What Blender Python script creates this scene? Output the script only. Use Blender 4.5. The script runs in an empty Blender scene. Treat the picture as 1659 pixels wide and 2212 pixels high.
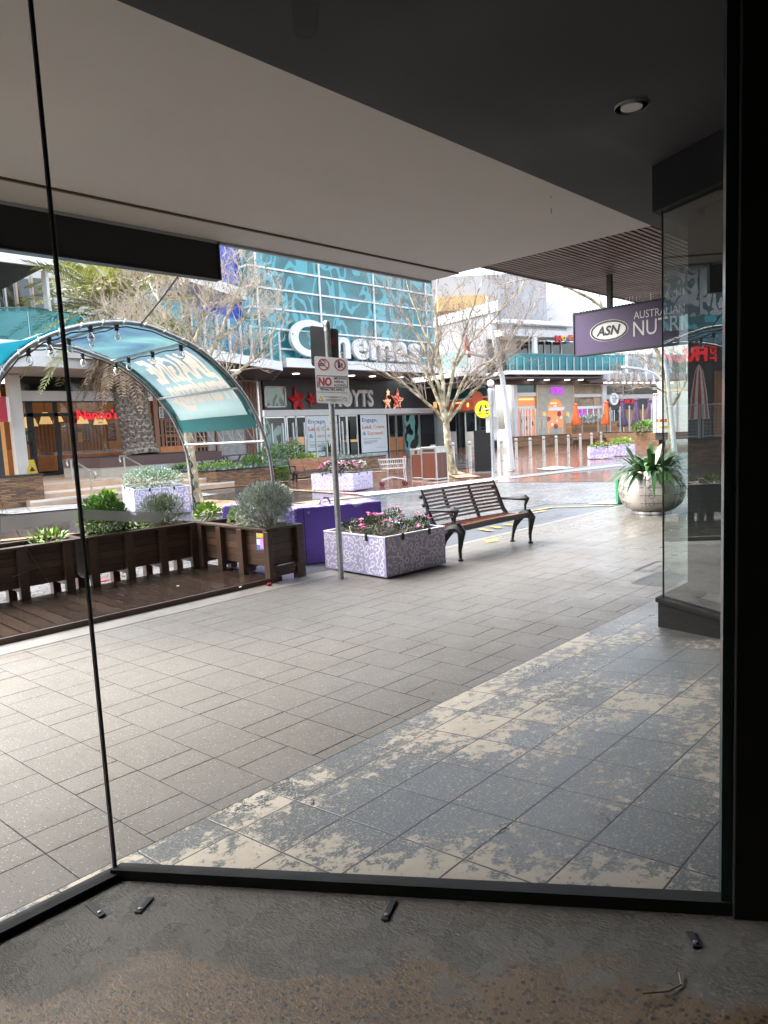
EXPOSURE = 2.75
EM = .16
import bpy, math, random
from mathutils import Vector, Matrix
random.seed(7)
S = bpy.context.scene
COL = S.collection
R_ = math.radians
V = Vector
# ------------------------------------------------------------------ camera
EYE = V((0, 0, 1.5))
ROT = Matrix(((0.693353, 0.114105, -0.711506), (-0.719007, 0.043982, -0.693609), (-0.047851, 0.992495, 0.112537)))
FOC = 1509.0
cam_d = bpy.data.cameras.new("camera"); cam = bpy.data.objects.new("camera", cam_d); COL.objects.link(cam)
cam.matrix_world = Matrix.Translation(EYE) @ ROT.to_4x4()
cam_d.sensor_fit = 'VERTICAL'; cam_d.sensor_height = 36.0; cam_d.lens = 36.0 * FOC / 2212.0
cam_d.clip_start = 0.05; cam_d.clip_end = 900
S.camera = cam
# survey helpers: a sight line from the photograph meets a known plane of the place
def ray(x, y): return ROT @ V((x - 829.5, 1106.0 - y, -FOC))
def G(x, y, z=0.0):
    d = ray(x, y); return EYE + d * ((z - EYE.z) / d.z)
def AY(x, y, Y):
    d = ray(x, y); return EYE + d * (Y / d.y)
def AX(x, y, X):
    d = ray(x, y); return EYE + d * (X / d.x)
def AD(x, y, dep): return EYE + ray(x, y) * (dep / FOC)
def AP(x, y, p, n):
    d = ray(x, y); return EYE + d * ((p - EYE).dot(n) / d.dot(n))
# ------------------------------------------------------------------ objects
def link(o):
    COL.objects.link(o); return o
def tag(o, label=None, cat=None, group=None, kind=None):
    if label: o['label'] = label
    if cat: o['category'] = cat
    if group: o['group'] = group
    if kind: o['kind'] = kind
    return o
def thing(name, label, cat, loc=(0, 0, 0), rot=0.0, group=None):
    o = bpy.data.objects.new(name, None); link(o)
    o.empty_display_size = 0.2
    o.location = loc; o.rotation_euler = (0, 0, rot)
    return tag(o, label, cat, group)
def root_of(o):
    while o.parent: o = o.parent
    return o
class MB:
    """collects geometry; world coordinates unless local=True (then the coordinates of its thing)"""
    def __init__(s, local=False): s.v = []; s.f = []; s.m = []; s.local = local; s.mi = 0
    def add(s, vs, fs):
        b = len(s.v); s.v.extend(V(p) for p in vs)
        for f in fs: s.f.append([i + b for i in f]); s.m.append(s.mi)
        return s
    def box(s, x0, y0, z0, x1, y1, z1):
        x0, x1 = min(x0, x1), max(x0, x1); y0, y1 = min(y0, y1), max(y0, y1); z0, z1 = min(z0, z1), max(z0, z1)
        return s.add([(x0,y0,z0),(x1,y0,z0),(x1,y1,z0),(x0,y1,z0),(x0,y0,z1),(x1,y0,z1),(x1,y1,z1),(x0,y1,z1)],
                     [(3,2,1,0),(4,5,6,7),(0,1,5,4),(1,2,6,5),(2,3,7,6),(3,0,4,7)])
    def obox(s, c, ux, uy, uz):
        c = V(c); ux = V(ux); uy = V(uy); uz = V(uz)
        p = [c-ux-uy-uz, c+ux-uy-uz, c+ux+uy-uz, c-ux+uy-uz, c-ux-uy+uz, c+ux-uy+uz, c+ux+uy+uz, c-ux+uy+uz]
        return s.add(p, [(3,2,1,0),(4,5,6,7),(0,1,5,4),(1,2,6,5),(2,3,7,6),(3,0,4,7)])
    def beam(s, a, b, w, h, up=(0, 0, 1)):
        a = V(a); b = V(b); d = (b - a); L = d.length; d.normalize()
        side = d.cross(V(up)); side = side.normalized() if side.length > 1e-5 else V((1, 0, 0))
        u = side.cross(d)
        return s.obox((a + b) / 2, d * L / 2, side * w / 2, u * h / 2)
    def poly(s, pts): return s.add(pts, [list(range(len(pts)))])
    def prism(s, pts, vec):
        n = len(pts); vec = V(vec); p = [V(q) for q in pts]
        nn = V((0, 0, 0))
        for i in range(n): nn += p[i].cross(p[(i + 1) % n])
        fs = [list(range(n))[::-1], list(range(n, 2*n))] + [(i, (i+1) % n, (i+1) % n + n, i + n) for i in range(n)]
        if nn.dot(vec) < 0: fs = [list(f)[::-1] for f in fs]
        return s.add(p + [q + vec for q in p], fs)
    def tube(s, pts, r, n=8, cap=True):
        pts = [V(p) for p in pts]; k = len(pts)
        rs = list(r) if isinstance(r, (list, tuple)) else [r] * k
        t = (pts[1] - pts[0]).normalized()
        u = t.cross(V((0, 0, 1))); u = u.normalized() if u.length > 1e-4 else V((1, 0, 0))
        vs = []
        for i in range(k):
            if i == 0: t = pts[1] - pts[0]
            elif i == k - 1: t = pts[-1] - pts[-2]
            else: t = pts[i + 1] - pts[i - 1]
            t = t.normalized() if t.length > 1e-9 else V((0, 0, 1))
            u = u - t * u.dot(t); u = u.normalized() if u.length > 1e-6 else t.orthogonal().normalized()
            w = t.cross(u)
            for j in range(n):
                a = 2 * math.pi * j / n; vs.append(pts[i] + (u * math.cos(a) + w * math.sin(a)) * rs[i])
        fs = [(i*n+j, i*n+(j+1) % n, (i+1)*n+(j+1) % n, (i+1)*n+j) for i in range(k-1) for j in range(n)]
        if cap: fs += [list(range(n))[::-1], list(range((k-1)*n, k*n))]
        return s.add(vs, fs)
    def lathe(s, prof, c, n=24, axis=None, cap=True):
        c = V(c); vs = []; k = len(prof)
        ax = V(axis).normalized() if axis is not None else V((0, 0, 1))
        u = ax.orthogonal().normalized(); w = ax.cross(u)
        for r, z in prof:
            for j in range(n):
                a = 2 * math.pi * j / n; vs.append(c + ax * z + (u * math.cos(a) + w * math.sin(a)) * r)
        fs = [(i*n+j, i*n+(j+1) % n, (i+1)*n+(j+1) % n, (i+1)*n+j) for i in range(k-1) for j in range(n)]
        if cap: fs += [list(range(n))[::-1], list(range((k-1)*n, k*n))]
        return s.add(vs, fs)
    def sphere(s, c, r, n=10, sz=1.0):
        m = max(4, n // 2)
        return s.lathe([(max(1e-4, r * math.sin(math.pi * i / m)), -r * sz * math.cos(math.pi * i / m)) for i in range(m + 1)], c, n)
    def ribbon(s, pts, w, nrm):
        """flat painted line of width w along pts in a plane with normal nrm"""
        pts = [V(p) for p in pts]; nrm = V(nrm); vs = []; k = len(pts)
        for i in range(k):
            t = pts[min(i + 1, k - 1)] - pts[max(i - 1, 0)]
            q = nrm.cross(t); q = q.normalized() * (w / 2) if q.length > 1e-9 else V((0, 0, 0))
            vs += [pts[i] - q, pts[i] + q]
        return s.add(vs, [(2*i, 2*i+2, 2*i+3, 2*i+1) for i in range(k - 1)])
    def leaf(s, p, d, up, L, w, bend=0.0, n=1):
        """a leaf blade from p along d"""
        p = V(p); d = V(d).normalized(); side = d.cross(V(up)); side = side.normalized() if side.length > 1e-4 else V((1, 0, 0))
        nn = side.cross(d)
        if n == 1:
            a = p; b = p + d * L * .45 + side * w / 2 + nn * bend * L * .3; c = p + d * L + nn * -bend * L; e = p + d * L * .45 - side * w / 2 + nn * bend * L * .3
            return s.add([a, b, c, e], [(0, 1, 2, 3)])
        vs = []
        for i in range(n + 1):
            t = i / n; ww = w * math.sin(math.pi * min(.97, .12 + .88 * t)) ** .7 / 2
            q = p + d * L * t - V((0, 0, 1)) * bend * L * t * t
            vs += [q - side * ww, q + side * ww + nn * 0]
        return s.add(vs, [(2*i, 2*i+1, 2*i+3, 2*i+2) for i in range(n)])
    def build(s, name, mats, parent=None, smooth=False, bevel=0.0, ang=40):
        if not isinstance(mats, (list, tuple)): mats = [mats]
        me = bpy.data.meshes.new(name)
        vs = s.v
        if parent is not None and not s.local:
            r = root_of(parent)
            M = (Matrix.Translation(r.location) @ Matrix.Rotation(r.rotation_euler[2], 4, 'Z')).inverted()
            vs = [M @ p for p in vs]
        me.from_pydata([tuple(p) for p in vs], [], s.f)
        for m in mats: me.materials.append(m)
        if len(mats) > 1: me.polygons.foreach_set('material_index', s.m)
        if smooth:
            me.polygons.foreach_set('use_smooth', [True] * len(s.f)); me.set_sharp_from_angle(angle=R_(ang))
        me.update()
        o = bpy.data.objects.new(name, me); link(o)
        if parent is not None: o.parent = parent
        if bevel:
            b = o.modifiers.new('bevel', 'BEVEL'); b.width = bevel; b.segments = 2; b.limit_method = 'ANGLE'; b.angle_limit = R_(50)
        return o
def copy_tree(o, parent=None):
    c = o.copy(); link(c); c.parent = parent
    if parent is not None: c.matrix_parent_inverse = o.matrix_parent_inverse
    for ch in [x for x in bpy.data.objects if x.parent == o]: copy_tree(ch, c)
    return c
def frame(o, ex, ey):
    """matrix with origin o, x axis ex, y axis ey (for lettering laid on a face)"""
    ex = V(ex).normalized(); ey = V(ey); ez = ex.cross(ey).normalized(); ey = ez.cross(ex)
    return Matrix(((ex.x, ey.x, ez.x, o[0]), (ex.y, ey.y, ez.y, o[1]), (ex.z, ey.z, ez.z, o[2]), (0, 0, 0, 1)))
def text_into(mb, body, M, size=1.0, ext=0.0, bold=0.0, xs=1.0, shear=0.0, fit=None, align='LEFT', res=3, space=1.0):
    """adds lettering to a mesh; fit=(w,h) scales it to that box (origin bottom left)"""
    cu = bpy.data.curves.new('t', 'FONT'); cu.body = body; cu.size = size; cu.extrude = ext; cu.offset = bold
    cu.shear = shear; cu.resolution_u = res; cu.align_x = align; cu.space_character = space; cu.fill_mode = 'FRONT' if ext == 0 else 'BOTH'
    ob = bpy.data.objects.new('t', cu); link(ob)
    dg = bpy.context.evaluated_depsgraph_get(); dg.update()
    me = bpy.data.meshes.new_from_object(ob.evaluated_get(dg))
    pts = [v.co.copy() for v in me.vertices]
    if fit and pts:
        x0 = min(p.x for p in pts); x1 = max(p.x for p in pts); y0 = min(p.y for p in pts); y1 = max(p.y for p in pts)
        sx = fit[0] / max(1e-6, x1 - x0); sy = fit[1] / max(1e-6, y1 - y0)
        pts = [V(((p.x - x0) * sx, (p.y - y0) * sy, p.z)) for p in pts]
    else: pts = [V((p.x * xs, p.y, p.z)) for p in pts]
    mb.add([M @ p for p in pts], [list(f.vertices) for f in me.polygons])
    bpy.data.objects.remove(ob); bpy.data.curves.remove(cu); bpy.data.meshes.remove(me)
    return mb
# ------------------------------------------------------------------ materials
class NT:
    def __init__(s, name):
        s.mat = bpy.data.materials.new(name); s.mat.use_nodes = True; s.nt = s.mat.node_tree; s.nt.nodes.clear()
        s.out = s.nt.nodes.new('ShaderNodeOutputMaterial')
        s.b = s.n('ShaderNodeBsdfPrincipled'); s.L(s.b.outputs[0], s.out.inputs[0])
        s._co = None
    def n(s, t, **k):
        x = s.nt.nodes.new(t)
        for a, b in k.items(): setattr(x, a, b)
        return x
    def L(s, a, b): s.nt.links.new(a, b)
    def put(s, inp, v):
        if hasattr(v, 'is_linked') or isinstance(v, bpy.types.NodeSocket): s.L(v, inp)
        else: inp.default_value = v
    def co(s, scale=None, rot=None, gen=False):
        if s._co is None: s._co = s.n('ShaderNodeTexCoord')
        o = s._co.outputs['Generated' if gen else 'Object']
        if scale is None and rot is None: return o
        m = s.n('ShaderNodeMapping'); s.L(o, m.inputs[0])
        if scale: m.inputs['Scale'].default_value = scale
        if rot: m.inputs['Rotation'].default_value = rot
        return m.outputs[0]
    def noise(s, scale, detail=4, rough=.55, vec=None, dist=0.0):
        x = s.n('ShaderNodeTexNoise'); x.inputs['Scale'].default_value = scale; x.inputs['Detail'].default_value = detail
        x.inputs['Roughness'].default_value = rough; x.inputs['Distortion'].default_value = dist
        s.L(vec if vec is not None else s.co(), x.inputs['Vector']); return x.outputs[0]
    def math(s, op, a, b=0.0, c=0.0):
        x = s.n('ShaderNodeMath', operation=op); s.put(x.inputs[0], a); s.put(x.inputs[1], b); s.put(x.inputs[2], c); return x.outputs[0]
    def ramp(s, fac, stops, interp='LINEAR'):
        x = s.n('ShaderNodeValToRGB'); s.L(fac, x.inputs[0]); e = x.color_ramp; e.interpolation = interp
        while len(e.elements) < len(stops): e.elements.new(.5)
        for el, (p, c) in zip(e.elements, stops):
            el.position = p; el.color = c if len(c) == 4 else (*c, 1)
        return x.outputs[0]
    def fr(s, fac, a, b, c0=0.0, c1=1.0):
        x = s.n('ShaderNodeMapRange'); s.L(fac, x.inputs[0])
        for i, q in enumerate((a, b, c0, c1)): x.inputs[i + 1].default_value = q
        return x.outputs[0]
    def mix(s, fac, a, b, mode='MIX'):
        x = s.n('ShaderNodeMix', data_type='RGBA', blend_type=mode)
        s.put(x.inputs[0], fac)
        for i, q in ((6, a), (7, b)):
            if isinstance(q, (tuple, list)): q = q if len(q) == 4 else (*q, 1)
            s.put(x.inputs[i], q)
        return x.outputs[2]
    def xyz(s, vec=None):
        x = s.n('ShaderNodeSeparateXYZ'); s.L(vec if vec is not None else s.co(), x.inputs[0]); return x.outputs
    def vec(s, x, y, z=0.0):
        c = s.n('ShaderNodeCombineXYZ')
        for i, q in enumerate((x, y, z)): s.put(c.inputs[i], q)
        return c.outputs[0]
    def bump(s, h, strength=.3, dist=.01):
        x = s.n('ShaderNodeBump'); x.inputs['Strength'].default_value = strength; x.inputs['Distance'].default_value = dist
        s.L(h, x.inputs['Height']); s.L(x.outputs[0], s.b.inputs['Normal'])
    def col(s, v): s.put(s.b.inputs['Base Color'], v if not isinstance(v, tuple) or len(v) == 4 else (*v, 1))
    def set(s, **k):
        for a, b in k.items(): s.put(s.b.inputs[a.replace('_', ' ')], b)
        return s
def P(name, c, rough=.55, metal=0.0, var=.12, sc=6.0, bump=0.0, bsc=40.0, spec=.5, stretch=None, emit=None, es=0.0):
    t = NT(name)
    v = t.co(scale=stretch) if stretch else None
    f = t.noise(sc, 5, .6, v)
    lo = tuple(max(0, q * (1 - var)) for q in c); hi = tuple(min(1, q * (1 + var)) for q in c)
    t.col(t.ramp(f, [(.3, lo), (.7, hi)]))
    t.set(Roughness=t.fr(f, .3, .7, max(0, rough * .85), min(1, rough * 1.12)), Metallic=metal)
    t.b.inputs['Specular IOR Level'].default_value = spec
    if bump: t.bump(t.noise(bsc, 4, .6, t.co(scale=stretch) if stretch else None), bump)
    if emit: t.b.inputs['Emission Color'].default_value = (*emit, 1); t.b.inputs['Emission Strength'].default_value = es * EM
    return t.mat
def glow(name, c, s):
    t = NT(name); t.col((.02, .02, .02)); t.b.inputs['Emission Color'].default_value = (*c, 1); t.b.inputs['Emission Strength'].default_value = s * EM
    return t.mat
def pane(name, tint=(.95, .97, .96), refl=1.0, ior=1.5, dirt=0.0, film=None, ff=.5):
    """thin clear glass: lets light straight through and mirrors by Fresnel"""
    t = NT(name); t.nt.nodes.remove(t.b)
    tr = t.n('ShaderNodeBsdfTransparent'); tr.inputs[0].default_value = (*tint, 1)
    gl = t.n('ShaderNodeBsdfGlossy'); gl.inputs['Roughness'].default_value = 0.0
    fr = t.n('ShaderNodeFresnel'); fr.inputs[0].default_value = ior
    fac = t.math('MULTIPLY', fr.outputs[0], refl)
    m = t.n('ShaderNodeMixShader'); t.L(fac, m.inputs[0]); t.L(tr.outputs[0], m.inputs[1]); t.L(gl.outputs[0], m.inputs[2])
    last = m.outputs[0]
    if dirt:
        df = t.n('ShaderNodeBsdfDiffuse'); df.inputs[0].default_value = (.5, .5, .48, 1)
        m2 = t.n('ShaderNodeMixShader'); t.L(t.math('MULTIPLY', t.fr(t.noise(3, 6, .7), .5, .8), dirt), m2.inputs[0]); t.L(last, m2.inputs[1]); t.L(df.outputs[0], m2.inputs[2]); last = m2.outputs[0]
    if film:
        df = t.n('ShaderNodeBsdfDiffuse'); df.inputs[0].default_value = (*film, 1); tl = t.n('ShaderNodeBsdfTranslucent'); tl.inputs[0].default_value = (*film, 1); a = t.n('ShaderNodeAddShader'); t.L(df.outputs[0], a.inputs[0]); t.L(tl.outputs[0], a.inputs[1])
        m2 = t.n('ShaderNodeMixShader'); m2.inputs[0].default_value = ff; t.L(last, m2.inputs[1]); t.L(a.outputs[0], m2.inputs[2]); last = m2.outputs[0]
    t.L(last, t.out.inputs[0]); return t.mat
def mat_pavers():
    t = NT('terrazzo_pavers'); o = t.xyz()
    u = t.math('MULTIPLY_ADD', t.math('SUBTRACT', o[1], 2.41), .08, o[0]); W = .285
    ul = t.math('DIVIDE', u, W); lane = t.math('FLOOR', ul); fu = t.math('FRACT', ul)
    wn = t.n('ShaderNodeTexWhiteNoise', noise_dimensions='1D'); t.L(lane, wn.inputs['W'])
    off = t.math('MULTIPLY', t.math('FLOOR', t.math('MULTIPLY', wn.outputs[0], 3)), .1775)
    vl = t.math('DIVIDE', t.math('ADD', o[1], off), .5325); fv = t.math('FRACT', vl)
    two = t.math('GREATER_THAN', fv, .667)
    wn2 = t.n('ShaderNodeTexWhiteNoise', noise_dimensions='3D'); t.L(t.vec(lane, t.math('FLOOR', vl), two), wn2.inputs['Vector'])
    du = t.math('MULTIPLY', t.math('MINIMUM', fu, t.math('SUBTRACT', 1.0, fu)), W)
    dv = t.math('MULTIPLY', t.math('MINIMUM', t.math('MINIMUM', fv, t.math('SUBTRACT', 1.0, fv)), t.math('ABSOLUTE', t.math('SUBTRACT', fv, .667))), .5325)
    du = t.math('MULTIPLY', du, t.fr(t.noise(.9, 2), .35, .65, 1.0, 2.2)); dv = t.math('MULTIPLY', dv, t.fr(wn2.outputs[0], 0, 1, .55, 1.7))
    d = t.math('MINIMUM', du, dv)
    d = t.math('ADD', d, t.fr(t.noise(30, 2), .2, .8, -.0012, .0012))
    joint = t.fr(d, .0022, .0042, 1, 0)
    vo = t.n('ShaderNodeTexVoronoi'); vo.inputs['Scale'].default_value = 105; vo.inputs['Randomness'].default_value = 1; t.L(t.co(scale=(1, .6, 1), rot=(0, 0, .75)), vo.inputs['Vector'])
    hs = t.n('ShaderNodeSeparateColor'); t.L(vo.outputs['Color'], hs.inputs[0])
    chip = t.math('MULTIPLY', t.fr(vo.outputs['Distance'], .30, .38, 1, 0), t.math('GREATER_THAN', hs.outputs[0], .70))
    chipd = t.math('MULTIPLY', t.fr(vo.outputs['Distance'], .25, .34, 1, 0), t.math('LESS_THAN', hs.outputs[0], .16))
    base = t.mix(t.noise(1.1, 5, .6), (.112, .103, .090), (.176, .163, .143))
    base = t.mix(t.math('MULTIPLY', wn2.outputs[0], .6), base, (.125, .116, .104)); base = t.mix(t.fr(t.noise(2.6, 6, .7), .55, .8, 0, .35), base, (.07, .062, .052)); gum = t.n('ShaderNodeTexVoronoi'); gum.inputs['Scale'].default_value = 2.3; t.L(t.co(), gum.inputs['Vector']); base = t.mix(t.fr(gum.outputs['Distance'], .022, .034, .55, 0), base, (.05, .046, .042))
    base = t.mix(t.fr(t.noise(160, 3, .6), .35, .7, 0, .45), base, (.27, .255, .235))
    base = t.mix(chip, base, t.mix(hs.outputs[1], (.19, .175, .155), (.31, .29, .265)))
    base = t.mix(t.math('MULTIPLY', chipd, .8), base, (.07, .065, .06))
    st = t.fr(t.noise(1.3, 5, .65, t.co(scale=(.55, 1.6, 1))), .53, .70, 0, .75)
    near = t.fr(o[1], 4.2, 5.4, 0, 1)
    base = t.mix(t.math('MULTIPLY', st, near), base, (.13, .085, .045))
    wetd = t.fr(o[0], 3.0, 12.0, 0, .3)
    base = t.mix(t.math('MULTIPLY', t.fr(t.noise(.8, 4, .6), .3, .7), wetd), base, (.09, .085, .08))
    base = t.mix(.10, base, (.05, .046, .042)); base = t.mix(joint, base, (.018, .017, .016))
    t.col(base)
    wet = t.fr(t.noise(1.6, 5, .6), .35, .68)
    rr = t.math('ADD', t.math('MULTIPLY', wet, .22), t.fr(o[0], 1.5, 9.0, .58, .20))
    t.put(t.b.inputs['Specular IOR Level'], .38); t.set(Roughness=t.math('ADD', rr, t.math('MULTIPLY', joint, .3)))
    hgt = t.math('ADD', t.math('MULTIPLY', t.math('SUBTRACT', 1.0, joint), 1.0), t.math('MULTIPLY', t.noise(260, 3, .6), .12))
    hgt = t.math('ADD', hgt, t.math('MULTIPLY', wn2.outputs[0], .35))
    t.bump(hgt, .45, .004); return t.mat
def mat_tiles():
    t = NT('worn_painted_tiles'); o = t.xyz(); W = .288
    fu = t.math('FRACT', t.math('DIVIDE', t.math('ADD', o[0], .085), W)); fv = t.math('FRACT', t.math('DIVIDE', t.math('SUBTRACT', 2.471, o[1]), W))
    iu = t.math('FLOOR', t.math('DIVIDE', t.math('ADD', o[0], .085), W)); iv = t.math('FLOOR', t.math('DIVIDE', t.math('SUBTRACT', 2.471, o[1]), W))
    wn = t.n('ShaderNodeTexWhiteNoise', noise_dimensions='2D'); t.L(t.vec(iu, iv), wn.inputs['Vector'])
    d = t.math('MULTIPLY', t.math('MINIMUM', t.math('MINIMUM', fu, t.math('SUBTRACT', 1.0, fu)), t.math('MINIMUM', fv, t.math('SUBTRACT', 1.0, fv))), W)
    joint = t.fr(d, .0022, .0044, 1, 0); edge = t.fr(d, .003, .011, 1, 0)
    n1 = t.noise(1.7, 3, .55, t.co(scale=(.8, 1.25, 1))); n2 = t.noise(19, 9, .78, dist=.25); n3 = t.noise(110, 5, .72)
    # worn trail: strongest near the entrance threshold and along the walking line
    q = t.math('ADD', t.math('MULTIPLY', n1, 1.2), t.math('MULTIPLY', n2, 1.75)); q = t.math('ADD', q, t.math('MULTIPLY', t.math('SUBTRACT', wn.outputs[0], .5), .19))
    q = t.math('ADD', q, t.math('MULTIPLY', edge, .05))
    door = t.math('ADD', o[0], t.math('MULTIPLY', o[1], .65))
    q = t.math('ADD', q, t.fr(door, 2.25, 2.95, .30, .10))
    strip = t.math('ABSOLUTE', t.math('SUBTRACT', o[0], 3.15)); q = t.math('ADD', q, t.fr(strip, .1, .85, .17, 0))
    worn = t.fr(q, 1.68, 1.735); speck = t.math('MULTIPLY', t.fr(n3, .545, .60), t.fr(q, 1.30, 1.64, .42, .95))
    m = t.math('MAXIMUM', worn, speck)
    blue = t.mix(t.noise(40, 5, .7), (.052, .057, .058), (.100, .109, .112)); blue = t.mix(t.fr(t.noise(2.5, 4), .4, .75, 0, .5), blue, (.05, .05, .05))
    beige = t.mix(t.noise(9, 5, .7), (.33, .285, .225), (.52, .46, .37)); beige = t.mix(t.fr(t.noise(60, 4, .7), .62, .75), beige, (.12, .1, .075))
    c = t.mix(m, blue, beige); c = t.mix(joint, c, (.03, .03, .032)); t.col(c)
    t.set(Roughness=t.math('ADD', t.fr(t.noise(1.5, 4), .3, .7, .25, .42), t.math('MULTIPLY', m, .2)))
    h = t.math('SUBTRACT', t.math('MULTIPLY', t.noise(120, 4, .65), .5), t.math('ADD', t.math('MULTIPLY', joint, 1.2), t.math('MULTIPLY', m, .12)))
    t.bump(h, .5, .004); return t.mat
def mat_concrete_floor():
    t = NT('old_concrete'); o = t.xyz()
    ex = t.noise(1.4, 4, .6); tr = t.n('ShaderNodeVectorMath', operation='ADD'); t.L(t.co(), tr.inputs[0]); t.L(t.vec(t.math('MULTIPLY', ex, .1), 0.0), tr.inputs[1])
    vo = t.n('ShaderNodeTexVoronoi'); vo.inputs['Scale'].default_value = 66; t.L(t.co(), vo.inputs['Vector'])
    hs = t.n('ShaderNodeSeparateColor'); t.L(vo.outputs['Color'], hs.inputs[0])
    stone = t.math('MULTIPLY', t.fr(vo.outputs['Distance'], .36, .46, 1, 0), t.math('GREATER_THAN', hs.outputs[0], .38))
    # ground patch further from the window, trowelled screed along it
    along = t.math('ADD', t.math('MULTIPLY', o[0], .826), t.math('MULTIPLY', o[1], .563))
    mask = t.math('ADD', t.fr(along, 1.80, 1.36, 0, 1), t.fr(ex, .3, .7, -.5, .5)); mask = t.fr(mask, .45, .58)
    screed = t.mix(t.noise(3.5, 6, .65), (.085, .077, .066), (.26, .24, .21)); ground = t.mix(t.noise(5, 5, .6), (.098, .056, .023), (.25, .155, .070))
    ground = t.mix(t.math('MULTIPLY', stone, .95), ground, t.mix(hs.outputs[1], (.010, .008, .006), (.07, .054, .04)))
    glint_streak = t.math('MULTIPLY', t.fr(t.noise(26, 8, .75, t.co(scale=(3, 1.2, 1), rot=(0, 0, .97)), .35), .5, .72), t.fr(t.noise(1.1, 3), .42, .62)); screed = t.mix(t.math('MULTIPLY', glint_streak, .75), screed, (.36, .345, .32))  # pale streaks paint bright glints into the screed colour
    t.col(t.mix(mask, screed, ground)); t.set(Roughness=t.math('ADD', t.fr(t.noise(7, 5, .6), .3, .7, .12, .42), t.math('MULTIPLY', mask, .02)))
    rot = t.co(scale=(3, 1.2, 1), rot=(0, 0, .97))
    h = t.math('ADD', t.math('MULTIPLY', t.math('SUBTRACT', t.noise(34, 8, .74, rot, .35), .5), t.fr(mask, 0, 1, 1.0, .35)), t.math('MULTIPLY', t.noise(150, 3, .6), .2))
    t.bump(h, 1.0, .010); return t.mat
def mat_wet(name, c1, c2, joint=None, bw=.2, bh=.1, rough=(.04, .3), rot=0.0, bs=.25, mort=.006, jc=(.02, .02, .02), nz=.9, off=.5):
    """rain-wet paving: pooled films of water between matt patches"""
    t = NT(name); f = t.noise(nz, 5, .6, t.co(scale=(1, 1.6, 1)))
    t.put(t.b.inputs['Specular IOR Level'], .55)
    if bw:
        br = t.n('ShaderNodeTexBrick'); t.L(t.co(rot=(0, 0, rot)), br.inputs['Vector']); br.offset = off
        for k, q in (('Scale', 1.0), ('Mortar Size', mort), ('Mortar Smooth', .2), ('Bias', 0.0), ('Brick Width', bw), ('Row Height', bh)): br.inputs[k].default_value = q
        br.inputs['Color1'].default_value = (*c1, 1); br.inputs['Color2'].default_value = (*c2, 1); br.inputs['Mortar'].default_value = (*jc, 1)
        c = br.outputs['Color']; h = t.math('MULTIPLY', br.outputs['Fac'], -1.0)
    else: c = t.mix(t.noise(14, 6, .65), c1, c2); h = None
    c = t.mix(t.fr(f, .3, .75, 0, .35), c, tuple(q * .45 for q in c1)); t.col(c)
    t.set(Roughness=t.fr(f, .35, .7, rough[1], rough[0]))
    nn = t.math('MULTIPLY', t.noise(60, 3, .6), .25)
    t.bump(t.math('ADD', h, nn) if h is not None else nn, bs, .006); return t.mat
def mat_cobble():
    t = NT('wet_cobbles'); o = t.co(scale=(1, 1, .01), rot=(0, 0, .5))
    br = t.n('ShaderNodeTexBrick'); t.L(o, br.inputs['Vector'])
    for k, q in (('Scale', 1.0), ('Mortar Size', .012), ('Mortar Smooth', .7), ('Bias', 0.0), ('Brick Width', .17), ('Row Height', .10)): br.inputs[k].default_value = q
    br.inputs['Color1'].default_value = (.13, .13, .13, 1); br.inputs['Color2'].default_value = (.23, .225, .215, 1); br.inputs['Mortar'].default_value = (.05, .05, .05, 1)
    t.col(t.mix(t.noise(1.5, 4), br.outputs['Color'], (.12, .12, .125))); t.set(Roughness=t.fr(t.noise(1.2, 4), .35, .7, .36, .12))
    t.bump(t.math('ADD', t.math('MULTIPLY', br.outputs['Fac'], -1.0), t.math('MULTIPLY', t.noise(25, 3), .5)), .8, .012); return t.mat
def mat_wood(name, c1, c2, rough=.45, axis=0, sc=3.0, plank=None, jw=(.0018, .005)):
    t = NT(name); st = [6.0, 6.0, 6.0]; st[axis] = .5
    g = t.noise(sc * 2.2, 7, .68, t.co(scale=tuple(st)), .4); c = t.mix(g, c1, c2)
    if plank:
        ax, pw = plank; o = t.xyz(); idx = t.math('FLOOR', t.math('DIVIDE', o[ax], pw))
        wn = t.n('ShaderNodeTexWhiteNoise', noise_dimensions='1D'); t.L(idx, wn.inputs['W'])
        c = t.mix(t.math('MULTIPLY', wn.outputs[0], .55), c, tuple(q * .45 for q in c1))
        fu = t.math('FRACT', t.math('DIVIDE', o[ax], pw)); d = t.math('MULTIPLY', t.math('MINIMUM', fu, t.math('SUBTRACT', 1.0, fu)), pw)
        j = t.fr(d, *jw, 1, 0); c = t.mix(j, c, (.006, .005, .004)); h = t.math('SUBTRACT', t.math('MULTIPLY', g, .3), j)
    else: h = t.math('MULTIPLY', g, .3)
    t.col(c); t.set(Roughness=t.fr(t.noise(3, 4), .3, .7, rough * .7, rough * 1.2)); t.bump(h, .4, .004); return t.mat
def mat_wornline():
    t = NT('yellow_road_paint'); n = t.noise(11, 7, .7); t.col(t.mix(t.fr(n, .46, .56), (.52, .34, .03), (.12, .11, .10))); t.set(Roughness=.4); return t.mat
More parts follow.
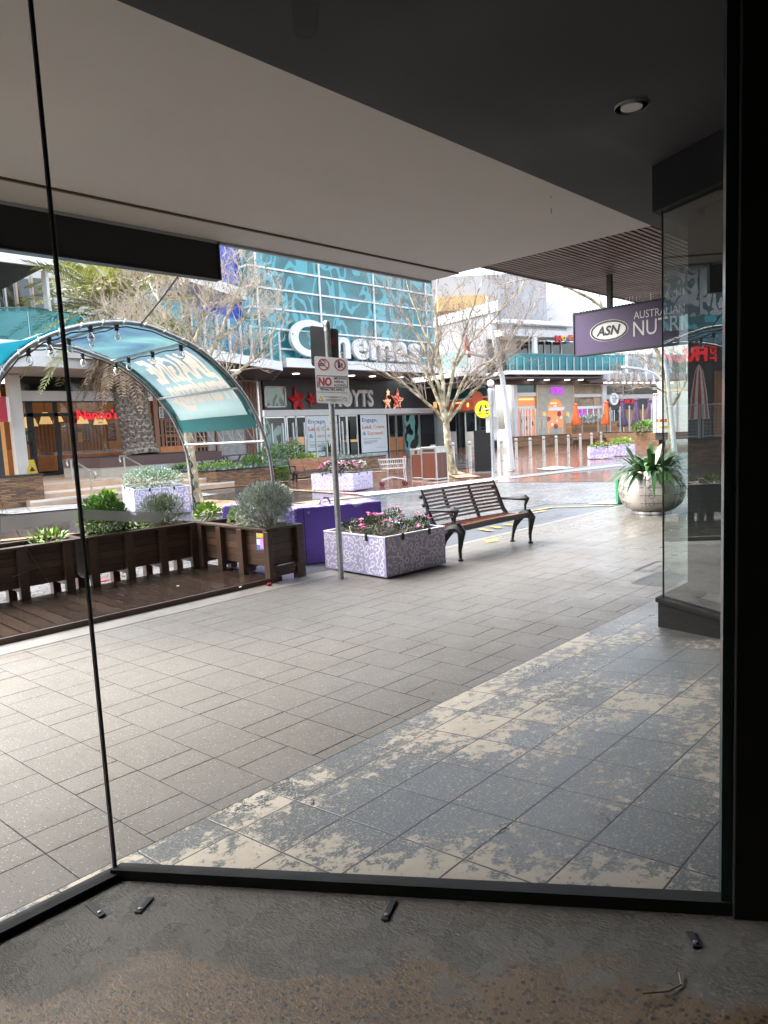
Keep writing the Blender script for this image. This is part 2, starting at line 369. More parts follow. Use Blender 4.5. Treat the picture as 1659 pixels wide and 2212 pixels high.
def mat_chipped():
    t = NT('purple_painted_concrete'); o = t.xyz(); n = t.noise(7, 7, .72); n2 = t.noise(2.2, 5, .6)
    c = t.mix(n2, (.070, .036, .225), (.105, .055, .31)); edge = t.fr(o[2], .52, .69, 0, .22)
    chip = t.fr(t.math('ADD', n, edge), .70, .73); c = t.mix(chip, c, (.40, .36, .46)); foot_dark = t.fr(o[2], .0, .22, .5, 0); c = t.mix(t.math('MULTIPLY', foot_dark, n), c, (.04, .03, .05))  # slightly darker towards the foot, broken up by noise
    seam = t.fr(t.math('ABSOLUTE', t.math('SUBTRACT', o[0], .12)), .004, .009, 1, 0); c = t.mix(seam, c, (.02, .012, .05)); t.col(c); t.set(Roughness=.55); t.bump(t.math('ADD', t.noise(22, 5, .65), t.math('MULTIPLY', chip, -.8)), .5, .012); return t.mat
def mat_ledgestone():
    t = NT('stacked_ledge_stone'); o = t.xyz(); v = t.vec(t.math('ADD', o[0], o[1]), t.math('ADD', o[2], t.math('MULTIPLY', t.noise(3, 2), .03)))
    br = t.n('ShaderNodeTexBrick'); t.L(v, br.inputs['Vector']); br.offset = .37; br.squash = 1.7; br.squash_frequency = 3
    for k, q in (('Scale', 1.0), ('Mortar Size', .004), ('Mortar Smooth', .3), ('Bias', -.1), ('Brick Width', .24), ('Row Height', .042)): br.inputs[k].default_value = q
    br.inputs['Color1'].default_value = (.38, .235, .125, 1); br.inputs['Color2'].default_value = (.075, .062, .055, 1); br.inputs['Mortar'].default_value = (.015, .012, .01, 1)
    t.col(t.mix(t.noise(7, 5, .7, t.co(scale=(1, 1, 4))), br.outputs['Color'], (.36, .25, .15), 'OVERLAY')); t.set(Roughness=.6)
    t.bump(t.math('ADD', t.math('MULTIPLY', br.outputs['Fac'], -1.0), t.noise(14, 4, .6, t.co(scale=(1, 1, 5)))), .9, .02); return t.mat
def mat_brick(name, c1, c2, mort, w=.24, h=.085):
    t = NT(name); o = t.xyz(); br = t.n('ShaderNodeTexBrick'); t.L(t.vec(t.math('ADD', o[0], o[1]), o[2]), br.inputs['Vector'])
    for k, q in (('Scale', 1.0), ('Mortar Size', .01), ('Mortar Smooth', .2), ('Bias', 0.0), ('Brick Width', w), ('Row Height', h)): br.inputs[k].default_value = q
    br.inputs['Color1'].default_value = (*c1, 1); br.inputs['Color2'].default_value = (*c2, 1); br.inputs['Mortar'].default_value = (*mort, 1)
    t.col(br.outputs['Color']); t.set(Roughness=.75); t.bump(t.math('MULTIPLY', br.outputs['Fac'], -1.0), .4, .01); return t.mat
def mat_blobs(name, dark, light, sc=.55, w=.06, rough=.06, stretch=(1, 1, .62), metal=0.0, spec=.8, var=None):
    """glass film printed with wandering coral shapes"""
    t = NT(name); n = t.noise(sc, 1.2, .5, t.co(scale=stretch), .9)
    band = t.math('ABSOLUTE', t.math('SUBTRACT', n, .5)); m = t.fr(band, w, w * 1.15, 1, 0)
    d = t.mix(t.fr(t.noise(.35, 3, .6, t.co(scale=(1, 1, 1.6))), .35, .65), dark, tuple(q * .45 for q in dark))
    t.col(t.mix(m, d, light)); t.set(Roughness=rough, Metallic=metal); t.b.inputs['Specular IOR Level'].default_value = spec; return t.mat
def mat_bark(name, a, b, c, sc=5.0):
    t = NT(name); n = t.noise(sc, 5, .6, t.co(scale=(1, 1, .55)), .3)
    t.col(t.ramp(n, [(.40, c), (.46, a), (.53, a), (.57, b)])); t.set(Roughness=.8); t.bump(t.noise(sc * 5, 5, .6), .5, .02); return t.mat
def mat_leaf(name, a, b, rough=.45, trans=.0, sc=3.0):
    t = NT(name); gi = t.n('ShaderNodeNewGeometry'); f = t.math('ADD', t.math('MULTIPLY', gi.outputs['Random Per Island'], .7), t.math('MULTIPLY', t.noise(sc, 3), .5))
    t.col(t.ramp(f, [(.15, a), (.9, b)])); t.set(Roughness=rough); return t.mat
def mat_canvas():
    """printed shade cloth: sea-green with streaks of blue; lets part of the daylight through"""
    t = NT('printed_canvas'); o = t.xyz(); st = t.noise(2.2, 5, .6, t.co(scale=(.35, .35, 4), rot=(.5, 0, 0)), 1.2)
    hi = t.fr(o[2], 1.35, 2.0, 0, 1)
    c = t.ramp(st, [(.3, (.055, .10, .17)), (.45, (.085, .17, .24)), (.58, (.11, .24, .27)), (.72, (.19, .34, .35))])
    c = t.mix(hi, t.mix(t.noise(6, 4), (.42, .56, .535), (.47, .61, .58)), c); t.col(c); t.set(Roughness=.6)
    tl = t.n('ShaderNodeBsdfTranslucent'); t.L(c, tl.inputs[0]); m = t.n('ShaderNodeMixShader'); m.inputs[0].default_value = .45
    t.L(t.b.outputs[0], m.inputs[1]); t.L(tl.outputs[0], m.inputs[2]); t.L(m.outputs[0], t.out.inputs[0]); return t.mat
def mat_thin(name, c, fac=.45):
    t = NT(name); t.col(c); t.set(Roughness=.6); tl = t.n('ShaderNodeBsdfTranslucent'); tl.inputs[0].default_value = (*c, 1)
    m = t.n('ShaderNodeMixShader'); m.inputs[0].default_value = fac; t.L(t.b.outputs[0], m.inputs[1]); t.L(tl.outputs[0], m.inputs[2]); t.L(m.outputs[0], t.out.inputs[0]); return t.mat
M = dict(
 black=P('black_paint', (.012, .012, .013), .45, var=.25), blackm=P('black_matt', (.008, .008, .008), .8, var=.2), bulk=P('bulkhead_paint', (.020, .0195, .021), .85, var=.15, spec=.2), panelg=P('sign_panel_face', (.43, .42, .41), .4, var=.06), plinthp=P('plinth_paint', (.0075, .0073, .0076), .75, var=.2, spec=.2), dark=P('charcoal_paint', (.045, .045, .048), .7, var=.12, sc=2),
 ceil=P('dark_ceiling_paint', (.040, .0395, .0425), .85, var=.16, sc=1.1, bump=.05, bsc=6), soffit=P('pale_soffit_paint', (.56, .525, .485), .8, var=.05, sc=.7, bump=.04, bsc=3), joint=P('soffit_joint', (.10, .085, .065), .7),
 white=P('white_paint', (.76, .77, .78), .5, var=.04, sc=1.5), offwhite=P('off_white_render', (.66, .645, .61), .75, var=.06, sc=1.2), grey=P('grey_panel', (.38, .39, .42), .6, var=.06, sc=.8),
 lgrey=P('light_grey_panel', (.56, .565, .57), .55, var=.06, sc=.8), alu=P('aluminium', (.62, .62, .63), .35, .8, var=.06), steel=P('galvanised_steel', (.36, .37, .38), .42, .75, var=.22, sc=25),
 stainless=P('stainless_steel', (.56, .55, .53), .3, .95, var=.1, sc=10, stretch=(4, 4, .4)), signback=P('sign_back', (.045, .043, .042), .5, .3, var=.15), signface=P('sign_face', (.70, .69, .67), .4, var=.05),
 red=P('sign_red', (.42, .012, .03), .5), ink=P('printed_black', (.014, .014, .015), .5), yellow=P('sign_yellow', (.62, .42, .02), .5), castiron=P('cast_iron', (.018, .019, .021), .38, .4, var=.3, bump=.12, bsc=60),
 purple=mat_chipped(), purplesign=P('purple_sign', (.060, .030, .098), .4, var=.12, sc=1.2), lilac=P('lilac_panel', (.42, .375, .60), .45, var=.06, sc=2),
 motif=P('white_motif', (.78, .76, .82), .45, var=.03), soil=P('potting_soil', (.035, .026, .02), .9, var=.4, sc=30, bump=.6), concrete=P('rendered_concrete', (.40, .375, .31), .7, var=.13, sc=2.2, bump=.15),
 sand=P('sandstone_step', (.50, .36, .25), .4, var=.14, sc=3), maroon=P('maroon_cap', (.085, .045, .042), .5), orange=P('orange_fascia', (.52, .085, .022), .5, var=.06), orangefab=P('orange_canvas', (.70, .13, .03), .65, var=.2, sc=7),
 purplefab=P('purple_canvas', (.10, .055, .12), .7, var=.3, sc=7), redfab=P('red_canvas', (.38, .03, .03), .7), creamfab=P('cream_canvas', (.62, .58, .5), .7), redstar=P('red_star_plastic', (.58, .028, .032), .4, var=.05),
 teal=P('teal_trim', (.015, .16, .17), .55, var=.15), blue=P('blue_tower_panel', (.042, .085, .42), .4, var=.22, sc=.35), tan=P('tan_cladding', (.62, .40, .17), .6, var=.12, sc=.9), soffitd=P('dark_soffit_lining', (.085, .062, .055), .6, var=.1),
 fascia=P('charcoal_fascia', (.048, .050, .056), .5, var=.15, sc=.8), darkglass=P('dark_window', (.012, .015, .018), .06, var=.3, sc=.6, spec=.7), tglass=P('teal_window', (.02, .10, .11), .08, var=.4, sc=.5, spec=.7),
 warm=P('glowing_timber_wall', (.23, .105, .045), .6, var=.25, sc=2, emit=(.42, .17, .06), es=.30), warmw=P('warm_lit_wall', (.4, .26, .14), .7, emit=(.9, .45, .16), es=.5), warmfl=P('warm_floor', (.28, .15, .07), .4, var=.2),  # warm walls glow faintly, lamplight put into their colour
 starb=glow('star_bulb', (1, .6, .35), 1.6), lamp=glow('lamp_glow', (1.0, .60, .24), 1.0), downl=glow('downlight_glow', (1.0, .95, .88), 6.0), bulb=pane('bulb_glass', (.93, .93, .92), 1.0), fil=P('filament', (.45, .33, .18), .5), reflband=pane('reflection_band_film', (.9, .9, .9), 1, 1.5, 0, (.27, .27, .265), .72), redneon=glow('red_neon', (1.0, .015, .03), 2.4), redlit=glow('red_lit_letter', (.9, .012, .035), 1.15),
 purneon=glow('purple_neon', (.55, .05, .85), 1.5), warmneon=glow('warm_strip', (1, .55, .2), 2.5), orangelit=P('glowing_orange_tiles', (.62, .2, .06), .4, var=.2, sc=8, emit=(1, .3, .06), es=.5), posterw=P('poster_white', (.74, .78, .80), .35, var=.03),  # orange tiles glow, interior light put into the wall colour
 pblue=P('poster_blue', (.05, .16, .40), .5), porange=P('poster_orange', (.68, .22, .09), .5), pred=P('poster_red', (.55, .08, .07), .5), pgrey=P('poster_grey', (.35, .36, .37), .5), bin=mat_wood('bin_slats', (.10, .028, .018), (.20, .065, .038), .4, 2, 3, (0, .07)),
 glass=pane('shop_glass', (.955, .965, .96), 1.0, 1.5), glassd=pane('shop_glass_smeared', (.955, .965, .96), 1.0, 1.5, .05), glassn=pane('neighbour_glass', (.60, .69, .66), 3.0, 1.6, .06), bal=pane('balustrade_glass', (.30, .74, .76), 1.0, 1.5, .0, (.025, .30, .34), .30), scr=pane('screen_glass', (.86, .92, .91), 1.0, 1.5, .12),
 frost=P('frosted_film', (.42, .42, .41), .6), greenedge=P('glass_edge', (.015, .045, .042), .2), planter=mat_wood('dark_stained_timber', (.028, .015, .010), (.095, .050, .032), .38, 0, 3), planterp=mat_wood('dark_stained_planks', (.042, .021, .013), (.165, .084, .051), .40, 0, 3, (2, .0785)),
 deck=mat_wood('wet_deck_boards', (.026, .017, .013), (.085, .058, .045), .15, 1, 3, (0, .142), (.005, .011)), benchw=mat_wood('bench_slat', (.10, .036, .021), (.25, .098, .058), .3, 0, 4), benchlt=mat_wood('orange_bench_slat', (.26, .10, .04), (.42, .18, .075), .4, 0, 4),
 slat=mat_wood('ceiling_slat', (.13, .085, .06), (.25, .17, .125), .55, 0, 3), woodtrim=mat_wood('oiled_timber', (.17, .062, .028), (.32, .13, .06), .45, 2, 3), greywood=mat_wood('weathered_grey_timber', (.035, .034, .036), (.085, .08, .08), .5, 0, 3), orplank=mat_wood('orange_planks', (.36, .155, .05), (.52, .25, .095), .5, 0, 3, (2, .16)),
 bark=mat_bark('plane_tree_bark', (.30, .255, .165), (.56, .50, .37), (.13, .11, .075), 5), dgrey=P('mid_grey_wall', (.20, .205, .22), .7, var=.1, sc=.4), fcon=P('display_floor', (.17, .16, .14), .7, var=.2), twigd=P('grey_twig', (.25, .205, .165), .8, var=.3, sc=3), twig=P('twig', (.41, .355, .285), .8, var=.3, sc=3), seed=P('seed_ball', (.16, .075, .04), .9, var=.3), palmbark=mat_bark('palm_bark', (.20, .165, .135), (.34, .29, .235), (.07, .055, .045), 14),
 palm=mat_leaf('palm_leaf', (.20, .23, .06), (.58, .57, .25), .4), deadpalm=mat_leaf('dead_frond', (.26, .175, .11), (.50, .37, .25), .8), strap=mat_leaf('strap_leaf', (.014, .05, .016), (.06, .14, .04), .28), green=mat_leaf('bright_green_leaf', (.09, .20, .025), (.32, .46, .08), .4),
 green2=mat_leaf('green_leaf', (.045, .12, .022), (.17, .31, .06), .45), sage=mat_leaf('sage_leaf', (.15, .18, .145), (.50, .54, .47), .6), rosemary=mat_leaf('rosemary_leaf', (.06, .08, .04), (.22, .26, .15), .55), darkleaf=mat_leaf('dark_leaf', (.012, .03, .010), (.055, .095, .03), .3), pinkf=mat_leaf('pink_petal', (.72, .07, .30), (.92, .24, .50), .5),
 whitef=mat_leaf('white_petal', (.68, .68, .64), (.85, .84, .82), .5), magf=mat_leaf('magenta_petal', (.48, .10, .42), (.72, .30, .66), .5), purf=mat_leaf('purple_petal', (.16, .09, .34), (.34, .22, .55), .5), yelf=mat_leaf('yellow_petal', (.62, .45, .04), (.75, .25, .05), .5), greycov=mat_leaf('grey_green_cover', (.12, .17, .14), (.28, .36, .32), .6), fern=mat_leaf('variegated_leaf', (.06, .14, .07), (.42, .52, .40), .5),
 ledge=mat_ledgestone(), brickg=mat_brick('grey_brick', (.42, .41, .40), (.24, .235, .235), (.5, .49, .48)), cobble=mat_cobble(), pavers=mat_pavers(), tiles=mat_tiles(), conc=mat_concrete_floor(), canvas=mat_canvas(), canvasp=mat_thin('unprinted_canvas', (.62, .52, .42), .5), canvasl=mat_thin('cyan_canvas', (.10, .52, .62), .5),
 kerb=P('kerb_stone', (.21, .195, .175), .38, var=.12, sc=3, bump=.15, bsc=90), asphalt=mat_wet('wet_asphalt', (.055, .060, .068), (.10, .108, .12), bw=0, rough=(.18, .45), bs=.5), slate=mat_wet('wet_slate_paving', (.030, .030, .033), (.052, .050, .050), bw=.6, bh=.6, rough=(.05, .24), off=0.0),
 redpave=mat_wet('wet_red_paving', (.15, .072, .052), (.21, .11, .082), bw=.3, bh=.3, rough=(.03, .17)), beige=mat_wet('beige_paving', (.42, .27, .155), (.52, .36, .22), bw=.4, bh=.2, rough=(.12, .4), jc=(.2, .13, .08)), tact=mat_wet('tactile_paving', (.50, .49, .47), (.56, .55, .53), bw=.05, bh=.05, rough=(.2, .4), jc=(.25, .25, .24)), wline=P('white_road_paint', (.74, .74, .74), .35, var=.06, sc=6),
 yline=mat_wornline(), grate=P('steel_grate', (.13, .13, .125), .45, .5, var=.3, sc=30), cine=mat_blobs('cinema_glass', (.028, .185, .205), (.068, .335, .39), .75, .05, .10, (1, 1, .62), 0, .45), cinel=mat_blobs('cinema_glass_light', (.03, .24, .28), (.10, .50, .58), .75, .05, .1, (1, 1, .62), 0, .45), film=mat_blobs('film_glass', (.05, .075, .07), (.22, .36, .33), .95, .07, .1),
 filmt=mat_blobs('film_teal', (.03, .035, .035), (.20, .45, .42), .9, .08, .1), lattice=mat_blobs('lattice_panel', (.78, .80, .79), (.10, .18, .19), 2.3, .06, .5, (1, 1, .7), 0, .4), latticef=mat_blobs('lattice_panel_far', (.70, .72, .71), (.16, .28, .29), .85, .05, .5, (1, 1, .7), 0, .4), mural=mat_blobs('sketch_mural', (.44, .34, .22), (.17, .12, .08), 2.6, .018, .5, (1, 1, 1), 0, .4), pmural=mat_blobs('purple_mural', (.62, .34, .26), (.22, .1, .2), 2.2, .05, .5, (1, 1, 1), 0, .4),
 vinyl=P('glowing_cushion', (.42, .15, .05), .5, var=.2, sc=6, emit=(.5, .16, .04), es=.12), dolphin=P('cream_print', (.60, .52, .45), .6, var=.03), truckw=P('truck_white', (.74, .76, .76), .35, var=.05), rope=P('white_rope', (.66, .65, .62), .7, var=.1, sc=60), potm=P('brushed_pot_metal', (.52, .49, .455), .42, .65, var=.14, sc=5), potline=P('etched_line', (.22, .20, .18), .5, .6), ringred=P('dark_red_print', (.30, .02, .045), .5))  # cushion glows faintly as if lamplit
# ------------------------------------------------------------------ sky and light
W = bpy.data.worlds.new("World"); S.world = W; W.use_nodes = True
wn = W.node_tree; wn.nodes.clear()
sky = wn.nodes.new('ShaderNodeTexSky'); sky.sky_type = 'NISHITA'; sky.sun_disc = False
SUN_EL, SUN_AZ = 46, -28
sky.sun_elevation = R_(SUN_EL); sky.sun_rotation = R_(SUN_AZ); sky.dust_density = 4.0; sky.air_density = 1.0
hsv = wn.nodes.new('ShaderNodeHueSaturation'); hsv.inputs['Saturation'].default_value = .48
bg = wn.nodes.new('ShaderNodeBackground'); bg.inputs['Strength'].default_value = .15
wo = wn.nodes.new('ShaderNodeOutputWorld')
wn.links.new(sky.outputs[0], hsv.inputs['Color']); wn.links.new(hsv.outputs[0], bg.inputs[0]); wn.links.new(bg.outputs[0], wo.inputs[0])
sd = bpy.data.lights.new('sun', 'SUN'); sd.energy = .9; sd.angle = R_(60); sd.color = (1, .965, .91)
so = bpy.data.objects.new('sun', sd); link(so)
sv = V((math.sin(R_(SUN_AZ)) * math.cos(R_(SUN_EL)), math.cos(R_(SUN_AZ)) * math.cos(R_(SUN_EL)), math.sin(R_(SUN_EL))))
so.rotation_euler = (-sv).to_track_quat('-Z', 'Y').to_euler()
S.view_settings.view_transform = 'Standard'; S.view_settings.look = 'None'; S.view_settings.exposure = EXPOSURE if 'EXPOSURE' in globals() else 1.0; S.view_settings.gamma = 1.0
S.cycles.use_denoising = True; S.cycles.max_bounces = 9; S.cycles.diffuse_bounces = 4; S.cycles.glossy_bounces = 4; S.cycles.transmission_bounces = 6; S.cycles.transparent_max_bounces = 24
S.cycles.caustics_reflective = False; S.cycles.caustics_refractive = False; S.cycles.sample_clamp_indirect = 6.0; S.cycles.blur_glossy = .3
# ------------------------------------------------------------------ ground sheets
def ground(name, pts, z, m, label=None):
    mb = MB(); q = [V((p[0], p[1], z)) for p in pts]
    nn = V((0, 0, 0))
    for i in range(len(q)): nn += q[i].cross(q[(i + 1) % len(q)])
    mb.poly(q if nn.z > 0 else q[::-1]); o = mb.build(name, m); o['kind'] = 'structure'
    if label: o['label'] = label
    return o
def gp(*px): return [G(*p) for p in px]
def band(name, a, b, w, z, m, extra=()):
    mb = MB(); pts = [V((p[0], p[1], z)) for p in [G(*a), G(*b)] + [G(*e) for e in extra]]
    mb.ribbon(pts, w, (0, 0, 1)); 
    o = mb.build(name, m); o['kind'] = 'structure'; return o
ground('ground', [(-250, 8), (420, 8), (420, 420), (-250, 420)], -.040, M['slate'])
ground('road', [(-40, 5.2), (120, 5.2), (120, 12.25), (-40, 12.25)], -.032, M['asphalt'])
ground('plaza_paving', [(11.6, 12.25), (120, 12.25), (120, 60), (24, 60), (16.5, 21.5), (13.6, 17.2)], -.036, M['redpave'])
ground('plaza_paving', gp((438, 1062), (545, 1048), (714, 1069.7), (649, 1085), (524, 1086.6), (430, 1075)), -.028, M['slate'])
ground('plaza_paving', gp((880, 985), (975, 975), (1040, 1005), (960, 1018), (900, 1000)), -.028, M['slate'])
ground('cobble_crossing', gp((835, 1071), (1050, 1041), (1460, 1040), (1460, 1078), (1180, 1086), (1000, 1120), (835, 1110)), -.027, M['cobble'])
ground('cobble_crossing', [(-8, 7.0), (6.2, 7.0), (6.2, 12.2), (-8, 12.2)], -.027, M['cobble'])
ground('plaza_paving', gp((1050, 1036), (1345, 1010), (1460, 1012), (1460, 1037), (1060, 1040)), -.026, M['redpave'])
for a, b, w in (((427, 1056), (625, 1037), .55), ((612, 1055), (784, 1064.5), .35), ((640, 1086), (768, 1070), .5), ((430, 1080), (640, 1088), .6), ((640, 1036), (830, 1016), .45), ((0, 1164), (160, 1150), .28), ((150, 1078), (290, 1083), .25), ((1180, 1100), (1010, 1126), .12)):
    band('paving_band', a, b, w, -.022, M['beige'])
ground('tree_bed', gp((440, 1080), (540, 1093), (486, 1106), (420, 1106)), -.018, M['beige'])
ground('tree_bed', gp((955, 1020), (985, 1016), (1040, 1028), (985, 1031)), -.018, M['beige'])
ground('tactile_paving', gp((-30, 1098), (170, 1086.7), (287, 1078), (287, 1086.7), (176, 1095.5), (26, 1108.7), (-30, 1108)), -.020, M['tact'])
ground('tactile_paving', gp((432, 1063), (470, 1066), (440, 1070), (428, 1067)), -.016, M['tact'])
ground('road_line', gp((766, 1064), (864, 1055), (1087, 1027.5), (1100, 1032), (868, 1061), (790, 1069)), -.019, M['wline'])
ground('kerb_strip', gp((1100, 1028), (1345, 1000), (1345, 1005), (1100, 1033)), -.0185, M['kerb'])
ground('road_line', gp((1158, 1012), (1200, 1006), (1240, 1009), (1190, 1014)), -.014, M['wline'])
ground('road_line', gp((1270, 1086), (1345, 1076), (1370, 1080), (1330, 1086)), -.014, M['wline'])
band('yellow_line', (977, 1129), (1192, 1093.5), .11, -.018, M['yline'], ((1325, 1089),))
for a, b in (((1037, 1139.6), (1061.6, 1144.5)), ((1061.6, 1134), (1081, 1138)), ((1091, 1129), (1107, 1132)), ((1000, 1128), (1018, 1131))): band('yellow_line', a, b, .1, -.016, M['yline'])
# footpath with its kerb
mb = MB(); mb.box(-30, 2.41, -.3, 60, 5.57, 0); o = mb.build('footpath', M['pavers']); o['kind'] = 'structure'
mb = MB(); mb.prism([(-30, 5.575, -.3), (4.9, 5.575, -.3), (4.9, 5.86, -.3), (-30, 5.86, -.3)], (0, 0, .304)); mb.prism([(4.904, 5.575, -.3), (60, 5.575, -.3), (60, 5.66, -.3), (6.2, 5.66, -.3), (4.904, 5.86, -.3)], (0, 0, .303)); o = mb.build('kerb', M['kerb'], bevel=.008); o['kind'] = 'structure'
ground('yellow_mark', gp((1045, 1167), (1076, 1162), (1077, 1170), (1052, 1173)), .006, M['yline'])
# recessed entrance: painted tiles climbing to the doors, concrete floor inside
def ramp(y): return min(.26, max(0.0, .12 * (2.41 - y)))
mb = MB(); mb.add([(-6, 2.405, .001), (9, 2.405, .001), (9, .25, ramp(.25)), (-6, .25, ramp(.25)), (-6, -3, .26), (9, -3, .26)], [(0, 3, 2, 1)[::-1] if False else (3, 2, 1, 0), (4, 5, 2, 3)])
o = mb.build('tiled_entry', M['tiles']); o['kind'] = 'structure'
GC = V((.94, 2.30, 0)); GE = V((1.79, .59, 0)); GD = (GE - GC).normalized(); GN = V((-GD.y, GD.x, 0))   # splayed pane: corner, end, direction, outward normal
if GN.x < 0: GN = -GN
def fl(y): return ramp(y) + .003
mb = MB(); i0 = GC - GN * .012; i1 = GC + GD * 3.6 - GN * .012
mb.add([(-6, 2.29, fl(2.29)), (i0.x, 2.29, fl(2.29)), (i0.x - .0, 2.28, fl(2.28))], [])
ys = [2.29, 1.6, .25, -.6]
row = []
for y in ys: row.append((V((-6, y, fl(y))), V((i0.x + GD.x / -GD.y * (2.29 - y), y, fl(y)))))
for a, b in zip(row[:-1], row[1:]): mb.add([a[0], b[0], b[1], a[1]], [(0, 1, 2, 3)])
mb.add([row[-1][0], (-6, -5, .263), (i1.x + 1, -5, .263), row[-1][1]], [(0, 1, 2, 3)])
o = mb.build('shop_floor', M['conc']); o['kind'] = 'structure'
# shop shell behind and above the camera
mb = MB(); mb.box(-6.2, -5.2, -.1, -6, 2.3, 3.3); mb.box(-6.2, -5.4, -.1, 9, -5.2, 3.3); o = mb.build('shop_wall', M['blackm']); tag(o, kind='structure')
mb = MB(); mb.box(-6.2, -5.4, 3.15, 11.0, 2.61, 3.40); o = mb.build('ceiling', M['ceil']); tag(o, 'charcoal plaster ceiling over shop and entrance', kind='structure')
t = thing('shop_awning', 'pale cantilevered soffit over the footpath outside the shop window', 'awning', (0, 2.612, 3.15))
MB().box(-8, 2.612, 3.152, 6.13, 4.71, 3.45).build('soffit_panel', M['soffit'], t)
MB().box(-8, 4.735, 3.152, 6.18, 5.13, 3.45).build('soffit_panel', M['soffit'], t)
MB().box(-8, 4.71, 3.17, 6.13, 4.735, 3.45).build('soffit_joint', M['joint'], t)
MB().box(-8, 4.69, 3.138, 6.13, 4.712, 3.152).build('joint_strip', M['joint'], t)
MB().box(-8, 5.132, 3.13, 6.2, 5.17, 3.75).build('fascia', M['grey'], t)
mb = MB()
mb.box(-.0, 2.612, 0, 0, 2.612, 0) if False else None
mb.box(-8, -5.4, 3.46, 14, 2.4, 7.5); o = mb.build('shop_building', M['lgrey']); tag(o, 'upper storey of our own shop building above the awning', 'building')
# ------------------------------------------------------------------ our shop window
t = thing('shop_window', 'frameless black-framed shop window we look through, two panes meeting at a corner', 'window', GC)
def gl(p, d, s0, s1, z0a, z0b, z1, m, th=.012, name='glass_pane'):
    a = V(p) + V(d) * s0; b = V(p) + V(d) * s1
    mb = MB(); mb.add([(a.x, a.y, z0a), (b.x, b.y, z0b), (b.x, b.y, z1), (a.x, a.y, z1)], [(0, 1, 2, 3)]); return mb.build(name, m, t)
gl(GC, (-1, 0, 0), .004, 6.9, .02, .02, 3.15, M['glassd'])
L2 = (GE - GC).length
gl(GC, GD, .004, L2, .02, fl(.59), 3.15, M['glassd'])
mb = MB()
for pts in (((0, 1080), (60, 1190), (108, 1262)), ((30, 1105), (108, 1172)), ((28, 1246), (110, 1215)), ((6, 1100), (2, 1120)), ((46, 1085), (70, 1110), (60, 1135))): mb.ribbon([AY(x, y, 2.303) for x, y in pts], .0012, (0, -1, 0))
mb.build('web_strands', M['offwhite'], t)
mb = MB(); mb.tube([(GC.x, GC.y, .02), (GC.x, GC.y, 3.15)], .0055, 6); mb.build('corner_joint', M['black'], t, smooth=True)
mb = MB(); mb.tube([(GC.x - .009, GC.y - .004, .03), (GC.x - .009, GC.y - .004, 3.15)], .0028, 6); mb.build('corner_seal', M['alu'], t, smooth=True)
mb = MB(); mb.box(-6, 2.262, -.02, GC.x - .002, 2.318, .042); mb.build('sill_frame', M['blackm'], t)
a = GC.copy(); b = GE + GD * .1
mb = MB(); w = GN * .028
sg = [GC + GD * (i * (L2 + .1) / 8) for i in range(9)]
for a, b in zip(sg[:-1], sg[1:]):
    za, zb = fl(a.y), fl(b.y)
    mb.add([a - w + V((0, 0, za - .05)), a + w + V((0, 0, za - .05)), b + w + V((0, 0, zb - .05)), b - w + V((0, 0, zb - .05)), a - w + V((0, 0, za + .038)), a + w + V((0, 0, za + .03)), b + w + V((0, 0, zb + .03)), b - w + V((0, 0, zb + .038))],
       [(3, 2, 1, 0), (4, 5, 6, 7), (1, 2, 6, 5), (3, 0, 4, 7)])
mb.build('sill_frame', M['blackm'], t)
def on_floor(px, py):
    z = .0
    for _ in range(12): p = G(px, py, z); z = fl(p.y)
    return p
for q0, q1 in (((190, 1954), (222, 1981)), ((327, 1941), (297, 1975)), ((850, 1948), (830, 1991)), ((1488, 2016), (1506, 2050))):
    a, p = on_floor(*q0), on_floor(*q1); d = (p - a); L_ = d.length; d.normalize(); sl = V((0, 0, 0)); p = a.lerp(p, .5) + V((0, 0, .0115)); mb = MB()
    mb.obox(p + V((0, 0, -.0075)), d * L_ * .5, V((-d.y, d.x, 0)) * .0105, (0, 0, .0035)); br = mb.build('floor_bracket', M['dark'], t, bevel=.002)
    MB().lathe([(.006, 0), (.006, .003), (.003, .004)], p + d * L_ * .3 + V((0, 0, -.004)), 10).build('screw', M['steel'], br)
# pale reflection painted as a strip of film across both panes
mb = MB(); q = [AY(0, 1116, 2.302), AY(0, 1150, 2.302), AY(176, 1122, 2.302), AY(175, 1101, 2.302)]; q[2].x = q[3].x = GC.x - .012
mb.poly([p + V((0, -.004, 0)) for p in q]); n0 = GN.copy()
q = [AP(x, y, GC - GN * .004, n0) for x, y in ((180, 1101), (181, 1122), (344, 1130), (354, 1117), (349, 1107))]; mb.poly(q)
mb.build('reflection_band', M['reflband'], t)
# the jamb where the splayed pane ends, and the dark return of the shopfront
t = thing('door_jamb', 'black shopfront jamb at the right end of the splayed pane', 'door frame', GE)
mb = MB(); p = GE + GD * .012; mb.obox(p + V((0, 0, 1.66)), GD * .012, GN * .02, (0, 0, 1.5)); mb.build('glass_edge', M['greenedge'], t)
mb = MB(); p = GE + GD * .068; mb.obox(p + V((0, 0, 1.65)), GD * .042, GN * .04, (0, 0, 1.53)); mb.build('jamb_post', M['blackm'], t, bevel=.004)
mb = MB(); p = GE + GD * .62; mb.obox(p + V((0, 0, 1.67)) - GN * .01, GD * .506, GN * .03, (0, 0, 1.49)); mb.build('side_panel', M['blackm'], t)
